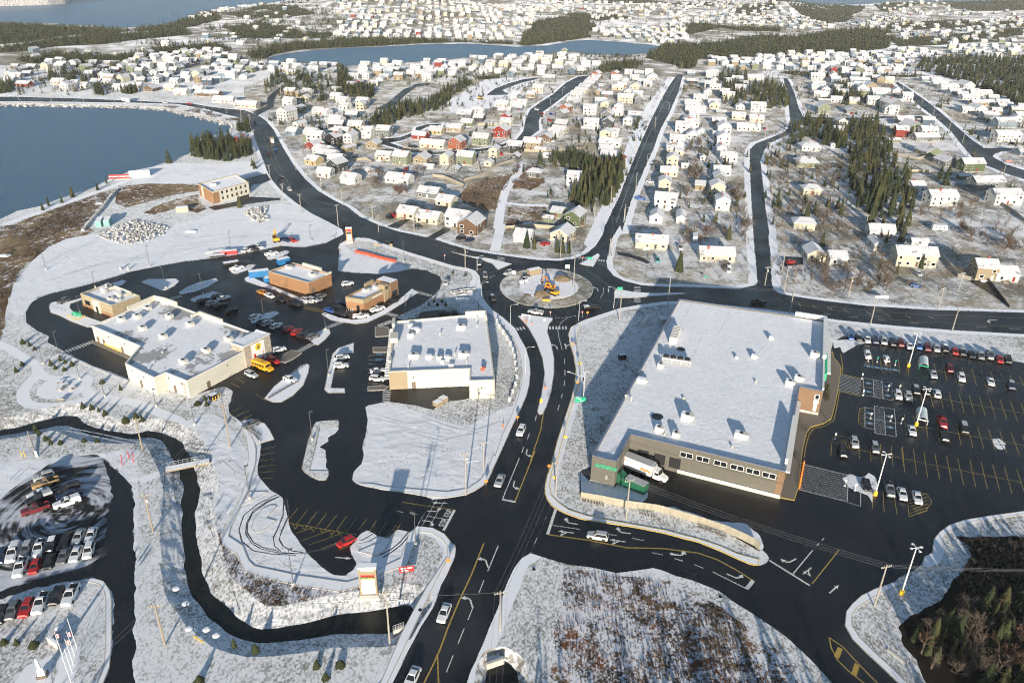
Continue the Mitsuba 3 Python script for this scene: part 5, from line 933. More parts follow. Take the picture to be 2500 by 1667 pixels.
def house(c, az, w, d, st, kind, col, label, group, detail=2, name='house', catg='house', seed=0):
    r = random.Random(seed); k = nm(name); h = {1: 3.1, 2: 5.3, 3: 7.5, 0: 2.2}[st]; to = rot(c, az); rise = min(w, d)*.30 if kind != 'h' else min(w, d)*.26
    # the templates have a gable rise of half the wall height: scale the roof on its own
    wall, roof = (gable_wall(rise/h), gable_roof(rise/h, .35/w, .4/d, .16/h)) if kind != 'h' else (BOXW, hip_roof(rise/h, .45/d, .14/h))
    S = to@T().scale([w, d, h])
    scene[k+'__wall'] = ref(ply(wall), 's_'+col, S); scene[k+'__roof'] = ref(ply(roof), 'm_houseroof', S)
    if detail:
        sides = [('f', w, lambda u, z: T().translate([u, -d/2, z])), ('l', d, lambda u, z: T().translate([-w/2, u, z]).rotate([0, 0, 1], -90)), ('r', d, lambda u, z: T().translate([w/2, u, z]).rotate([0, 0, 1], 90)), ('b', w, lambda u, z: T().translate([u, d/2, z]).rotate([0, 0, 1], 180))]
        view = np.array([0-c[0], 0-c[1]]); i = j = 0; th = az
        for nme, wid, f in sides:
            nrm = {'f': -math.pi/2, 'l': math.pi, 'r': 0, 'b': math.pi/2}[nme]+th
            if math.cos(nrm)*view[0]+math.sin(nrm)*view[1] <= .15*np.linalg.norm(view): continue
            n = max(1, int(wid/(3.1 if st else 6)));
            for fl in range(max(1, st)):
                for q in range(n):
                    u = (q+.5)/n*wid-wid/2+r.uniform(-.25, .25)
                    if fl == 0 and q == n//2 and nme in 'fb' and st:
                        scene[nmk(k+'__door')] = ref(WIN, 's_'+r.choice(['white', 'darkgrey', 'red', 'brown']), to@f(u, .25)@T().scale([1.0, 1.2, 2.05])); continue
                    if r.random() < .15: continue
                    ww = r.choice([1.0, 1.1, 1.5]); hh = r.choice([1.0, 1.2]); z = 1.05+fl*2.35
                    if detail > 1: scene[nmk(k+'__window_frame')] = ref(FRAME, 'm_trim', to@f(u, z)@T().scale([ww, 1, hh]))
                    scene[nmk(k+'__window')] = ref(WIN, 'c_darkglass', to@f(u, z)@T().scale([ww, 1.3, hh]))
        if detail > 1 and st:
            if r.random() < .35: scene[k+'__chimney'] = ref(BW, 'c_brick_red', to@T().translate([r.uniform(-.3, .3)*w, r.uniform(-.2, .2)*d, h]).scale([.8, .8, rise+.7]))
            if r.random() < .6: scene[k+'__deck'] = ref(BW, 'c_wood' if r.random() < .6 else 'm_trim', to@T().translate([r.uniform(-.2, .2)*w, -d/2-.9, 0]).scale([3.0, 1.7, .55]))
            scene[k+'__foundation'] = ref(BW, 'm_concrete', to@T().scale([w+.06, d+.06, .35]))
    tag(k, label, catg, group); return k
_cnt = {}
def nmk(k):
    n = _cnt.get(k, -1)+1; _cnt[k] = n; return k if n == 0 else f'{k}_{n:03d}'
LIVING = []                                      # where houses stand, so that trees keep off
def px_per_m(v, x, y): a, b = P(v, x-5, y), P(v, x+5, y); return 10/np.linalg.norm(a-b)
def row(place, group, v, base_az, text, detail=2, order='x', name='house'):
    out = []
    for ln in text.split(';'):
        t = ln.split(); 
        if not t: continue
        if len(t[0]) == 1: v = t.pop(0)
        x, y, wp = map(float, t[0].split(',')); o, st, col = t[1], int(t[2]), t[3]
        c = P(v, x, y); s = px_per_m(v, x, y); w = max(3., min(26., wp/s*.90))
        out.append((OFF[v][0]+x/SCL.get(v, 2.766), OFF[v][1]+y/2.766, c, w, o, st, col))
    out.sort(key=lambda r: r[0] if order == 'x' else -r[1])
    for i, (_, _, c, w, o, st, col) in enumerate(out):
        az = base_az+random.Random(i*7+len(place)).uniform(-.05, .05)
        if o == 'e': W, D, A = w, (8.0 if st else min(w, 3.2))+.6*(st == 2), az
        elif o == 'g': W, D, A = (max(10.5, w*1.05) if st else w*1.1), max(w*.8, 3.), az+math.pi/2
        else: W, D, A = w, w*.85, az
        dep = D if o != 'g' else W
        off = np.array([math.sin(-az)*1., math.cos(az)])*dep/2; cc = (c[0]+off[0], c[1]+off[1], 0.)
        kind = 'h' if o == 'h' else 'g'
        sn = {0: 'shed', 1: 'bungalow', 2: 'two-storey house', 3: 'three-storey block'}[st]
        pos = (['nearest', 'farthest'] if order == 'y' else ['leftmost', 'rightmost'])
        p_ = pos[0] if i == 0 else (pos[1] if i == len(out)-1 else f'{ordn(i+1)} from '+('the near end' if order == 'y' else 'the left'))
        cn = {'darkgrey': 'dark grey', 'bluegrey': 'blue-grey'}.get(col, col)
        house(cc, A, W, D, st, kind, col, f'{cn} {sn}, {p_} {place}', group, detail, 'shed' if st == 0 else name, 'shed' if st == 0 else 'house', seed=i*13+len(place))
        LIVING.append((cc[0], cc[1], max(W, D)*.62))
AZ0 = -.23
row('in the row along the main road', 'houses along the main road', 'B', -.36, '455,1478,150 e 1 cream;600,1513,175 e 1 cream;790,1540,170 e 2 white;870,1590,190 g 2 brown;710,1398,130 e 1 cream;600,1340,165 e 1 grey;65,1242,125 e 1 white;395,1243,195 e 1 white;210,1176,58 e 0 white;E 1240,118,130 e 1 white;1490,108,175 g 1 cream;B 1415,1500,80 e 0 sage;1470,1475,90 e 1 sage;1575,1530,150 g 2 green')
row('in the front row of the crescent', 'houses on the near side of the crescent', 'B', AZ0, '65,970,88 g 2 white;190,935,85 e 2 white;300,930,105 e 2 grey;225,1005,110 g 1 tan;300,1088,120 e 1 cream;417,1115,118 e 2 sage;552,1108,130 g 1 tan;717,1115,88 g 2 cream;853,1115,125 e 2 sage;1045,1068,78 g 2 cream;1187,1040,110 e 2 black;1305,1017,135 e 2 tan;1392,962,125 g 1 brown;612,1145,72 e 0 white;785,1165,72 g 0 grey;1010,1125,72 g 0 cream;1190,1080,80 g 0 darkgrey;1365,1028,85 e 0 cream;1410,1066,52 e 0 white')
row('in the back row of the crescent', 'houses on the far side of the crescent', 'B', AZ0, '543,945,110 e 1 red;655,910,100 e 1 yellow;780,893,122 e 1 tan;865,857,88 e 1 sage;590,1000,88 e 1 cream;668,1007,105 e 1 cream;785,1012,125 g 2 orange;958,985,120 e 2 sage;1087,933,135 g 2 red;1130,850,88 e 1 cream;1125,812,82 g 1 red;1120,772,95 e 1 grey;1205,752,80 e 1 bluegrey;1235,718,78 e 1 white;1226,688,58 g 2 bluegrey;1348,630,82 e 2 cream;1420,560,92 e 2 grey;1162,530,66 g 2 bluegrey;1300,660,60 e 1 tan;1190,720,60 e 1 white')
row('right of the cul-de-sac road', 'houses right of the cul-de-sac road', 'B', -.5, '1735,517,72 g 1 orange;1738,540,72 e 1 brown;1718,560,80 e 1 grey;1692,584,84 e 1 grey;1660,608,90 e 1 grey;1634,634,94 e 1 cream;1604,660,94 e 1 white;1582,700,95 e 1 white;1572,738,80 g 2 grey;1522,768,82 g 2 orange;1497,808,82 g 2 grey;1500,863,94 e 1 grey;1480,905,108 e 1 cream;1860,512,52 g 1 orange;1445,925,100 e 1 white', order='y')
row('left of the straight street', 'houses left of the straight street', 'B', AZ0, '2118,540,92 g 1 white;2000,542,62 e 1 white;1937,562,60 g 1 white;1887,610,85 e 1 cream;2002,605,95 g 1 cream;2022,657,70 e 1 white;1938,698,112 e 2 cream;1893,742,85 g 1 white;1772,706,84 e 1 blue;1698,775,98 e 2 white;1812,800,112 g 1 grey;1884,782,80 e 1 white;1815,870,102 g 2 darkgrey;1712,836,50 e 0 grey;1676,888,78 e 0 grey;1842,924,108 e 1 white;1832,992,160 e 1 white;1808,1040,108 e 1 white;1835,1080,142 e 1 blue;1748,642,58 g 1 tan;1776,602,40 e 1 blue;1586,1255,100 e 2 white;1322,1200,108 h 1 grey;1960,505,55 e 1 white;2090,585,60 e 1 white;1955,640,70 g 1 white', order='y')
row('right of the straight street', 'houses right of the straight street', 'B', AZ0, '2315,897,85 e 2 white;2290,968,110 e 1 white;2272,1037,118 e 1 cream;2255,1128,105 g 2 cream;2232,1195,125 e 1 cream;2202,1293,110 g 2 cream;2205,1415,160 e 2 white;2145,1508,118 g 1 white;2310,1513,78 g 1 white;C 50,892,100 e 1 white;85,838,105 g 1 orange;130,762,145 e 1 white;110,722,110 e 1 white;165,682,100 e 1 white;213,642,70 g 1 white;228,602,76 e 2 white;243,527,88 e 2 white;20,1052,60 e 1 cream;60,1140,50 e 0 white;160,1287,72 e 1 tan;25,1502,68 g 1 white;170,905,62 g 0 white;180,1085,48 g 0 white', order='y')
row('left of the curving side street', 'houses left of the curving side street', 'C', AZ0+.1, '290,847,100 e 1 orange;258,717,86 e 1 white;305,772,70 e 0 grey;422,552,65 e 1 white;537,543,112 e 1 white;555,757,108 e 2 white;545,828,102 e 1 cream;490,887,165 e 1 white;432,792,78 e 0 cream;325,905,120 g 2 white;320,978,120 g 2 white;305,1055,88 g 2 white;312,1190,120 e 1 white;296,1233,108 g 1 grey;280,1325,128 g 2 cream;312,1425,128 g 2 white', order='y')
row('between the two curving streets', 'houses between the side streets', 'C', -.12, '998,770,108 g 2 sage;1003,692,84 e 0 grey;1188,772,94 g 1 grey;1122,868,92 g 2 white;1102,908,78 e 1 white;912,1022,135 h 1 white;887,1133,155 h 1 sage;920,1318,130 h 1 cream;865,1553,150 h 1 cream;1060,998,30 g 0 white;978,655,96 e 1 white;970,622,108 e 1 white;965,588,88 e 1 white;957,545,95 e 2 white;1242,560,135 e 1 blue;1255,592,105 e 1 white;1322,604,105 g 1 tan;1385,635,125 e 1 white', order='y')
row('left of the wide street at right', 'houses left of the wide street', 'C', .12, '1488,743,132 g 2 grey;1553,833,124 e 1 cream;1625,888,145 g 1 sage;1715,905,120 e 1 white;1700,955,185 e 1 grey;1478,963,88 e 0 sage;1448,868,104 e 0 cream;1745,1063,150 g 1 sage;1860,1127,132 g 1 grey;2008,1163,160 e 2 green;1950,1213,90 e 0 green;2115,1293,230 e 2 grey;2240,1385,210 e 2 white;1805,1393,205 e 2 white;1642,1297,105 e 1 white', order='y')
row('right of the wide street', 'houses right of the wide street', 'C', .1, '2245,960,180 e 2 white;2232,867,150 e 2 blue;2130,800,118 e 1 blue;2060,762,110 g 1 white;2078,718,165 e 1 tan;1995,678,130 e 1 white;1850,606,130 e 1 white;1790,586,115 e 1 white;1700,555,85 e 1 blue;1980,598,105 g 1 white;2095,648,92 e 1 white;2230,738,110 e 1 grey;2335,805,70 e 1 blue;2345,1055,60 e 1 blue;1900,640,110 e 1 blue;1760,560,70 e 1 white;2010,640,90 e 1 white')
row('facing the right-hand main road', 'houses facing the right-hand main road', 'F', -.09, '277,248,255 e 1 cream;945,245,165 g 1 cream;1095,272,128 e 1 white;1618,283,285 e 2 cream;2092,373,150 e 2 tan;2232,383,160 e 1 white;1362,172,76 g 1 white;1390,84,180 e 1 white;1645,138,116 e 0 white;E 2115,162,235 e 1 cream')
row('right of the road beside the pond', 'houses right of the pond road', 'A', -.45, '1905,818,120 g 3 white;2155,778,145 e 1 white;2245,832,135 e 1 white;1995,865,62 g 1 white;2085,922,108 e 1 white;2095,1012,110 g 1 red;2232,980,118 g 2 black;2335,962,58 e 1 white;2245,908,68 g 1 white;2160,1045,145 e 1 white;2190,1075,170 e 1 white;2095,1117,108 e 1 yellow;2242,1167,122 g 2 darkgrey;2325,1032,55 g 1 tan;2320,1242,78 g 1 white;2060,642,68 e 1 white;2182,657,50 e 0 white;2315,742,78 e 1 white;2300,700,90 e 1 white;1603,972,95 g 1 red')
row('above the causeway road', 'houses above the causeway', 'A', -.15, '150,590,112 e 1 red;435,615,100 g 2 white;497,582,60 e 1 white;808,612,125 e 1 white;1000,622,105 g 1 brown;1217,642,105 e 1 white;1140,612,95 e 1 cream;715,573,88 e 1 white;642,573,80 e 1 blue;385,572,105 e 1 cream;1332,622,78 e 1 white;1505,697,165 e 1 white;1655,732,180 e 1 cream;1395,655,205 e 1 brown;920,600,80 e 1 white;560,600,60 e 1 white;1450,560,90 e 1 white;60,560,90 e 1 white')
# ---- farther houses: along rows, the nearest as things, the rest one mass
def cluster(v, s, step, gap, az, jit=.25, skip=.12, seed=1):
    pg = poly(V(v+' '+s)); r = np.random.default_rng(seed); x0, y0, x1, y1 = pg.bounds; cx, cy = (x0+x1)/2, (y0+y1)/2; R = max(x1-x0, y1-y0); ca, sa = math.cos(az), math.sin(az); out = []
    for j, q in enumerate(np.arange(-R, R, gap)):
        for p in np.arange(-R, R, step):
            if r.random() < skip: continue
            a, b = p+r.normal(0, step*jit*.4), q+r.normal(0, gap*.05)+(8 if j % 2 else 0)
            x, y = cx+a*ca-b*sa, cy+a*sa+b*ca
            if pg.contains(Point(x, y)): out.append((x, y, az+r.choice([0, 0, math.pi/2])+r.normal(0, .06), r.uniform(7.8, 11.5), r.uniform(6.8, 8.6), int(r.random() < .45)+1, r.choice(['white', 'grey', 'cream', 'tan', 'blue', 'sage', 'red', 'bluegrey', 'darkgrey'], p=[.42, .16, .14, .08, .06, .05, .012, .06, .018])))
    return out
CL = []
for v_, s_, sd in (('B', '1540,980 1740,600 1920,510 2110,500 1990,880 1900,1040 1700,1040', 21), ('B', '600,740 760,770 1060,740 1300,600 1420,580 1200,780 1000,860 700,830', 22), ('C', '70,490 300,480 480,570 500,980 480,1100 210,1100 60,900', 23), ('C', '880,500 1180,480 1470,560 1640,720 1730,860 1480,1000 1390,820 1250,700 1000,720', 24), ('A', '1900,640 2351,600 2351,1250 2230,1230 2080,1080 1960,900', 25), ('C', '1750,560 2351,740 2600,760 2351,860 1950,760', 26), ('B', '0,690 230,690 200,830 60,1090 0,1050', 27)):
    CL += cluster(v_, s_, 17, 26, -.2, jit=.7, skip=.25, seed=sd)
CL += cluster('C', '210,410 590,385 1100,362 1250,358 1600,395 1595,490 1330,492 900,478 560,470 380,470 220,450', 15, 22, .02, seed=2)
CL += cluster('C', '1390,330 1700,335 2351,300 2351,385 2000,400 1640,415 1560,385', 17, 40, .0, seed=3)
CL += cluster('A', '0,540 100,460 300,440 520,420 900,420 960,380 1250,350 1520,360 1560,400 1680,430 1870,430 2250,440 2280,490 2100,520 1800,480 1650,540 1400,580 1100,600 820,560 600,560 560,470 300,480 150,560', 17, 25, -.12, seed=4)
CL += cluster('B', '100,470 420,415 560,410 720,440 1120,385 1560,360 1640,400 1760,440 1640,500 1360,518 1130,520 1000,520 900,480 700,530 560,555 430,540 300,580 100,590 60,580', 16, 23, -.1, seed=5)
CL += cluster('A', '0,370 250,330 500,350 860,330 1000,300 1280,240 1500,180 1560,150 1700,140 2000,100 2200,180 2351,200 2351,250 2100,290 1800,300 1500,330 1200,330 900,380 600,400 300,400 100,430', 42, 62, -.15, jit=1., skip=.45, seed=6)
CL += cluster('A', '1280,130 1480,75 1760,50 2060,10 2351,0 2351,150 2160,80 2000,90 1850,60 1700,80 1500,100 1400,130 1330,140', 20, 40, .2, jit=.6, skip=.25, seed=7)
CL += cluster('B', '0,20 300,0 700,30 760,70 520,70 700,100 900,95 1320,90 1320,180 1220,265 1000,275 700,255 400,262 200,255 0,260', 17, 33, .1, skip=.18, seed=8)
CL += cluster('B', '0,-60 700,-70 760,10 1100,60 1400,40 1560,90 1350,100 900,90 560,60', 20, 40, -.1, skip=.2, seed=9)
CL += cluster('B', '1720,215 1850,190 2060,180 2351,150 2351,290 2180,295 1900,270 1760,240', 17, 30, -.05, seed=10)
CL += cluster('B', '1300,20 1700,30 2000,60 2200,30 2351,60 2351,140 2000,130 1760,160 1640,110 1400,110', 26, 45, .1, jit=.8, skip=.3, seed=11)
CL += cluster('C', '0,120 330,80 600,60 740,90 860,130 1100,190 900,210 700,180 500,180 200,150 0,180', 22, 36, .05, jit=.8, skip=.25, seed=12)
CL += cluster('C', '1100,180 1330,110 1500,130 1700,170 2000,150 2351,110 2351,170 2100,260 2351,260 2351,300 1700,300 1500,270 1200,180', 24, 42, 0, jit=.8, skip=.3, seed=13)
CL += cluster('C', '1330,60 1700,40 2000,90 2351,90 2351,110 1900,110 1500,100', 30, 60, 0, jit=1, skip=.4, seed=14)
CL += cluster('C', '0,30 400,10 560,40 400,70 0,90', 26, 45, 0, jit=1, skip=.35, seed=15)
HOUSES_SHOWN = sum(1 for k in labels if labels[k].get('category') == 'house')
LAKE_SEA = unary_union([lake, seas])
CL = [h_ for h_ in CL if not taken.contains(Point(h_[0], h_[1])) and not LAKE_SEA.intersects(Point(h_[0], h_[1])) and all((h_[0]-a)**2+(h_[1]-b)**2 > (c+5)**2 for a, b, c in LIVING)]
keep = []
for h_ in sorted(CL, key=lambda q: q[0]**2+q[1]**2):
    keep.append(h_)
n_thing = max(0, 298-HOUSES_SHOWN)
for i, (x, y, az, w, d, st, col) in enumerate(keep[:n_thing]):
    side_ = 'left' if x < -120 else ('middle' if x < 180 else 'right'); cn = {'bluegrey': 'blue-grey'}.get(col, col)
    house((x, y, float(hz(x, y))), az, w, d, st, 'g', col, f'{cn} {"two-storey house" if st == 2 else "bungalow"} under snow, {ordn(i+1)} nearest of the far estate on the {side_}', 'far estate houses', 1 if math.hypot(x, y) < 950 else 0, seed=i)
    LIVING.append((x, y, 8.))
walls, roofs = {}, []
for x, y, az, w, d, st, col in keep[n_thing:]:
    h = 3.1 if st == 1 else 5.3; rise = min(w, d)*.3; M = np.eye(4); M[:3, :3] = np.array([[math.cos(az), -math.sin(az), 0], [math.sin(az), math.cos(az), 0], [0, 0, 1]])@np.diag([w, d, h]); M[:3, 3] = (x, y, float(hz(x, y))-.3)
    a = gable_wall(rise/h); a.apply_transform(M); walls.setdefault(col, []).append(a); b = gable_roof(rise/h, .35/w, .4/d, .16/h); b.apply_transform(M); roofs.append(b); LIVING.append((x, y, 7.))
for col, ms in walls.items(): put('distant_houses__'+{'bluegrey': 'blue_grey'}.get(col, col)+'_walls', cat(ms), 's_'+col)
put('distant_houses__roofs', cat(roofs), 'm_houseroof'); tag('distant_houses', 'hundreds of distant snow-roofed houses covering the far slopes', 'houses', kind='stuff')
print('houses', HOUSES_SHOWN, 'clustered', len(keep))
# ================================================================ TREES
for n_, c_ in dict(needle=(.045, .054, .024), needle_dark=(.030, .040, .020), needle_olive=(.068, .068, .030), bark=(.13, .10, .075), twig=(.135, .108, .085), twig_red=(.14, .085, .06), shrub=(.125, .088, .068)).items(): mat('t_'+n_, c_, .9, spec=.15)
def conifer(n, seed, R=.20, lean=.02, bare=.06):
    r = np.random.default_rng(seed); v, f = [], []
    for i in range(n):
        t = bare+(1-bare)*(i+r.random())/n; L = R*(1.02-t)**.85*r.uniform(.65, 1.15)+.015; a = i*2.39996+r.uniform(-.4, .4); z = t; dz = -L*r.uniform(.45, 1.25)
        d = np.array([math.cos(a), math.sin(a), 0]); p = np.array([-d[1], d[0], 0]); w = L*r.uniform(.32, .5); b = len(v); o = np.array([0, 0, z])
        v += [o+[0, 0, .015], o+d*L*.55+p*w+[0, 0, dz*.5], o+d*L+[0, 0, dz], o+d*L*.55-p*w+[0, 0, dz*.5], o+d*L*.5+[0, 0, dz*.1+.03]]
        f += [(b, b+1, b+4), (b+1, b+2, b+4), (b+2, b+3, b+4), (b+3, b, b+4)]
    return trimesh.Trimesh(np.array(v), f, process=False)
CON = [conifer(110, 1, .23), conifer(110, 2, .19), conifer(100, 3, .28)]; CONS = [conifer(34, s, R) for s, R in ((11, .24), (12, .2), (13, .3))]; CONF = [conifer(13, s, R) for s, R in ((21, .3), (22, .26), (23, .36))]
TRUNK = ply(tube((0, 0, -.01), (0, 0, .9), .018, .004, 5)); CONP = [ply(m) for m in CON]
def stick(a, b, r0, r1):
    d = b-a; u = np.cross(d, [.3, .2, .9]); u /= np.linalg.norm(u)+1e-9; w = np.cross(d/np.linalg.norm(d), u); t = np.arange(3)*2*np.pi/3; ring = np.cos(t)[:, None]*u+np.sin(t)[:, None]*w
    return np.vstack([a+ring*r0, b+ring*r1]), np.array([(0, 1, 4), (0, 4, 3), (1, 2, 5), (1, 5, 4), (2, 0, 3), (2, 3, 5)])
def bare_tree(seed, multi=False, thick=1.):
    r = np.random.default_rng(seed); tr, br = [], []
    def grow(p, d, L, rad, lev):
        q = p+d*L; (tr if lev == 0 else br).append(stick(p, q, rad*thick, rad*.6*thick))
        if lev >= 3: return
        for i in range(5 if lev < 2 else 4):
            t = r.uniform(.35, 1.); e = d+r.normal(0, .55, 3); e[2] = abs(e[2])*.8+.25; e /= np.linalg.norm(e); grow(p+d*L*t, e, L*r.uniform(.5, .72), rad*.5, lev+1)
    for i in range(4 if multi else 1): d = np.array([r.normal(0, .3), r.normal(0, .3), 1.]) if multi else np.array([r.normal(0, .06), r.normal(0, .06), 1.]); grow(np.zeros(3), d/np.linalg.norm(d), .40, .018 if multi else .024, 0)
    def join(l):
        v, f, o = [], [], 0
        for a, b in l: v.append(a); f.append(b+o); o += len(a)
        return trimesh.Trimesh(np.vstack(v), np.vstack(f), process=False)
    return join(tr), join(br)
BT = [tuple(ply(m) for m in bare_tree(s, s % 2 == 1, 1.3)) for s in range(5)]
from shapely.prepared import prep
TAKEN = prep(taken); LIV = np.array(LIVING)
def clear(x, y, m=1.):
    return not TAKEN.contains(Point(x, y)) and bool(((x-LIV[:, 0])**2+(y-LIV[:, 1])**2 > (LIV[:, 2]+m)**2).all())
def scatter(v, s, n, seed, mind=1.5):
    pg = poly(V(v+' '+s)) if isinstance(s, str) else s; r = np.random.default_rng(seed); x0, y0, x1, y1 = pg.bounds; out = []; tries = 0
    while len(out) < n and tries < n*25:
        tries += 1; x, y = r.uniform(x0, x1), r.uniform(y0, y1)
        if pg.contains(Point(x, y)) and clear(x, y) and all((x-a)**2+(y-b)**2 > mind**2 for a, b in out[-120:]): out.append((x, y))
    return out
GROVES = [  # place, view, outline, how many, tallest, shortest
 ('in the big grove at right', 'C', '1180,800 1380,830 1440,980 1500,1120 1570,1180 1590,1300 1600,1500 1570,1610 1300,1610 1280,1440 1190,1400 1180,1280 1140,1200 1170,1060 1150,960', 150, 11.5, 5),
 ('in the grove above the big one', 'C', '760,860 900,800 1050,840 1170,840 1160,1000 1060,1010 1000,980 900,930 780,980', 55, 11, 7),
 ('in the grove left of the side street', 'C', '320,600 500,570 700,580 755,640 765,720 650,740 480,700 330,730', 75, 11, 7),
 ('in the small grove by the straight street', 'C', '270,520 380,480 480,490 480,560 360,600 280,600', 26, 10, 7),
 ('in the grove left of the straight street', 'B', '1700,1090 1780,1100 1940,1100 1930,1200 1840,1390 1700,1410 1560,1380 1560,1330 1650,1260 1640,1150', 95, 10.5, 5),
 ('in the thin wood behind the crescent', 'B', '1400,1080 1560,1050 1680,1080 1700,1140 1600,1150 1440,1130', 26, 10, 6),
 ('in the spruce band above the crescent', 'B', '200,850 250,790 380,740 400,700 600,690 700,620 880,545 905,570 780,650 700,740 620,760 400,820 360,860', 110, 10, 6),
 ('on the wooded point by the pond', 'A', '1295,980 1430,950 1560,960 1690,940 1700,1050 1560,1090 1400,1080 1300,1050', 65, 12, 7),
 ('in the dark wood at lower right', 'I', '1560,1260 1700,1180 1900,1120 2100,1080 2351,1000 2600,1000 2600,1690 1750,1690 1640,1420', 20, 7.5, 4),
 ('on the shore above the pond', 'A', '1590,840 1680,830 1700,900 1600,890', 16, 8, 5), ('in the wood right of the lane', 'A', '1780,590 1880,480 2100,510 2351,560 2351,660 2100,710 1900,700 1870,640 1800,650', 70, 11, 6)]
GROVES += [('among the small wood at mid left', 'A', '330,500 560,490 760,500 760,540 560,555 330,550', 45, 10, 6), ('beside the causeway houses', 'A', '630,600 700,590 710,650 640,660', 12, 10, 7), ('beyond the causeway bend', 'A', '815,600 920,590 930,635 830,640', 14, 9, 6), ('in the grove by the far end of the side street', 'C', '1040,590 1170,560 1190,640 1300,640 1350,700 1180,720 1060,690', 40, 10, 6)]
CROW, TALL = [], []
for gi, (pl, v, s, n, hi, lo) in enumerate(GROVES):
    r = random.Random(gi)
    for x, y in scatter(v, s, int(n*1.9), 100+gi, 1.3): TALL.append((x, y, lo*.8+(hi-lo*.8)*r.random()**1.4, pl, gi))
singles = [('C', 655, 690, 6), ('C', 680, 1395, 9), ('C', 610, 1110, 7), ('C', 1815, 1250, 11), ('C', 1780, 1210, 9), ('C', 1840, 1180, 8), ('E', 1275, 150, 7.5), ('E', 1325, 160, 6.5), ('E', 1515, 185, 6.5), ('E', 1480, 180, 6), ('E', 1560, 188, 6), ('E', 2310, 310, 8), ('F', 20, 310, 9), ('F', 985, 140, 7), ('F', 355, 95, 7), ('F', 1520, 110, 7), ('F', 1420, 115, 6), ('F', 1490, 330, 5), ('F', 1655, 290, 6.5),
           ('B', 1365, 1110, 9), ('B', 1630, 965, 5), ('B', 1655, 840, 5), ('B', 2110, 680, 6), ('B', 2020, 850, 8), ('B', 2275, 1035, 4), ('A', 1140, 1100, 9), ('A', 490, 1330, 6), ('A', 330, 1390, 5), ('A', 1720, 1140, 6), ('A', 1705, 1120, 5), ('A', 1620, 1400, 6), ('A', 660, 1285, 4.5), ('A', 720, 1240, 4), ('A', 290, 1420, 4), ('A', 420, 1370, 4), ('C', 2010, 1040, 5), ('C', 880, 1480, 8), ('C', 1110, 1450, 9), ('C', 1090, 1410, 7), ('C', 690, 1340, 6), ('C', 1030, 1400, 6), ('C', 940, 1440, 5), ('I', 1880, 1300, 8), ('I', 1700, 1350, 6), ('I', 2180, 1330, 7)]
for v, x, y, h in singles: q = P(v, x, y); TALL.append((q[0], q[1], h, 'standing apart', 99))
TALL.sort(key=lambda t: t[0]**2+t[1]**2)
NEEDLE = ['t_needle', 't_needle_dark', 't_needle_olive']
seen = {}
for i, (x, y, h, pl, gi) in enumerate(TALL[:296]):
    k = nm('spruce_tree'); r = random.Random(i); to = T().translate([x, y, 0]).rotate([0, 0, 1], r.uniform(0, 360)).scale([h*r.uniform(.95, 1.3)]*2+[h]); seen[pl] = seen.get(pl, 0)+1
    scene[k+'__crown'] = ref(CONP[i % 3], NEEDLE[r.randrange(3)], to); scene[k+'__trunk'] = ref(TRUNK, 't_bark', to)
    tag(k, f'dark spruce, {ordn(seen[pl])} nearest {pl}', 'tree', 'spruces '+pl)
mass = [[], [], []]
def add_mass(x, y, h, tmpl, r):
    m = tmpl[r.integers(3)]; a = r.uniform(0, 6.28); c, s = math.cos(a)*h*1.15, math.sin(a)*h*1.15; v = m.vertices; w = np.c_[v[:, 0]*c-v[:, 1]*s+x, v[:, 0]*s+v[:, 1]*c+y, v[:, 2]*h+float(hz(x, y))]; mass[r.integers(3)].append((w, m.faces))
rm = np.random.default_rng(5)
for x, y, h, pl, gi in TALL[296:]: add_mass(x, y, h, CONS, rm)
LS = prep(LAKE_SEA)
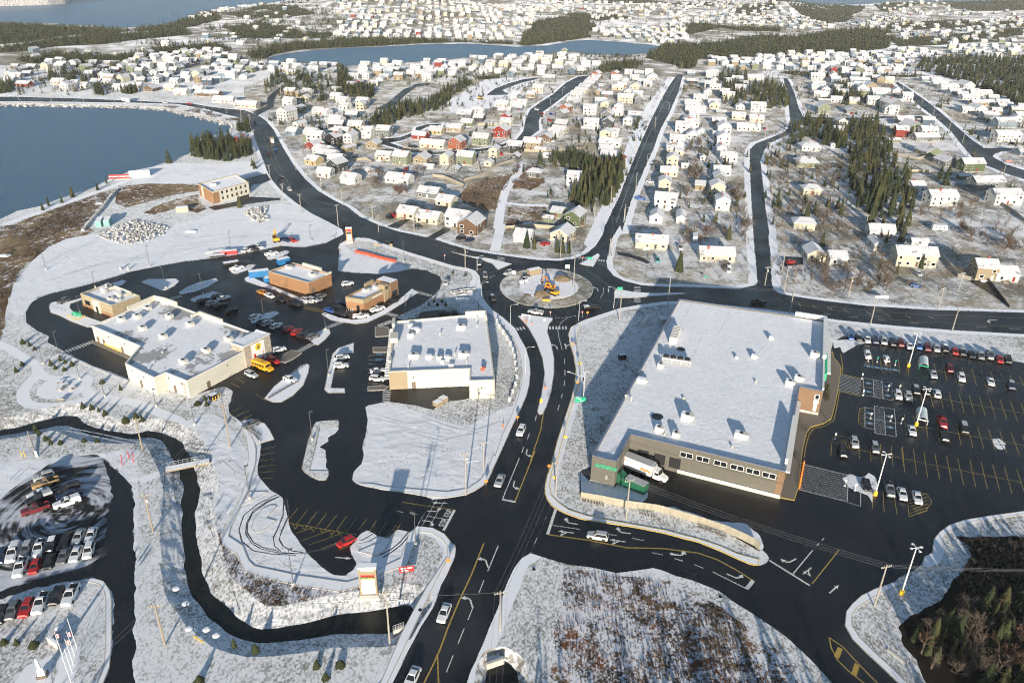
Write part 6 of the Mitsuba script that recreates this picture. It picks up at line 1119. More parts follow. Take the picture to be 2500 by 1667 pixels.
WOODS = [('C', '1600,430 1700,400 2351,395 2700,400 2700,760 2351,740 2280,700 2150,640 2000,560 1800,510 1650,480', 700, 11, 7, 'S'),
 ('C', '90,420 200,400 560,385 900,360 1250,350 1400,330 1460,270 1440,200 1300,195 1000,215 800,250 600,240 400,260 300,290 120,300 60,330', 1500, 10, 6, 'F'),
 ('C', '10,200 150,155 330,180 560,190 700,190 700,215 420,210 300,190 100,240', 260, 10, 6, 'F'), ('C', '0,300 100,300 200,400 90,470 0,460', 160, 10, 6, 'F'),
 ('B', '2100,360 2200,310 2351,290 2351,470 2280,440 2080,390', 170, 10, 6, 'F'), ('B', '1760,470 1820,440 2000,420 2060,440 1940,490 1780,500', 110, 9, 6, 'S'), ('B', '1220,300 1260,240 1330,160 1500,130 1700,120 1720,180 1690,250 1600,272 1400,300 1260,310', 700, 9, 5, 'F'),
 ('B', '0,275 200,268 500,268 900,285 1180,285 1200,305 900,292 600,295 250,312 0,320', 420, 9, 6, 'F'), ('A', '1780,330 2000,300 2351,275 2351,320 2100,335 1960,355 1850,375 1790,400 1690,400 1640,370', 330, 10, 6, 'F'),
 ('A', '-300,175 0,170 200,175 420,195 700,200 900,215 800,245 500,260 250,290 0,310 -300,300', 900, 9, 6, 'F'), ('A', '900,205 1100,170 1250,125 1400,90 1500,120 1480,150 1350,170 1280,190 1100,210 930,230', 420, 9, 5, 'F'),
 ('A', '0,330 300,290 600,260 900,240 1250,200 1300,240 1000,270 700,310 400,320 200,345 0,360', 520, 9, 6, 'F'), ('A', '100,400 400,370 800,390 1100,330 1500,300 1560,340 1300,345 1000,370 850,415 500,420 200,430', 380, 9, 6, 'F'), ('A', '520,430 800,400 880,430 700,470 540,460', 90, 9, 6, 'F'),
 ('A', '1500,190 1800,170 2100,220 2300,230 2100,265 1850,260 1600,260', 300, 9, 6, 'F'), ('A', '1500,110 1800,90 2000,110 2150,140 1900,150 1650,140', 220, 8, 5, 'F'), ('B', '0,440 60,480 100,560 60,610 240,640 200,680 0,640', 100, 9, 6, 'S'), ('B', '60,590 250,600 240,650 100,650', 40, 9, 6, 'S'),
 ('B', '480,70 740,55 800,85 700,105 540,90', 160, 8, 5, 'F'), ('B', '700,25 1000,40 1300,60 1400,70 1000,75 760,50', 160, 8, 5, 'F'), ('B', '1560,100 1900,100 2000,125 1760,150 1580,130', 160, 8, 5, 'F'), ('B', '1150,5 1600,-10 2100,0 2351,40 2100,30 1800,40 1400,30', 260, 8, 5, 'F'), ('C', '370,90 520,45 650,10 760,0 860,40 1080,50 1280,60 1150,150 1000,160 870,120 720,80 600,110 480,110', 900, 8, 5, 'F'),
 ('C', '1300,40 1600,15 1800,20 2351,40 2600,40 2600,85 2000,85 1700,60 1400,80', 700, 8, 5, 'F'), ('C', '1350,180 1500,150 1900,140 2351,150 2351,180 2000,200 1700,200 1500,210', 360, 8, 5, 'F'), ('C', '1400,270 1800,240 2200,200 2351,190 2351,240 1900,300 1500,320', 220, 9, 5, 'F'), ('C', '0,20 300,15 500,30 300,45 0,60', 160, 8, 5, 'F'), ('A', '0,555 100,570 110,620 0,640', 24, 9, 6, 'S'), ('B', '900,520 1080,515 1100,530 960,540', 30, 5, 3, 'F'),
 ('C', '1740,510 1900,545 2050,600 2150,640 2290,720 2351,745 2351,700 2100,600 1800,500', 60, 10, 6, 'S'), ('C', '690,490 800,480 1000,500 1150,510 1280,500 1640,510 1640,525 1100,530 780,510', 60, 7, 4, 'F')]
for wi, (v, s, n, hi, lo, q) in enumerate(WOODS):
    pg = poly(V(v+' '+s)); r = np.random.default_rng(300+wi); x0, y0, x1, y1 = pg.bounds; got = 0; n = int(n*(1.7 if q == 'F' else 1.3)); pg = ragged(pg, 14, 12, seed=wi, freq=.012) if q == 'F' else pg
    for _ in range(n*8):
        if got >= n: break
        x, y = r.uniform(x0, x1), r.uniform(y0, y1)
        if not pg.contains(Point(x, y)) or LS.intersects(Point(x, y)): continue
        if q == 'S' and not clear(x, y): continue
        add_mass(x, y, r.uniform(lo, hi), CONS if q == 'S' else CONF, rm); got += 1
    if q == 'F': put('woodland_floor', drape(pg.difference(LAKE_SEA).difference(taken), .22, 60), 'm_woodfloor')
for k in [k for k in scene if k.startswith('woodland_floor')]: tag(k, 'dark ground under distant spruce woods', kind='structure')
for v, s, n, hi, lo in (('B', '0,520 900,500 1700,470 2300,480 1900,1500 1150,1250 700,1150 0,1000', 330, 6, 2.), ('C', '0,480 1600,490 2351,800 2351,1567 20,1567', 560, 6, 2.), ('A', '1700,800 2351,640 2351,1350 2050,1180 1900,900', 130, 5, 2), ('A', '-200,640 -200,440 500,330 1500,150 2351,20 2351,560 1600,600 900,650', 1500, 8, 4), ('B', '0,470 0,-40 2351,-60 2351,300 2200,260 1600,260 1200,280 0,300', 1500, 8, 4), ('B', '100,580 300,460 1700,370 2300,390 2280,500 1700,510 900,520', 420, 6, 3), ('C', '0,490 0,-20 2351,20 2600,600 1600,490', 1700, 8, 4)):
    pg = poly(V(v+' '+s)); r = np.random.default_rng(n); x0, y0, x1, y1 = pg.bounds; got = 0
    for _ in range(n*6):
        if got >= n: break
        x, y = r.uniform(x0, x1), r.uniform(y0, y1)
        if not pg.contains(Point(x, y)) or LS.intersects(Point(x, y)) or not clear(x, y): continue
        if meshkit.fbm(np.array([[x*.012, y*.012, 7.]]), 2)[0] < .5: continue
        add_mass(x, y, r.uniform(lo, hi), CONF if y > 700 else CONS, rm); got += 1
# the wood south of the junction goes on below the picture; its long shadows lie on the scrub and the lower right corner
for x0, x1, y0, y1, n, hi in ((80, 97, 58, 84, 60, 9.), (97, 128, 58, 97, 150, 11.), (78, 175, 38, 74, 110, 11.5), (2, 78, 44, 74, 46, 10.5), (-85, -25, 40, 74, 14, 7.)):
    r = np.random.default_rng(abs(int(x1)))
    for _ in range(n): x = r.uniform(x0, x1); y = r.uniform(y0, y1); add_mass(x, y, r.uniform(.6, 1.)*hi, CONS, rm)
for i in range(3):
    vs, fs, o = [], [], 0
    for v, f in mass[i]: vs.append(v); fs.append(f+o); o += len(v)
    put('distant_spruces__'+['crowns', 'dark_crowns', 'olive_crowns'][i], trimesh.Trimesh(np.vstack(vs), np.vstack(fs), process=False), NEEDLE[i])
tag('distant_spruces', 'dark spruce woods on the far hills and past the picture edges', 'woods', kind='stuff')
# ---- bare deciduous trees
BARE = [('in the front gardens by the right-hand road', 'F', '880,260 1150,270 1440,260 1450,450 1200,470 900,440 760,380', 30, 9, 5), ('in the gardens left of the side street', 'F', '20,20 140,20 480,10 520,120 440,200 420,60 140,120 40,220', 16, 7, 4), ('behind the houses right of the straight street', 'C', '60,920 190,880 210,1080 190,1250 110,1400 60,1400 50,1150', 22, 9, 5),
 ('by the curving side street', 'C', '380,1300 480,1290 500,1560 380,1560', 10, 8, 5), ('in the gardens right of the side street', 'C', '630,1110 800,1100 1100,1120 1150,1230 1100,1300 830,1300 640,1280', 24, 8, 4), ('below the hip-roofed houses', 'C', '640,1420 780,1380 1000,1380 1180,1420 1200,1567 960,1567 650,1567', 26, 8, 4),
 ('right of the big grove', 'C', '1600,1390 1760,1400 1960,1400 2050,1300 2030,1480 1800,1500 1640,1480', 12, 7, 4), ('along the back fence at right', 'F', '1850,20 2000,0 2200,30 2351,60 2351,180 2150,160 1900,90', 16, 8, 5), ('below the crescent houses', 'B', '180,1180 320,1140 560,1150 620,1180 500,1320 250,1310', 18, 8, 5), ('on the brushy slope', 'B', '800,1230 1100,1200 1080,1400 880,1380', 18, 5, 3),
 ('round the old house', 'B', '1170,1130 1400,1110 1400,1290 1200,1270', 10, 7, 5), ('by the straight street', 'B', '1900,700 2080,690 2080,800 1960,900 1900,800', 8, 7, 4), ('in the wood at lower right', 'I', '1600,1250 1900,1100 2100,1000 2351,1100 2351,1567 1750,1567', 18, 8, 5), ('by the lane wood', 'A', '1850,640 1960,600 2000,690 1880,690', 10, 6, 4), ('by the creek', 'G', '1390,420 1470,420 1520,540 1420,560', 3, 3.0, 2.0)]
BL = []
for bi, (pl, v, s, n, hi, lo) in enumerate(BARE):
    r = random.Random(bi+50)
    for x, y in scatter(v, s, n, 700+bi, 2.2): BL.append((x, y, r.uniform(lo, hi), pl, bi))
BL.sort(key=lambda t: t[0]**2+t[1]**2)
for i, (x, y, h, pl, bi) in enumerate(BL):
    k = nm('bare_tree'); r = random.Random(i+9); to = T().translate([x, y, 0]).rotate([0, 0, 1], r.uniform(0, 360)).scale([h*r.uniform(.9, 1.2)]*2+[h]); seen[pl+'b'] = seen.get(pl+'b', 0)+1; a, b = BT[i % 5]
    scene[k+'__trunk'] = ref(a, 't_bark', to); scene[k+'__branches'] = ref(b, 't_twig' if r.random() < .85 else 't_twig_red', to)
    tag(k, f'leafless tree, {ordn(seen[pl+"b"])} nearest {pl}', 'tree', 'bare trees '+pl)
mt = [trimesh.util.concatenate(bare_tree(s, True, 1.5)) for s in (31, 32)]; mt = [trimesh.Trimesh(m.vertices, m.faces[np.random.default_rng(4).permutation(len(m.faces)//6)[:, None].repeat(6, 1).ravel()*6+np.tile(np.arange(6), len(m.faces)//6)][:6*110], process=False) for m in mt]; vs, fs, o = [], [], 0
for v, s, n, hi, lo in (('B', '0,1100 700,1150 1150,1260 1900,1500 2300,500 1700,520 900,560 0,900', 330, 6, 3.), ('C', '0,480 1600,520 2351,900 2351,1567 20,1567', 760, 7, 3.), ('F', '0,0 2351,0 2351,480 1300,450 0,330', 110, 7, 3.5), ('A', '1750,800 2351,640 2351,1350 2050,1180 1900,900', 60, 6, 3)):
    pg = poly(V(v+' '+s)); r = np.random.default_rng(n+1); x0, y0, x1, y1 = pg.bounds; got = 0
    for _ in range(n*6):
        if got >= n: break
        x, y = r.uniform(x0, x1), r.uniform(y0, y1)
        if not pg.contains(Point(x, y)) or not clear(x, y) or meshkit.fbm(np.array([[x*.02, y*.02, 17.]]), 2)[0] < .40: continue
        m = mt[r.integers(2)]; h = r.uniform(lo, hi); a = r.uniform(0, 6.28); c, s_ = math.cos(a)*h, math.sin(a)*h; q = m.vertices; vs.append(np.c_[q[:, 0]*c-q[:, 1]*s_+x, q[:, 0]*s_+q[:, 1]*c+y, q[:, 2]*h]); fs.append(m.faces+o); o += len(q); got += 1
put('garden_saplings', trimesh.Trimesh(np.vstack(vs), np.vstack(fs), process=False), 't_twig'); tag('garden_saplings', 'leafless bushes and saplings among the houses', 'bushes', kind='stuff')
# ---- shrubs: the scrub as one mass, planted ones as things
def shrub_mesh(seed, n=16):
    r = np.random.default_rng(seed); v, f = [], []
    for i in range(n):
        a = r.uniform(0, 6.28); t = r.uniform(.2, .9); d = np.array([math.cos(a)*t, math.sin(a)*t, 1.]); p = np.array([-d[1], d[0], 0])*.10+r.normal(0, .03, 3); b = len(v); o = r.normal(0, .08, 3)*[1, 1, 0]
        v += [o-p, o+p, o+d*r.uniform(.6, 1.)]; f += [(b, b+1, b+2)]
    return trimesh.Trimesh(np.array(v), f, process=False)
SHR = [shrub_mesh(s) for s in range(4)]
def shrub_mass(name, label, areas, m):
    vs, fs, o = [], [], 0; r = np.random.default_rng(len(name))
    for v, s, n, hi in areas:
        pg = poly(V(v+' '+s)); x0, y0, x1, y1 = pg.bounds; c = 0
        for _ in range(n*6):
            if c >= n: break
            x, y = r.uniform(x0, x1), r.uniform(y0, y1)
            if not pg.contains(Point(x, y)) or taken.contains(Point(x, y)) or holes.contains(Point(x, y)): continue
            if meshkit.fbm(np.array([[x*.08, y*.08, 3.]]), 2)[0] < .45: continue
            c += 1; t = SHR[r.integers(4)]; h = hi*r.uniform(.5, 1.1); a = r.uniform(0, 6.28); ca, sa = math.cos(a)*h*.8, math.sin(a)*h*.8; q = t.vertices; vs.append(np.c_[q[:, 0]*ca-q[:, 1]*sa+x, q[:, 0]*sa+q[:, 1]*ca+y, q[:, 2]*h]); fs.append(t.faces+o); o += len(q)
    put(name, trimesh.Trimesh(np.vstack(vs), np.vstack(fs), process=False), m); tag(name, label, 'shrubs', kind='stuff')
shrub_mass('scrub_shrubs', 'rusty leafless scrub at the bottom of the picture', [('H', '1540,800 1900,845 2351,910 2351,1690 1430,1690 1450,1250', 900, .6), ('I', '0,930 250,1020 500,1210 780,1440 900,1600 0,1690', 750, .6), ('G', '1390,440 1460,440 1510,640 1640,820 2000,920 2300,965 2300,1060 1900,1100 1560,950 1400,640', 350, .6), ('H', '0,960 150,930 300,1040 0,1060', 80, .6)], 't_shrub')
shrub_mass('brown_brush', 'brown leafless brush on the rough ground', [('D', '-500,0 0,0 560,0 640,40 320,150 140,300 60,500 0,790 -500,900', 1500, 1.2), ('A', '0,1550 250,1455 700,1300 720,1340 560,1560', 700, 1.2), ('A', '800,1260 1250,1245 1340,1290 980,1370 790,1310', 250, 1.), ('A', '1370,750 1560,770 1680,810 1550,820 1400,790', 200, 1.5), ('A', '1100,720 1360,720 1350,770 1130,740', 200, 1.4), ('B', '810,1330 1000,1210 1180,1180 1070,1420 850,1370', 500, 1.3), ('B', '1180,1280 1330,1130 1400,1230 1240,1270', 180, 1.3), ('B', '1130,1560 1150,1400 1410,1480 1200,1560', 240, 1.3), ('I', '1900,600 2351,600 2600,640 2600,1690 1750,1690 1620,1400 1500,1200 1800,980 1990,720', 1100, 1.3), ('B', '60,1130 300,1100 300,1160 60,1170', 80, 1.2), ('A', '1880,650 2351,690 2351,740 2150,720 1980,760 1900,700', 260, 1.5), ('C', '1100,1030 1250,1060 1250,1130 1080,1130', 60, 1.5), ('C', '630,1110 1100,1120 1100,1320 640,1290', 260, 1.2), ('C', '640,1400 1180,1410 1200,1567 650,1567', 260, 1.2), ('F', '640,130 860,120 1280,150 1200,250 900,470 700,400', 240, 1.2), ('F', '1850,10 2351,30 2351,180 1900,100', 160, 1.3)], 't_twig')
def planted(v, pts, h, place, name='planted_evergreen', m=0):
    for i, (x, y) in enumerate(pts):
        q = P(v, x, y); k = nm(name); r = random.Random(int(x)); to = T().translate([q[0], q[1], 0.]).rotate([0, 0, 1], r.uniform(0, 360)).scale([h*1.6*r.uniform(.8, 1.25)]*2+[h*r.uniform(.5, .8)])
        scene[k+'__crown'] = ref(CONP[i % 3], NEEDLE[m], to); scene[k+'__trunk'] = ref(TRUNK, 't_bark', to); tag(k, f'small planted evergreen, {ordn(i+1)} from left {place}', 'shrub', 'planted evergreens '+place)
planted('D', sorted([(345, 945), (375, 970), (407, 915), (440, 930), (437, 980), (487, 948), (560, 1230), (620, 1240), (668, 1255), (710, 1280), (848, 1325), (918, 1300), (958, 1320), (690, 1065), (815, 1110), (1335, 1210), (1385, 1180), (1398, 1215), (155, 800), (200, 815), (235, 840), (150, 945), (110, 990)]), 2.6, 'between the discount store and creek')
planted('D', sorted([(265, 1410), (310, 1450), (345, 1475), (410, 1475), (570, 1460), (655, 1460), (240, 1385)]), 2.6, 'on the grass below the creek bend')
planted('G', sorted([(30, 1300), (115, 1305), (228, 1320), (1580, 1320), (1725, 1350), (2140, 1460), (2200, 1540), (2297, 1450), (1345, 1560)]), 2.6, 'on the lower left lawns')
planted('E', sorted([(615, 540), (650, 515), (672, 540), (703, 520), (727, 540), (775, 325), (860, 340)]), 2.2, 'behind the shop block')
def red_shrubs(v, pts, h, place):
    for i, (x, y) in enumerate(sorted(pts)):
        q = P(v, x, y); k = put('red_shrub', SHR[i % 4], 't_shrub', to=T().translate([q[0], q[1], .12]).scale([h, h, h])); tag(k, f'leafless reddish shrub, {ordn(i+1)} from left {place}', 'shrub', 'reddish shrubs '+place)
def line_pts(a, b, n): return [(a[0]+(b[0]-a[0])*i/(n-1), a[1]+(b[1]-a[1])*i/(n-1)) for i in range(n)]
red_shrubs('D', line_pts((1815, 1172), (2010, 1060), 16)+line_pts((1960, 1010), (2060, 950), 7), .9, 'on the long planted island'); red_shrubs('J', line_pts((200, 215), (330, 330), 9)+line_pts((215, 190), (330, 270), 9)+line_pts((230, 210), (300, 320), 6), .7, 'in the snowy bed by the grey sedan')
red_shrubs('L', line_pts((285, 1070), (480, 1120), 8)+line_pts((830, 1195), (970, 1230), 6)+line_pts((1410, 1330), (1650, 1420), 11), .9, 'along the plank fence'); red_shrubs('D', line_pts((1240, 450), (1460, 375), 9)+line_pts((1305, 500), (1440, 462), 8)+line_pts((1820, 215), (1940, 182), 6)+line_pts((1590, 312), (1710, 275), 6)+line_pts((340, 545), (440, 580), 5), .6, 'on the small plaza islands')
# ================================================================ POLES, WIRES, SIGNS AND SMALL THINGS
def ht(v, x, y, tx, ty, lo=3., hi=14.):
    b = P(v, x, y); s = SCL.get(v, 2.766); X = OFF[v][0]+tx/s; Y = OFF[v][1]+ty/s; d = fwd+(X-1250)/FPX*CR-(Y-833.5)/FPX*CU; return b, float(np.clip(HC+b[1]/d[1]*d[2], lo, hi))
def by_x(rows): return sorted(rows, key=lambda r: OFF[r[0]][0]+r[1]/SCL.get(r[0], 2.766))
POLE_TOP = {}
def utility(rows, place, group, az, m='c_greywood', lamp=()):
    for i, (v, x, y, tx, ty) in enumerate(by_x(rows)):
        b, h = ht(v, x, y, tx, ty, 8.2, 13); k = nm('utility_pole'); put(k+'__pole', tube((b[0], b[1], -.2), (b[0], b[1], h), .19, .13, 7), m); to = rot((b[0], b[1], h-.55), az)
        put(k+'__crossarm', bx(-1.2, 1.2, -.08, .08, -.08, .08), m, to=to); put(k+'__insulators', cat([tube((u, 0, .08), (u, 0, .32), .07, n=5) for u in (-1.1, -.55, .55, 1.1)]), 'c_white', to=to)
        if (v, x, y) in lamp or (i % 3 == 1 and not lamp): put(k+'__transformer', tube((.32, 0, -1.7), (.32, 0, -.8), .28, n=9), 'c_metal', to=to)
        if (v, x, y) in lamp: put(k+'__lamp_arm', pipe([(0, 0, -2.5), (.8, -.1, -2.2), (2.3, -.2, -2.1)], .05, 5), 'c_galv', to=to); put(k+'__lamp_head', bx(2.2, 2.9, -.32, -.08, -2.2, -2.05), 'c_lampwhite', to=to)
        POLE_TOP[(v, x, y)] = (b[0], b[1], h-.25, az)
        tag(k, f'weathered wooden utility pole, {ordn(i+1)} from left {place}', 'utility pole', group)
U1 = [('H', 1095, 1210, 1085, 945), ('H', 350, 1295, 315, 945), ('H', 865, 300, 845, 10), ('H', 985, 125, 980, -30), ('H', 1470, 300, 1490, 70), ('H', 1945, 460, 1965, 190), ('I', 1340, 1050, 1425, 770)]
utility(U1, 'at the lower junction', 'utility poles at the lower junction', .3, lamp=(('H', 350, 1295), ('H', 865, 300)))
U2 = [('E', 860, 290, 855, 150), ('E', 1590, 420, 1592, 200), ('E', 2225, 545, 2238, 355), ('F', 765, 615, 785, 440), ('F', 1315, 665, 1345, 490), ('F', 1865, 715, 1890, 560), ('E', 1545+355, 645, 1905, 440)]
utility(U2, 'along the main road at the roundabout', 'utility poles along the main road', 1.3, lamp=(('E', 860, 290), ('F', 765, 615)))
U3 = [('E', 1850, 210, 1852, 70), ('E', 1832, 215, 1832, 120), ('E', 1502, 220, 1504, 85), ('F', 730, 445, 760, 275), ('F', 718, 305, 735, 190), ('B', 1840, 1410, 1850, 1255), ('B', 1730, 1480, 1735, 1395), ('B', 2010, 1050, 2015, 920), ('B', 1935, 1190, 1940, 1060), ('B', 2010, 1290, 2030, 1165), ('B', 2085, 860, 2085, 760), ('B', 2150, 700, 2155, 640), ('B', 2140, 870, 2150, 790), ('B', 2190, 680, 2195, 610), ('B', 2235, 560, 2240, 480), ('B', 2275, 490, 2275, 420), ('B', 2320, 480, 2325, 420), ('B', 1935, 1490, 1940, 1375)]
utility(U3, 'near the straight street', 'utility poles near the straight street', 1.35)
U4 = [('A', 130, 680, 110, 600), ('A', 350, 690, 343, 650), ('A', 565, 690, 560, 640), ('A', 775, 690, 765, 625), ('A', 950, 695, 935, 590), ('A', 1380, 735, 1370, 660), ('A', 1530, 765, 1515, 700), ('A', 1630, 805, 1622, 740), ('A', 1690, 850, 1680, 790), ('A', 1725, 1080, 1715, 1000), ('A', 1825, 1210, 1820, 1130), ('A', 1915, 1360, 1900, 1240), ('A', 2035, 1440, 2020, 1310), ('A', 2285, 1530, 2275, 1380), ('B', 275, 1567, 275, 1500), ('B', 235, 1490, 232, 1420), ('B', 515, 1567, 512, 1480), ('B', 30, 1385, 15, 1290), ('A', 1900, 660, 1890, 580), ('A', 2000, 1150, 1995, 1040), ('A', 1720, 960, 1715, 880), ('A', 2170, 1290, 2160, 1200)]
utility(U4, 'along the pond road', 'utility poles along the pond road', .9)
U5 = [('C', 635, 1395, 640, 1270), ('C', 620, 1060, 630, 960), ('C', 600, 935, 608, 830), ('C', 730, 872, 735, 780), ('C', 865, 740, 875, 670), ('C', 885, 800, 905, 715), ('C', 830, 620, 840, 560), ('C', 820, 560, 825, 490), ('C', 1480, 585, 1500, 510), ('C', 1530, 620, 1550, 545), ('C', 1560, 560, 1580, 500), ('C', 1735, 790, 1755, 690), ('C', 1845, 880, 1860, 770), ('C', 1660, 700, 1680, 640), ('C', 1935, 965, 1950, 900), ('C', 2210, 1180, 2230, 1120), ('C', 2280, 705, 2300, 620), ('C', 1640, 510, 1650, 450), ('C', 1745, 500, 1755, 440), ('C', 770, 525, 775, 470), ('C', 2035, 1325, 2055, 1240), ('C', 1275, 1560, 1285, 1480), ('C', 1555, 1005, 1565, 950), ('F', 1165, 480, 1195, 350), ('F', 600, 410, 603, 305), ('F', 1905, 450, 1930, 350), ('F', 1770, 570, 1805, 420)]
utility(U5, 'in the streets at right', 'utility poles in the right-hand streets', .4)
U6 = [('D', 965, 1520, 905, 1300), ('D', 1555, 1495, 1500, 1150), ('G', 1035, 545, 945, 290), ('G', 1115, 1310, 1010, 1035)]
utility(U6, 'by the creek', 'utility poles by the creek', .2, 'c_wood')
def wires(seq, place, n=3, sag=.9, off=(-1.1, 0, 1.1), drop=(0,)):
    for si, (a, b) in enumerate(zip(seq[:-1], seq[1:])):
        p = POLE_TOP[a] if a in POLE_TOP else a; q = POLE_TOP[b] if b in POLE_TOP else b
        for oi, o in enumerate(off[:n]):
            A = np.array(p[:3])+[math.cos(p[3])*o, math.sin(p[3])*o, 0]; B = np.array(q[:3])+[math.cos(q[3])*o, math.sin(q[3])*o, 0]; t = np.linspace(0, 1, 13)[:, None]; pts = A+(B-A)*t; pts[:, 2] -= (4*sag*t*(1-t))[:, 0]
            k = put('overhead_wire', pipe(pts, .022, 3), 'c_wire'); tag(k, f'thin overhead wire {place}, {ordn(si+1)} span, {["first", "second", "third"][oi]} strand', 'wire', 'overhead wires '+place)
far_out = (130., 112., 10., .3); south = (-2., 62., 9.5, .3)
wires([south, ('H', 1095, 1210), ('H', 1470, 300), ('H', 1945, 460), ('I', 1340, 1050), far_out], 'across the lower junction')
wires([('H', 1095, 1210), ('H', 350, 1295)], 'from the roadside pole to the creek lamp pole', 1, .7, (0,))
wires([('H', 1470, 300), ('E', 1900, 645), ('E', 1590, 420)], 'past the roundabout', 2, 1.4)
wires([('E', 860, 290), ('E', 1590, 420), ('E', 2225, 545), ('F', 765, 615), ('F', 1315, 665), ('F', 1865, 715), (240., 240., 10., 1.3)], 'along the main road')
wires([('E', 1590, 420), ('E', 1850, 210), ('B', 1840, 1410), ('B', 1935, 1190), ('B', 2010, 1050), ('B', 2085, 860), ('B', 2150, 700), ('B', 2235, 560)], 'up the straight street', 2)
wires([('E', 860, 290), ('A', 2285, 1530), ('A', 2035, 1440), ('A', 1915, 1360), ('A', 1825, 1210), ('A', 1725, 1080), ('A', 1690, 850)], 'down the pond road', 2)
wires([('D', 1555, 1495), ('G', 1035, 545), ('G', 1115, 1310), (-72., 78., 9., .2)], 'over the creek lawn', 2)
# lamps
def lamps(rows, place, group, kind):
    for i, (v, x, y, tx, ty, az) in enumerate(by_x(rows)):
        if kind == 'store':
            b, h = ht(v, x, y, tx, ty, 10, 12.2); k = nm('car_park_light'); put(k+'__base', tube((b[0], b[1], 0), (b[0], b[1], 1.15), .48, .44, 12), 'c_yellow'); put(k+'__pole', tube((b[0], b[1], 1.15), (b[0], b[1], h), .15, .11, 8), 'c_lampwhite'); to = rot((b[0], b[1], h), az)
            put(k+'__crossbar', cat([bx(-1.0, 1.0, -.06, .06, -.06, .06), bx(-.06, .06, -1.0, 1.0, .06, .14)]), 'c_lampwhite', to=to)
            for q, (ux, uy) in enumerate(((1.1, 0), (-1.1, 0), (0, 1.1), (0, -1.1))): put(k+'__lamp_head', bx(ux-.24, ux+.24, uy-.19, uy+.19, -.05, .1), 'c_lampwhite', to=to)
            tag(k, f'tall white car park light on yellow base, {ordn(i+1)} from left in the supermarket car park', 'lamp post', group); continue
        b, h = ht(v, x, y, tx, ty, 5.5, 9.2 if kind == 'plaza' else 8.5); to = rot((b[0], b[1], 0), az)
        if kind == 'plaza':
            k = nm('plaza_lamp'); put(k+'__base', tube((0, 0, 0), (0, 0, .75), .32, n=10), 'm_concrete', to=to); put(k+'__pole', tube((0, 0, .75), (0, 0, h), .10, .075, 6), 'c_pole', to=to); put(k+'__lamp_head', bx(-.1, .85, -.18, .18, h-.05, h+.08), 'c_pole', to=to)
            tag(k, f'slender dark lamp post, {ordn(i+1)} from left {place}', 'lamp post', group)
        else:
            k = nm('street_lamp'); put(k+'__pole', tube((0, 0, 0), (0, 0, h), .11, .08, 6), 'c_galv', to=to); put(k+'__arm', pipe([(0, 0, h), (.4, 0, h+.35), (1.1, 0, h+.5), (2.0, 0, h+.5)], .05, 5), 'c_galv', to=to); put(k+'__lamp_head', bx(1.8, 2.6, -.14, .14, h+.42, h+.56), 'c_lampwhite', to=to)
            tag(k, f'grey street lamp with curved arm, {ordn(i+1)} from left {place}', 'lamp post', group)
lamps([('F', 1570, 955, 1640, 725, .2), ('F', 1622, 1352, 1702, 1105, .2), ('I', 1345, 300, 1425, 25, .2), ('I', 1522, 968, 1622, 655, .2)], '', 'tall car park lights', 'store')
lamps([('D', 312, 300, 272, 180, .5), ('D', 1012, 278, 980, 140, .5), ('D', 1560, 165, 1540, 45, .5), ('D', 645, 422, 615, 315, .5), ('D', 405, 890, 365, 720, .5), ('D', 540, 1037, 510, 950, .5), ('D', 708, 1157, 675, 1065, .5), ('D', 1055, 1222, 1028, 1135, .5), ('D', 1315, 1347, 1290, 1255, .5), ('D', 1530, 1342, 1490, 1150, .5), ('D', 2220, 1015, 2195, 840, .5), ('D', 1120, 425, 1090, 280, 3.), ('D', 1370, 465, 1350, 330, 3.), ('D', 2110, 1450, 2080, 1260, .5), ('D', 295, 937, 265, 850, .5), ('G', 1982, 908, 1940, 660, .5), ('G', 1688, 325, 1645, 105, .5), ('J', 1945, 1412, 1910, 1070, 3.), ('E', 445, 250, 440, 110, .5), ('E', 458, 600, 452, 480, .5), ('E', 950, 580, 950, 470, .5), ('D', 2100, 105, 2085, 0, .5), ('D', 2200, 705, 2188, 600, .5), ('D', 1780, 610, 1770, 500, .5), ('D', 540, 590, 505, 480, .5)], 'round the plaza', 'slender lamp posts round the plaza', 'plaza')
lamps([('E', 940, 305, 940, 240, .3), ('E', 970, 520, 975, 395, .2), ('E', 1165, 665, 1170, 545, .2), ('E', 1265, 1000, 1272, 775, .1), ('E', 1862, 558, 1865, 430, 2.8), ('E', 1625, 645, 1625, 520, .2), ('C', 1935, 965, 1950, 895, .3), ('B', 1930, 1500, 1935, 1410, .4), ('B', 2085, 1130, 2090, 1045, .3), ('B', 1515, 640, 1520, 600, .3), ('B', 408, 1000, 405, 965, .2), ('B', 1435, 710, 1440, 670, 2.6), ('B', 2235, 740, 2240, 700, 2.8), ('C', 2040, 1530, 2090, 1370, 3.1), ('C', 605, 1330, 625, 1090, .3), ('I', 20, 20, 25, -160, 2.9)][:15], 'near the streets', 'street lamps near the streets', 'street')
b, h = ht('E', 1655, 1205, 1668, 985, 8, 10.5); k = nm('signal_mast'); to = rot((b[0], b[1], 0), math.pi-.1); put(k+'__pole', tube((0, 0, 0), (0, 0, h), .16, .12, 8), 'c_galv', to=to); put(k+'__arm', pipe([(0, 0, h-1.8), (2.0, 0, h-1.3), (4.4, 0, h-.5)], .07, 6), 'c_galv', to=to); put(k+'__lamp_head', bx(4.1, 5.0, -.2, .2, h-.55, h-.38), 'c_lampwhite', to=to); put(k+'__crossarm', bx(-1.3, .6, -.07, .07, h-.15, h), 'c_galv', to=to); put(k+'__control_box', bx(.2, .6, -.25, .25, h-3, h-2), 'c_black', to=to)
tag(k, 'tall lamp mast with long arm beside the green direction sign', 'lamp post')
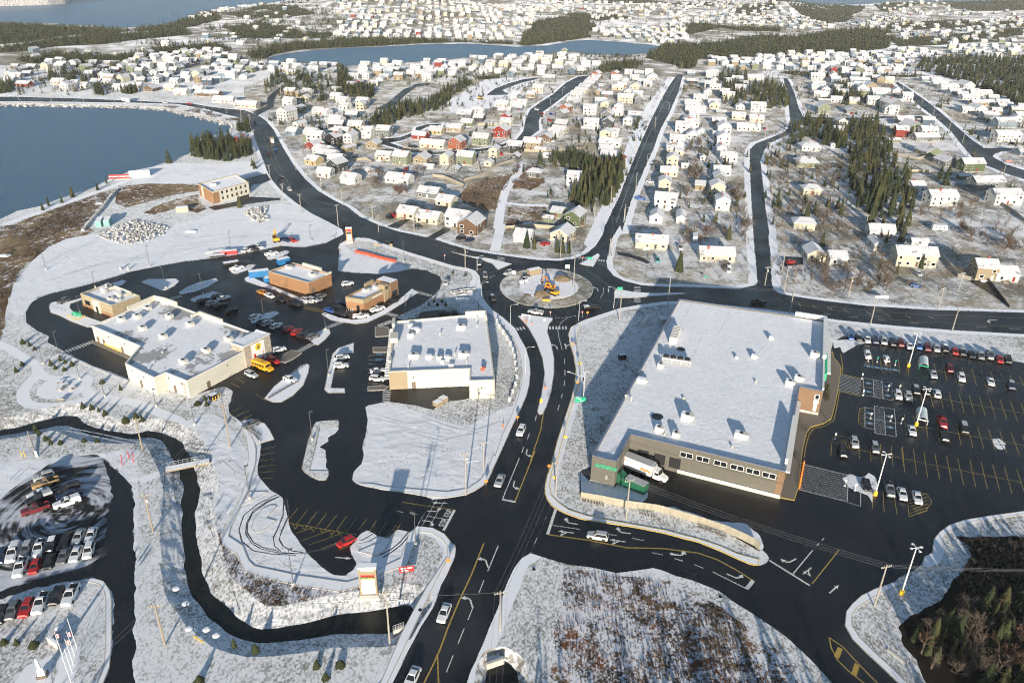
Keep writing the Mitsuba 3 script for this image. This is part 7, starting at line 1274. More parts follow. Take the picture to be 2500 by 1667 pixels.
# signs
def sign(v, x, y, w, h, z, m, label, post=1, az=0., text=None, tm='c_white', shape='rect', cat_='sign', name='road_sign', th=.04):
    b = P(v, x, y); k = nm(name); to = rot((b[0], b[1], 0), az)
    for u in ([0] if post == 1 else [-w*.4, w*.4]): put(k+'__post', tube((u, .04, 0), (u, .04, z+h*.6), .04, n=5), 'c_galv', to=to)
    c = z+h/2
    pts = {'rect': [(-w/2, -h/2), (w/2, -h/2), (w/2, h/2), (-w/2, h/2)], 'diamond': [(0, -h/2), (w/2, 0), (0, h/2), (-w/2, 0)], 'tri': [(0, -h/2), (w/2, h/2), (-w/2, h/2)]}[shape]
    e = extr(Polygon(pts), th); e.apply_transform(np.array([[1, 0, 0, 0], [0, 0, -1, 0], [0, 1, 0, c], [0, 0, 0, 1.]])); put(k+'__panel', e, m, to=to)
    if shape == 'tri': e = extr(affinity.scale(Polygon(pts), .6, .6), .01); e.apply_transform(np.array([[1, 0, 0, 0], [0, 0, -1, -th-.002], [0, 1, 0, c+.04], [0, 0, 0, 1.]])); put(k+'__panel_centre', e, 'c_white', to=to)
    if text:
        t = meshkit.text_mesh(text, h*.34, .01, True); s_ = min(1, w*.85/max(t.bounds[1][0], .01)); v_ = t.vertices*[s_, s_, 1]; t = trimesh.Trimesh(np.c_[v_[:, 0]-v_[:, 0].max()/2, -th-.004-v_[:, 2], v_[:, 1]+c-h*.15], t.faces, process=False); put(k+'__lettering', t, tm, to=to)
    tag(k, label, cat_); return k
gs = sign('E', 1635, 1215, 3.0, 1.7, 1.0, 'c_signteal', 'large green direction sign with white arrow beside the south road', 2, name='direction_sign')
b = P('E', 1635, 1215); put(gs+'__arrow', cat([bx(-.1, .1, -.06, -.045, 1.25, 2.2), bx(-.7, .1, -.06, -.045, 2.0, 2.15), bx(.1, .9, -.06, -.045, 1.5, 1.62), bx(-1.2, -.5, -.06, -.045, 2.25, 2.4)]), 'c_white', to=rot((b[0], b[1], 0), 0))
for v, x, y, lb in (('E', 1630, 975, 'below the roundabout crossing'), ('E', 1535, 1475, 'beside the lower lane of the south road'), ('H', 1463, 230, 'beside the corner utility pole')): sign(v, x, y, 1.15, 1.15, 1.6, 'c_yellow', 'yellow diamond warning sign '+lb, shape='diamond', name='warning_sign')
for v, x, y, lb in (('E', 1587, 825, 'by the sidewalk below the crossing'), ('E', 1617, 1085, 'by the long lamp mast'), ('E', 1685, 610, 'at the roundabout exit'), ('H', 1425, 130, 'at the kerb above the store driveway'), ('E', 1212, 1320, 'at the west kerb of the south road'), ('H', 1000, 235, 'at the corner of the vacant lot'), ('H', 745, 770, 'on the sidewalk corner near the pylon sign')): sign(v, x, y, 1.1, 1.1, .7, 'c_orange', 'orange construction sign '+lb, shape='diamond', name='construction_sign')
for v, x, y, lb in (('K', 825, 750, 'on the splitter island'), ('K', 1158, 748, 'at the store side entry'), ('K', 1160, 175, 'at the straight street entry'), ('E', 722, 235, 'on the main road verge')): sign(v, x, y, .9, .8, 1.6, 'c_red', 'red and white give-way triangle '+lb, shape='tri', name='give_way_sign')
for v, x, y, w, h, m, lb in (('K', 445, 325, 1.6, 1.3, 'c_white', 'white direction board at the left edge of the roundabout island'), ('K', 1005, 268, 1.9, 1.6, 'c_white', 'white direction board at the top of the roundabout island'), ('E', 1700, 250, 2.2, 1., 'c_signteal', 'green street sign on the small northern splitter island'), ('E', 1903, 455, 2.0, 1., 'c_signteal', 'green street sign on the eastern splitter island'), ('E', 265, 160, 2.4, 1.2, 'c_tanwall', 'low tan sign board on the slope by the main road'), ('F', 1385, 515, 5.0, 1.0, 'c_white', 'long white board sign beside the right-hand main road'), ('E', 1370, 1225, .7, 1.3, 'c_yellow', 'yellow marker board at the tip of the long splitter island'), ('F', 200, 372, 1.2, .6, 'c_signteal', 'small green street name sign by the bungalow garden'), ('E', 360, 165, 1.3, 1.3, 'c_tanwall', 'tan square sign on the kerb of the main road'), ('B', 362, 870, 1.6, .8, 'c_signteal', 'green sign on pole above the crescent'), ('E', 1393, 668, .8, .9, 'c_white', 'small white sign on the long splitter island')):
    sign(v, x, y, w, h, 1.3, m, lb, 2 if w > 1.5 else 1)
ch = sign('K', 785, 590, 3.0, .8, .5, 'c_yellow', 'yellow chevron board facing the south road on the roundabout island', 2, name='chevron_board'); b = P('K', 785, 590)
put(ch+'__chevrons', cat([bx(-1.35+i*.75, -1.1+i*.75, -.06, -.045, .55, 1.25) for i in range(4)]), 'c_black', to=rot((b[0], b[1], 0), 0))
for si_, (v, x, y, cap) in enumerate((('M', 665, 490, 't'), ('M', 765, 505, 'w'), ('M', 562, 478, 'w'), ('M', 870, 525, 't'), ('M', 790, 812, 'w'), ('M', 918, 815, 'w'), ('M', 588, 1135, 'w'), ('M', 818, 1165, 'w'), ('M', 942, 1195, 'w'), ('M', 488, 680, 'w'), ('M', 500, 872, 'w'), ('I', 1140, 238, 'w'), ('I', 1208, 268, 'w'), ('M', 180, 1372, 'w'))):
    k = sign(v, x, y, .45, .6, 1.3, 'c_signteal' if cap == 't' else 'c_white', f'small {"teal" if cap == "t" else "white"} stall sign in the supermarket lot, {["second back row", "third back row", "first back row", "last back row", "upper accessible stalls right", "by the white SUV", "lower accessible stalls left", "lower accessible stalls right", "left of the white sedan", "upper crosswalk corner", "lower crosswalk corner", "left by the near snow patch", "right by the near snow patch", "on the near-left hatched corner"][si_]}', name='stall_sign'); b = P(v, x, y); put(k+'__foot', tube((b[0], b[1], .02), (b[0], b[1], .32), .28, .12, 10), 'c_white'); labels[k]['group'] = 'stall signs in the supermarket car park'
# pylon signs
def pylon(v, x, y, az, w, h, name, label, rows, cap):
    b = P(v, x, y); to = rot((b[0], b[1], 0), az); k = nm(name)
    put(k+'__base', cat([bx(-w*.62, w*.62, -1.0, 1.0, 0, .7), bx(-w*.56, w*.56, -.8, .8, .7, 1.0)]), 'm_concrete', to=to); put(k+'__frame', cat([bx(-w/2, -w/2+.35, -.55, .55, 1, h), bx(w/2-.35, w/2, -.55, .55, 1, h)]), 'c_tanwall' if cap else 'c_orange', to=to)
    put(k+'__core', bx(-w/2+.35, w/2-.35, -.45, .45, 1.2, h-.2), 'c_white', to=to); put(k+'__top', bx(-w/2-.15, w/2+.15, -.65, .65, h, h+.45), 'c_metal', to=to); put(k+'__snow_cap', bx(-w/2-.13, w/2+.13, -.63, .63, h+.455, h+.52), 'm_cleansnow', to=to)
    for (z0, z1, m, tx, tm) in rows:
        p_ = put(k+'__sign_panel', bx(-w/2+.37, w/2-.37, -.49, -.45, z0*h, z1*h), m, to=to)
        if tx:
            t = meshkit.text_mesh(tx, (z1-z0)*h*.5, .01, True); s_ = min(1, (w-1.0)/t.bounds[1][0]); vv = t.vertices*[s_, s_, 1]; put(p_+'__lettering', trimesh.Trimesh(np.c_[vv[:, 0]-vv[:, 0].max()/2, -.5-vv[:, 2], vv[:, 1]+(z0+.25*(z1-z0))*h], t.faces, process=False), tm, to=to)
    tag(k, label, 'sign')
pylon('H', 215, 985, .05, 3.4, 7.6, 'pylon_sign', 'tall tan pylon sign with stacked white panels above the creek', [(.80, .93, 'c_tanwall', None, None), (.74, .80, 'c_red', None, None), (.66, .735, 'c_dkgreen', 'DOLLARAMA', 'c_yellow'), (.53, .62, 'c_white', None, None), (.20, .52, 'c_white', None, None)], True)
pylon('E', 80, 118, .1, 2.6, 6.6, 'orange_pylon_sign', 'orange pylon sign with white panels at the plaza entrance off the main road', [(.82, .96, 'c_red', None, None), (.62, .80, 'c_black', None, None), (.40, .60, 'c_white', None, None), (.22, .38, 'c_white', None, None)], False)
sign('H', 465, 830, 3.0, 1.5, .5, 'c_red', 'red roadside sign on the snowy corner right of the pylon sign', 2, .2, None, name='advert_sign'); b = P('H', 465, 830); put('advert_sign__panel_text', cat([bx(-1.2, -.2, -.06, -.045, 1.35, 1.75), bx(.1, 1.2, -.06, -.045, 1.4, 1.7), bx(-1.1, .4, -.06, -.045, .8, 1.1)]), 'c_white', to=rot((b[0], b[1], 0), .2))
# excavators
def excavator(v, x, y, az, s, label, m='c_busyellow', dozer=False):
    b = P(v, x, y); k = nm('bulldozer' if dozer else 'excavator'); to = rot((b[0], b[1], .1), az, s)
    for q in (1, -1): put(k+'__track', hull(sym([(1.7, .01, .1), (1.9, .01, .5), (1.6, .01, .85), (-1.7, .01, .1), (-1.9, .01, .5), (-1.6, .01, .85)])+[(1.7, .5, .1), (-1.7, .5, .1), (1.6, .5, .85), (-1.6, .5, .85), (1.9, .5, .5), (-1.9, .5, .5)]), 'c_black', to=to@T().translate([0, .85*q-.25, 0]))
    put(k+'__house', hull([(1., -1.2, .95), (-2., -1.2, .95), (1., 1.2, .95), (-2., 1.2, .95), (.9, -1.2, 1.6), (-2.1, -1.1, 2.0), (.9, 1.2, 1.6), (-2.1, 1.1, 2.0)]), m, to=to); put(k+'__cab', hull([(1.3, .2, 1.), (-.3, .2, 1.), (1.3, 1.2, 1.), (-.3, 1.2, 1.), (1., .25, 2.8), (-.3, .25, 2.8), (1., 1.15, 2.8), (-.3, 1.15, 2.8)]), 'c_darkglass', to=to); put(k+'__cab_roof', bx(-.35, 1.05, .2, 1.2, 2.8, 2.88), m, to=to)
    if dozer: put(k+'__blade', bx(2.4, 2.6, -1.6, 1.6, .1, 1.2), m, to=to)
    else:
        put(k+'__boom', cat([tube((.8, -.3, 1.5), (2.8, -.3, 4.0), .28, .24, 6), tube((2.8, -.3, 4.0), (4.6, -.3, 3.6), .24, .2, 6)]), m, to=to); put(k+'__stick', tube((4.4, -.3, 3.8), (5.2, -.3, 1.4), .2, .15, 6), m, to=to); put(k+'__bucket', hull([(5.0, -.75, .7), (5.0, .15, .7), (5.5, -.75, 1.4), (5.5, .15, 1.4), (4.6, -.7, 1.2), (4.6, .1, 1.2), (4.7, -.7, .4), (4.7, .1, .4)]), 'c_black', to=to)
    tag(k, label, 'excavator' if not dozer else 'bulldozer')
excavator('K', 820, 455, 2.2, 1.0, 'orange excavator with raised boom in the middle of the roundabout', 'c_orange'); excavator('K', 865, 515, 2.4, .95, 'yellow excavator on the near side of the roundabout island'); excavator('D', 1865, 112, 2.0, 1.1, 'yellow excavator standing on the snow field beside the plaza entrance'); excavator('B', 960, 672, .4, 1.1, 'yellow bulldozer on the empty snowy lot', dozer=True)
def pile(v, x, y, rx, ry, h, name, label, m, cat_='dirt pile', seed=1, kind=None):
    b = P(v, x, y); g = trimesh.creation.icosphere(3); q = g.vertices.copy(); q = q[:, :3]*[rx, ry, h]; q[:, 2] = np.maximum(q[:, 2], -.05); q *= (.82+.4*meshkit.fbm(g.vertices*2.2+seed, 3))[:, None]; k = put(name, trimesh.Trimesh(q, g.faces, process=False), m, to=rot((b[0], b[1], 0))); tag(k, label, cat_, kind=kind); return k
pile('K', 738, 525, 2.9, 2.3, 2.3, 'dirt_pile', 'brown dirt pile left of the excavators', 'c_dirt'); pile('K', 952, 362, 3.4, 2.2, 2.0, 'dirt_pile', 'yellowish dirt pile at the upper right of the roundabout island', 'c_dirt', seed=4); pile('K', 590, 520, 1.6, .9, .5, 'dirt_pile', 'low flat patch of dirt at the lower left of the island', 'c_dirt', seed=7)
car(P('K', 560, 358, .75), math.atan2(*(P('K', 505, 392, .75)-P('K', 560, 358, .75))[[1, 0]]), 'pickup', 'white', 'white pickup truck parked on the roundabout island', None, z=.2)
def crate(v, p, q, L, W, H, m, name, label, cat_='container', ribs=True, doorm=None, snow=True, z=0.):
    c = (P(v, *p)+P(v, *q))/2; f = P(v, *q)-P(v, *p); k = nm(name); to = rot((c[0], c[1], z), math.atan2(f[1], f[0])); L = L or np.linalg.norm(f[:2])
    put(k+'__body', bx(-L/2, L/2, -W/2, W/2, .1, H), m, to=to)
    if ribs: put(k+'__ribs', cat([bx(-L/2+.2+i*.6, -L/2+.34+i*.6, -W/2-.04, W/2+.04, .15, H-.1) for i in range(int(L/.6))]), m, to=to); labels.setdefault(k+'__ribs', {})['kind'] = 'stuff'
    if snow: put(k+'__snow_cap', bx(-L/2+.02, L/2-.02, -W/2+.02, W/2-.02, H+.005, H+.06), 'm_cleansnow', to=to)
    put(k+'__door', cat([bx(L/2-.02, L/2+.05, -W/2+.1, -.05, .2, H-.1)]), doorm or m, to=to); put(k+'__door', cat([bx(L/2-.02, L/2+.05, .05, W/2-.1, .2, H-.1)]), doorm or m, to=to); tag(k, label, cat_); return k
crate('K', (615, 305), (698, 288), 5.5, 2.2, 2.4, 'c_tanwall', 'site_container', 'tan site container behind the pickup on the roundabout island')
crate('A', (692, 1490), (660, 1550), 8, 2.5, 2.8, 'c_teal', 'shipping_container', 'left pale teal container on the snowy track', doorm='c_teal'); crate('A', (748, 1485), (715, 1545), 8, 2.5, 2.8, 'c_teal', 'shipping_container', 'right pale teal container on the snowy track', doorm='c_teal')
crate('A', (875, 1195), (1015, 1185), None, 2.6, 3.2, 'c_white', 'white_trailer', 'long white trailer on the pond shore', 'trailer', doorm='c_teal'); crate('D', (1690, 352), (1810, 338), 7.5, 2.6, 2.6, 'c_blue', 'blue_container', 'long blue site container beside the orange brick store', doorm='c_blue'); crate('D', (1795, 380), (1822, 384), 2.2, 2.0, 1.9, 'c_blue', 'blue_container', 'small blue box right of the blue container', doorm='c_blue'); crate('D', (1880, 268), (1950, 250), 5, 2.4, 2.4, 'c_blue', 'blue_container', 'blue container behind the orange brick store', doorm='c_blue')
crate('A', (1200, 1432), (1265, 1425), 5.5, 3, 2.4, 's_cream', 'cream_hut', 'small cream hut on the brown ground left of the office building', 'hut', ribs=False)
crate('D', (1500, 195), (1590, 188), 7, 2.3, 1.5, 'c_red', 'flatbed_trailer', 'red loaded trailer at the snow field edge', 'trailer'); crate('D', (1430, 215), (1505, 208), 6, 2.3, .9, 'c_black', 'flatbed_trailer', 'dark flatbed trailer behind the red loaded trailer', 'trailer'); crate('D', (1520, 268), (1600, 255), 6, 2.2, 1.0, 'c_black', 'flatbed_trailer', 'dark open trailer beside the white pickup in the work yard', 'trailer'); crate('D', (1400, 192), (1520, 170), 9, 2.2, .8, 'c_metal', 'steel_bundle', 'bundle of grey steel on the snow field edge', 'steel bundle', ribs=False)
crate('E', (645, 1232), (705, 1200), 2.2, 1.9, 1.4, 'c_tanwall', 'dumpster', 'nearer white-lidded dumpster behind the shop block', 'dumpster', ribs=False, z=.02); crate('E', (680, 1205), (740, 1175), 2.2, 1.9, 1.4, 'c_tanwall', 'dumpster', 'farther white-lidded dumpster behind the shop block', 'dumpster', ribs=False, z=.02)
k = crate('D', (1425, 1180), (1460, 1160), 2.0, 1.6, 1.5, 'c_black', 'utility_cabinet', 'dark transformer cabinet beside yellow bollards at the plaza corner', 'cabinet', ribs=False); crate('E', (1895, 905), (1940, 900), 2.2, 1.6, 1.7, 'c_black', 'utility_cabinet', 'black transformer cabinet in the shadow of the supermarket', 'cabinet', ribs=False); crate('E', (2165, 660), (2215, 655), 2.4, 3.0, 1.9, 'c_metal', 'generator_box', 'grey generator box beside the gas tank in the shadow', 'generator', ribs=False)
for i in range(4): crate('A', (735, 1218-i*9), (880, 1212-i*9), None, .5, .5+.1*i, 'c_red' if i % 2 else 's_white', 'pipe_stack', f'{"red" if i % 2 else "pale"} pipe on the pond shore, {ordn(i+1)} from the front', 'pipe', ribs=False, snow=False)
# gas tank, cages, bollards, cones, benches
c = P('E', 2080, 660); az = math.atan2(*(P('E', 2110, 632)-P('E', 2055, 690))[[1, 0]]); to = rot((c[0], c[1], 0), az); k = nm('gas_tank'); put(k+'__tank', cat([tube((-2.8, 0, 1.3), (2.8, 0, 1.3), .75, n=18), tube((2.8, 0, 1.3), (3.2, 0, 1.3), .75, .4, 18), tube((-3.2, 0, 1.3), (-2.8, 0, 1.3), .4, .75, 18)]), 'c_steel', to=to, smooth=40); put(k+'__cradle', bx(-1.9, -1.6, -.6, .6, 0, .8), 'm_concrete', to=to); put(k+'__cradle', bx(1.6, 1.9, -.6, .6, 0, .8), 'm_concrete', to=to); put(k+'__rail', pipe([(-4.6, 1.8, .5), (4.6, 1.8, .5)], .1), 'c_greywood', to=to); put(k+'__rail', pipe([(-4.6, 1.8, .5), (-4.6, -1.5, .5)], .1), 'c_greywood', to=to); tag(k, 'white horizontal gas tank in the shadow of the supermarket', 'gas tank')
def cage(pts, place, v):
    k = nm('gas_meter_rack'); q = [P(v, *p) for p in pts]; put(k+'__green_pipes', cat([tube((a[0]+u, a[1]+u*.3, .3), (a[0]+u, a[1]+u*.3, 1.6), .22, n=7) for a in q for u in (-.5, .2, .8)]), 'c_greensign'); put(k+'__header', pipe([(q[0][0], q[0][1], 1.2), (q[-1][0], q[-1][1], 1.2)], .12), 'c_greensign'); tag(k, 'green pipe rack '+place, 'pipe rack')
cage([(745, 815), (780, 825), (815, 838)], 'against the discount store back wall', 'D'); cage([(505, 612), (530, 620)], 'on the snowy island left of the takeaway', 'D')
def bollards(v, pts, m, place, h=1.1, r=.11, name='bollard', catg='bollard', col='yellow'):
    for i, (x, y) in enumerate(sorted(pts)): q = P(v, x, y); k = put(name, tube((q[0], q[1], 0), (q[0], q[1], h), r, n=7), m); tag(k, f'{col} {catg}, {ordn(i+1)} from left {place}', catg, f'{catg}s {place}')
bollards('D', line_pts((712, 815), (815, 862), 9), 'c_yellow', 'by the discount store pipe rack'); bollards('D', line_pts((460, 622), (505, 640), 4)+line_pts((520, 645), (575, 622), 5), 'c_yellow', 'round the island pipe rack'); bollards('D', [(1440, 1185), (1458, 1178), (1475, 1165), (1488, 1150)], 'c_yellow', 'by the plaza corner cabinet'); bollards('E', [(72, 585), (88, 580), (102, 578), (60, 592)], 'c_white', 'by the coffee shop', col='white')
bollards('N', [(1565, 185), (1555, 115), (1705, 80), (1650, 100), (1705, 150), (1640, 65)], 'c_red', 'on the snowy corner of the staff lot', 1.5, .09, 'marker_post', 'marker post', 'red'); bollards('N', [(280, 75), (320, 75)], 'c_yellow', 'on the grass above the staff lot', 1.6, .09, 'marker_post', 'marker post', 'yellow'); bollards('N', [(465, 80), (482, 78)], 'c_white', 'beside the fallen pole', 1.8, .12, 'marker_post', 'marker post', 'white')
def cones(v, pts, place):
    for i, (x, y) in enumerate(sorted(pts)): q = P(v, x, y); k = put('traffic_cone', cat([tube((0, 0, .04), (0, 0, .95), .22, .05, 9), bx(-.3, .3, -.3, .3, 0, .04)]), 'c_orange', to=rot((q[0], q[1], .02))); tag(k, f'orange traffic cone, {ordn(i+1)} from left {place}', 'traffic cone', 'cones '+place)
cones('I', line_pts((864, 85), (834, 250), 9), 'along the loading hatch'); cones('E', [(1255, 640), (1280, 650), (1310, 670), (1265, 660), (1405, 1105), (1395, 1100), (1115, 1360)], 'on the splitter island')
q = P('E', 1270, 625); k = nm('road_barrier'); to = rot((q[0], q[1], .16), -.2); put(k+'__boards', cat([bx(-1.6, 1.6, -.04, .04, .5, .75), bx(-1.6, 1.6, -.04, .04, .95, 1.2)]), 'c_white', to=to); put(k+'__stripes', cat([bx(-1.4+i*.6, -1.15+i*.6, -.05, .05, .5, .75) for i in range(5)]), 'c_red', to=to); put(k+'__legs', cat([bx(-1.3, -1.2, -.4, .4, 0, 1.1), bx(1.2, 1.3, -.4, .4, 0, 1.1)]), 'c_white', to=to); tag(k, 'red and white road barrier at the head of the splitter island', 'barrier')
for i, (x, y) in enumerate(((405, 1065), (440, 1085), (490, 1105), (410, 1110))):
    q = P('D', x, y); k = nm('picnic_table'); to = rot((q[0], q[1], 0), .5+i*.4); put(k+'__table_top', bx(-.9, .9, -.4, .4, .7, .76), 'm_cleansnow', to=to); put(k+'__bench', bx(-.9, .9, -.85, -.6, .42, .47), 'c_greywood', to=to); put(k+'__bench', bx(-.9, .9, .6, .85, .42, .47), 'c_greywood', to=to); put(k+'__legs', cat([bx(-.7, -.6, -.7, .7, 0, .45), bx(.6, .7, -.7, .7, 0, .45), bx(-.65, -.6, -.1, .1, .4, .72), bx(.6, .65, -.1, .1, .4, .72)]), 'c_greywood', to=to); tag(k, f'snowy picnic table on the paved circle, {ordn(i+1)} from left' if i < 3 else 'snowy picnic table nearest on the paved circle', 'picnic table')
q = P('D', 410, 1192); k = nm('park_bench'); to = rot((q[0], q[1], 0), .1); put(k+'__seat', bx(-.9, .9, -.25, .25, .42, .48), 'c_greywood', to=to); put(k+'__backrest', bx(-.9, .9, .22, .28, .5, .95), 'c_greywood', to=to); put(k+'__leg', bx(-.8, -.7, -.2, .2, 0, .42), 'c_pole', to=to); put(k+'__leg', bx(.7, .8, -.2, .2, 0, .42), 'c_pole', to=to); tag(k, 'bench on the grass inside the footpath loop', 'bench')
# plank fence by the delivery yard
fp = V('L 265,1052 450,1082 690,1132 1000,1172 1180,1222 1370,1280 1500,1322 1650,1372 1790,1432 1930,1502 1985,1558'); ls = LineString(fp); k = nm('plank_fence'); n = int(ls.length/.52); rf = random.Random(3)
for i in range(n):
    a = ls.interpolate(i*.52+.02); b = ls.interpolate(i*.52+.5); az = math.atan2(b.y-a.y, b.x-a.x); scene[nmk(k+'__plank')] = ref(BW, rf.choice(['c_fencewood', 'c_fencewood', 'c_fencewood2', 'c_fencewood3']), rot(((a.x+b.x)/2, (a.y+b.y)/2, .08), az)@T().scale([.485, .05, 2.0+rf.uniform(-.04, .04)]))
mat('c_fencewood2', (.33, .30, .235), .85); mat('c_fencewood3', (.40, .36, .27), .85)
for z in (.5, 1.6): put(k+'__rail', cat([tube((*ls.interpolate(t).coords[0], z), (*ls.interpolate(min(t+2, ls.length)).coords[0], z), .05, n=4) for t in np.arange(0, ls.length-.1, 2)]), 'c_fencewood')
for v_ in range(0, n, 6): q = ls.interpolate(v_*.52); put(k+'__post', tube((q.x, q.y, 0), (q.x, q.y, 2.1), .07, n=4), 'c_fencewood')
tag(k, 'pale wooden plank fence along the delivery yard', 'fence')
# garden fences
for i, (v, s, m, h, lb) in enumerate((('B', '640,1195 720,1205 850,1262', 'c_fencewood', 1.7, 'tan garden fence above the brushy slope'), ('B', '850,1225 960,1195 1090,1118 1190,1090', 'c_greywood', 1.6, 'grey garden fence below the sage houses'), ('B', '945,1090 965,1180', 'c_greywood', 1.6, 'grey fence between two back gardens of the crescent'), ('B', '725,1170 760,1130 790,1120', 'c_greywood', 1.6, 'grey fence corner by the grey shed'), ('B', '1245,1025 1400,1030 1660,1010 1690,935', 'c_fencewood', 1.6, 'tan fence round the snowy garden right of the brown house'), ('E', '1130,30 1300,15 1480,30', 'c_fencewood', 1.8, 'tan fence behind the cream house near the roundabout'), ('F', '1740,150 1900,350 1990,375', 'c_greywood', 1.6, 'grey fence line between the two right-hand gardens'), ('C', '2080,1310 2280,1440 2351,1500', 'c_greywood', 1.7, 'grey garden fence by the large white house at right'), ('F', '1990,290 2110,380 2250,560', 'c_black', 1.1, 'dark railing beside the bare driveway'), ('C', '1480,1050 1640,1080 1700,1060', 'c_greywood', 1.7, 'grey fence behind the sage bungalow'), ('C', '1570,1160 1720,1165', 'c_fencewood', 1.5, 'tan fence above the snowy garden'), ('B', '440,1000 640,1030', 'c_greywood', 1., 'low fence along the crescent road'), ('B', '60,1095 190,1080 230,1100', 'c_fencewood', 1.6, 'tan fence left of the cream crescent house'), ('B', '945,850 1080,850', 'c_fencewood', 1.7, 'tan fence behind the red house'))):
    l = LineString(V(v+' '+s)); k = nm('garden_fence'); n = max(2, int(l.length/2.4))
    for j in range(n):
        a, b = l.interpolate(j*l.length/n), l.interpolate((j+1)*l.length/n); az = math.atan2(b.y-a.y, b.x-a.x); d = math.hypot(b.x-a.x, b.y-a.y); scene[nmk(k+'__panel')] = ref(BW, m, rot(((a.x+b.x)/2, (a.y+b.y)/2, .05), az)@T().scale([d-.08, .06, h])); scene[nmk(k+'__post')] = ref(BW, m, rot((a.x, a.y, 0), az)@T().scale([.12, .12, h+.15]))
    tag(k, lb, 'fence')
# retaining wall with white pillars along the roundabout road
rw = LineString(V('E 1075,655 1090,690 1130,745 1170,812 1193,880 1203,960 1206,1020 1197,1080 1172,1150 1160,1185')); k = nm('retaining_wall'); put(k+'__wall', extr(rw.buffer(.18, cap_style=2), 1.0), 'm_panel'); put(k+'__snow_cap', extr(rw.buffer(.16, cap_style=2), .05, 1.005), 'm_cleansnow')
for t in np.linspace(0, rw.length, 13): q = rw.interpolate(t); put(k+'__pillar', bx(q.x-.32, q.x+.32, q.y-.32, q.y+.32, 0, 1.35), 'c_white')
for t0, t1 in zip(np.linspace(0, rw.length, 13)[:-1], np.linspace(0, rw.length, 13)[1:]): a, b = rw.interpolate(t0), rw.interpolate(t1); put(k+'__railing', pipe([(a.x, a.y, 1.6), (b.x, b.y, 1.6)], .04, 4), 'c_galv')
tag(k, 'cream retaining wall with white pillars between sidewalk and shop block', 'wall')
for i, s in enumerate(('E 760,455 830,440 930,430', 'E 770,465 850,450 940,445', 'E 800,478 870,465')):
    l = LineString(V(s)); k = put('garden_wall', extr(l.buffer(.25, cap_style=2), .5), 'm_rocky'); tag(k, 'low stone terrace wall behind the shop block, '+['highest', 'middle', 'lowest'][i]+' of three', 'wall')
for i, x in enumerate((805, 825, 845, 865, 880)):
    q = P('E', x, 508); k = put('stone_block', bx(-.45, .45, -.45, .45, 0, .9), 'm_cleansnow', to=rot((q[0], q[1], 0), .1)); tag(k, f'snow-topped stone block behind the shop block, {ordn(i+1)} from left', 'stone block')
# footbridge over the creek
a, b = P('G', 1150, 125), P('G', 1385, 78); c = (a+b)/2; L = np.linalg.norm(b-a)+2; k = nm('footbridge'); to = rot((c[0], c[1], .1), math.atan2(b[1]-a[1], b[0]-a[0])); put(k+'__deck', bx(-L/2, L/2, -1.1, 1.1, -.1, .25), 'c_tanwall', to=to); put(k+'__deck_snow', bx(-L/2, L/2, -1.0, 1.0, .255, .3), 'm_cleansnow', to=to)
for s in (1, -1):
    put(k+'__railing', cat([pipe([(-L/2+1, s*1.05, 1.3), (L/2-1, s*1.05, 1.3)], .04, 4), pipe([(-L/2+1, s*1.05, .75), (L/2-1, s*1.05, .75)], .03, 4)]+[tube((u, s*1.05, .2), (u, s*1.05, 1.3), .035, n=4) for u in np.linspace(-L/2+1, L/2-1, 9)]), 'c_galv', to=to)
tag(k, 'small footbridge with railings crossing the creek', 'footbridge')
for v, p, q, lb in (('H', (372, 1215), (445, 1188), 'concrete culvert headwall at the end of the creek'), ('H', (1005, 1440), (1120, 1400), 'pale concrete culvert wall above the dark pool'), ('I', (1430, 1340), (1560, 1440), 'concrete culvert wall with railing at lower right')):
    a, b = P(v, *p), P(v, *q); c = (a+b)/2; L = np.linalg.norm(b-a); k = nm('culvert_wall'); to = rot((c[0], c[1], -.6), math.atan2(b[1]-a[1], b[0]-a[0])); put(k+'__wall', bx(-L/2, L/2, -.25, .25, -.6, .8), 'm_concrete', to=to)
    if 'railing' in lb or 'headwall' in lb: put(k+'__railing', cat([pipe([(-L/2, 0, 1.8), (L/2, 0, 1.8)], .04, 4), pipe([(-L/2, 0, 1.3), (L/2, 0, 1.3)], .03, 4)]+[tube((u, 0, .8), (u, 0, 1.8), .035, n=4) for u in np.linspace(-L/2, L/2, 5)]), 'c_galv', to=to)
    tag(k, lb, 'culvert')
# rock piles and rubble on the snow field
def rocks(name, v, s, n, size, label):
    pg = poly(V(v+' '+s)); r = np.random.default_rng(n); x0, y0, x1, y1 = pg.bounds; vs, fs, o, c = [], [], 0, 0; ico = trimesh.creation.icosphere(1)
    while c < n:
        x, y = r.uniform(x0, x1), r.uniform(y0, y1)
        if not pg.contains(Point(x, y)): continue
        e = min(1., pg.exterior.distance(Point(x, y))/5.); q = ico.vertices*r.uniform(.5, 1.2, 3)*size*r.uniform(.6, 1.2)*(1+.25*r.normal(0, 1, (len(ico.vertices), 1))*.5)+[x, y, e*.6]; vs.append(q); fs.append(ico.faces+o); o += len(q); c += 1
    k = put(name, trimesh.Trimesh(np.vstack(vs), np.vstack(fs), process=False), 'm_rocky'); tag(k, label, 'rocks', kind='stuff')
rocks('rock_heap', 'D', '660,75 740,20 900,-40 1100,0 1140,15 1100,70 1000,110 880,140 780,115 700,95', 520, .55, 'broad heap of snow-dusted boulders on the snow field'); rocks('stone_piles', 'A', '1640,1430 1750,1400 1810,1395 1790,1450 1830,1490 1740,1510 1680,1470', 200, .8, 'light piles of stone on the field by the pond road')
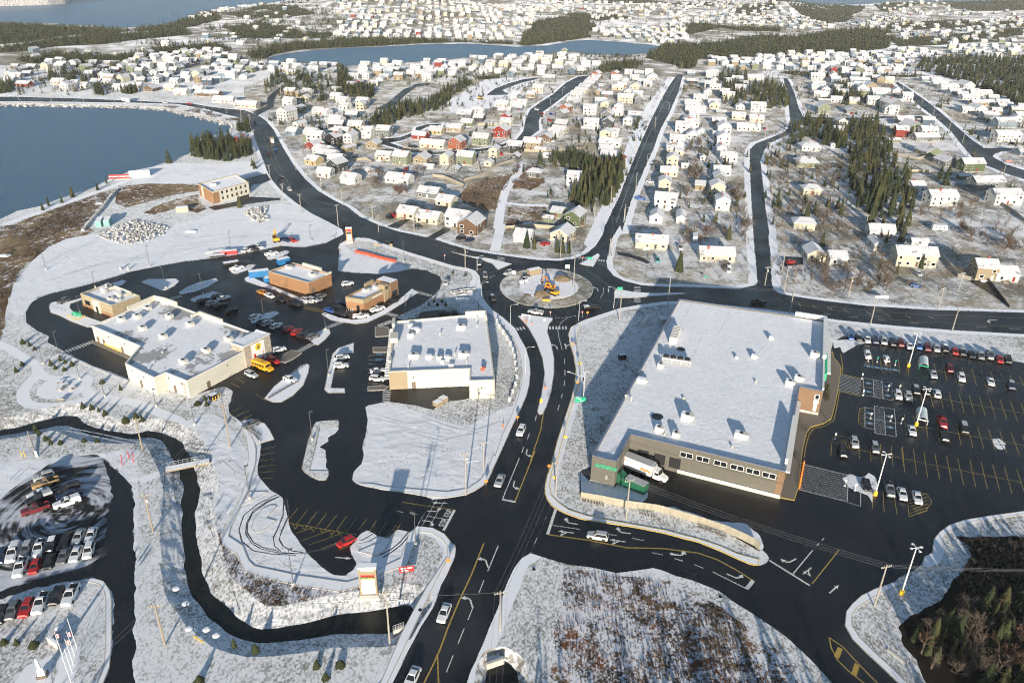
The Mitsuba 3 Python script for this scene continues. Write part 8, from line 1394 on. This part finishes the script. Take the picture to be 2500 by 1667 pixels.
rocks('shore_rocks', 'A', '-200,703 0,706 500,714 900,722 1130,738 1250,768 1400,798 1500,825 1575,850 1580,875 1545,905 1560,850 1480,840 1350,805 1240,782 1120,752 900,735 500,727 0,719 -200,715', 380, .7, 'rocky edging along the pond causeway')
# red netting, snow fence, low hedge wall on the left
l = LineString(V('E 120,182 200,200 270,220 330,235 390,248')); k = put('safety_netting', extr(l.buffer(.35, cap_style=2), 1.0), 'c_orange_red' if 'c_orange_red' in scene else mat('c_orange_red', (.70, .08, .04), .7)); tag(k, 'strip of red safety netting on the snowy building plot', 'netting')
l = LineString(V('A 790,1285 740,1340 680,1420 600,1510 560,1560')); k = put('stone_wall', extr(l.buffer(.7, cap_style=2), 1.0), 'm_rocky'); tag(k, 'low rough stone wall crossing the brown ground by the pond', 'wall')
k = pile('A', 670, 1378, 2.6, 1.5, .6, 'snow_mound', 'small round white mound on the brown ground', 'm_cleansnow', 'mound'); pile('D', 35, 205, 2.6, 1.8, .5, 'snow_mound', 'white round patch in the brown brush at far left', 'm_cleansnow', 'mound', seed=3); pile('D', 1290, 45, 2.5, 1.5, .8, 'snow_mound', 'low snow mound in the middle of the snow field', 'm_cleansnow', 'mound', seed=6)
for i, (x, y) in enumerate(((818, 300), (868, 300))): q = P('D', x, y); k = put('plinth', cat([bx(-.35, .35, -.35, .35, 0, 1.3)]), 'm_concrete', to=rot((q[0], q[1], 0))); tag(k, ['left', 'right'][i]+' concrete plinth at the snow field edge', 'plinth')
# cart shelters
for i, (p, q, lb) in enumerate((((1185, 430), (1195, 640), 'farther arched cart shelter with green frame in the supermarket car park'), ((1165, 1060), (1180, 1225), 'nearer arched cart shelter with white frame in the supermarket car park'))):
    a, b = P('M', *p), P('M', *q); c = (a+b)/2; az = math.atan2(a[1]-b[1], a[0]-b[0]); L = 6.2; to = rot((c[0], c[1], .02), az); k = nm('cart_shelter'); t = np.linspace(0, math.pi, 11); arc = np.c_[np.cos(t)*1.25, 1.35+np.sin(t)*.95]; o = Polygon(np.vstack([arc*[1, 1], (arc*[.96, 1]-[0, .04])[::-1]])); m = extr(o, L); v_ = m.vertices; m.vertices = np.c_[v_[:, 2]-L/2, v_[:, 0], v_[:, 1]]; put(k+'__canopy', m, 'c_canopy' if 'c_canopy' in scene else mat('c_canopy', (.55, .62, .62), .35))
    scene[[x for x in scene if x.startswith(k+'__canopy')][0]]['to_world'] = to; fm = 'c_greensign' if i == 0 else 'c_white'
    put(k+'__posts', cat([tube((u, s*1.25, 0), (u, s*1.25, 1.4), .05, n=5) for u in (-L/2, 0, L/2) for s in (1, -1)]), 'c_galv', to=to); put(k+'__front_frame', cat([bx(-L/2-.06, -L/2, -1.3, 1.3, 1.25, 1.55), bx(-L/2-.05, -L/2, -1.3, -1.2, 0, 1.4), bx(-L/2-.05, -L/2, 1.2, 1.3, 0, 1.4)]), fm, to=to); put(k+'__side_rail', cat([pipe([(-L/2, s*1.25, .6), (L/2, s*1.25, .6)], .04, 4) for s in (1, -1)]), 'c_galv', to=to); put(k+'__back_rail', pipe([(L/2, -1.25, .6), (L/2, 1.25, .6)], .04, 4), 'c_galv', to=to); tag(k, lb, 'cart shelter')
q = P('F', 995, 1150); k = put('plant_display', cat([SHR[i % 4].copy().apply_transform(trimesh.transformations.translation_matrix([ (i % 3)*.5, i*.55, 0])) for i in range(18)]), 't_needle_olive', to=rot((q[0]-.5, q[1]-3, .14), -.35)); tag(k, 'long display of green plants in front of the supermarket vestibule', 'plants')
# flagpoles and monument on the flag lawn
for i, (bx_, by_, tx, ty, fl) in enumerate(((520, 1330, 410, 1130, 0), (505, 1385, 430, 1215, 1), (497, 1445, 422, 1270, 1), (490, 1500, 400, 1390, 0), (480, 1560, 350, 1460, 0), (425, 1390, 412, 1330, 1))):
    b, h = ht('G', bx_, by_, tx, ty, 6, 10); k = nm('flagpole'); put(k+'__pole', tube((b[0], b[1], 0), (b[0], b[1], h), .07, .05, 6), 'c_lampwhite')
    if fl:
        fg = put(k+'__flag', bx(.05, .5, -.02, .02, h-1.5, h-.5), 'c_white', to=rot((b[0], b[1], 0), .6)); put(fg+'__bars', cat([bx(.05, .15, -.03, .03, h-1.5, h-.5), bx(.40, .5, -.03, .03, h-1.5, h-.5), bx(.23, .32, -.03, .03, h-1.15, h-.85)]), 'c_red', to=rot((b[0], b[1], 0), .6))
    tag(k, f'white flagpole{" with a red and white flag" if fl else ""} on the flag lawn, {["farthest", "second farthest", "third farthest", "fourth farthest", "nearest", "shortest leaning"][i]}', 'flagpole', 'flagpoles on the lawn')
q = P('G', 290, 1520); k = nm('monument'); to = rot((q[0], q[1], .05), .3); put(k+'__statue', cat([hull([(-.6, -.5, .5), (.6, -.5, .5), (-.6, .5, .5), (.6, .5, .5), (-.45, -.3, 2.0), (.45, -.3, 2.0), (0, .35, 2.1)]), tube((-.1, 0, 1.6), (-.2, .05, 3.9), .3, .26, 9), tube((-.2, .05, 3.9), (-.2, .05, 4.3), .2, .16, 9)]), 'c_white', to=to); put(k+'__plinth', bx(-.8, .8, -.7, .7, 0, .5), 'c_doorbrown', to=to); tag(k, 'white stone monument on a reddish plinth on the snowy terrace', 'monument')
pz = ragged(poly('G 180,1450 360,1375 345,1470 350,1567 330,1690 20,1690 100,1560'), .05); put('terrace', sheet(pz, .045), 'm_cleansnow'); tag('terrace', 'snow-covered terrace round the monument', kind='structure')
pz = poly('G 400,1310 440,1290 520,1330 550,1300 530,1420 500,1567 360,1567 400,1480'); put('flag_terrace', sheet(pz, .042), 'm_cleansnow'); tag('flag_terrace', 'snowy bed below the flagpoles', kind='structure')
q = P('G', 372, 1315); k = nm('memorial_stone'); to = rot((q[0], q[1], 0), -.5); put(k+'__slab', bx(-1.7, 1.7, -.25, .25, 0, 1.3), 'm_concrete', to=to); put(k+'__snow_cap', bx(-1.7, 1.7, -.24, .24, 1.3, 1.36), 'm_cleansnow', to=to); tag(k, 'wide pale memorial slab by the flagpoles', 'memorial')
a, b = P('G', 1310, 1255), P('G', 1375, 1300); k = put('yellow_pipe', pipe([(a[0], a[1], .2), (b[0], b[1], .35)], .12, 6), 'c_yellow'); tag(k, 'yellow pipe lying on the lawn by the creek bend', 'pipe')
a, b = P('D', 192, 1410), P('D', 250, 1560); k = put('leaning_post', tube((b[0], b[1], 0), (a[0], a[1], 1.0), .16, n=6), 'c_greywood'); tag(k, 'grey fallen pole lying on the grass above the staff lot', 'pole')
for i, (x, y) in enumerate(((1190, 930), (1255, 1030), (1275, 1200), (1395, 1205), (1460, 1245), (400, 1195))): q = P('G', x, y); k = put('snow_ring', tube((q[0], q[1], 0), (q[0], q[1], .25), .75, .35, 12), 'm_cleansnow'); tag(k, f'snow-covered tree pit on the lower left lawns, {["second", "third", "fourth", "fifth", "sixth", "first"][i]} from left', 'tree pit', 'snowy tree pits')
# headland beyond the sea
hp = poly('A -400,-30 0,42 180,38 330,34 440,28 470,22 440,-20 200,-60 -400,-120'); m = extr(hp, 62, -1.); put('headland', m, 'm_rocky'); tag('headland', 'rocky cliff headland across the sea at top left', kind='structure')
# ================================================================ AIR
_c = P('W', 1176, 40)
scene['air'] = {'type': 'homogeneous', 'albedo': {'type': 'rgb', 'value': [.95, .95, .96]}, 'sigma_t': .00006}
scene['haze'] = {'type': 'cube', 'to_world': T().translate([0, 1500, 59]).scale([4400, 3000, 61.]), 'bsdf': {'type': 'null'}, 'interior': {'type': 'ref', 'id': 'air'}}
scene['camera']['medium'] = {'type': 'ref', 'id': 'air'}
tag('haze', 'thin winter haze over the distance', 'haze', kind='stuff')
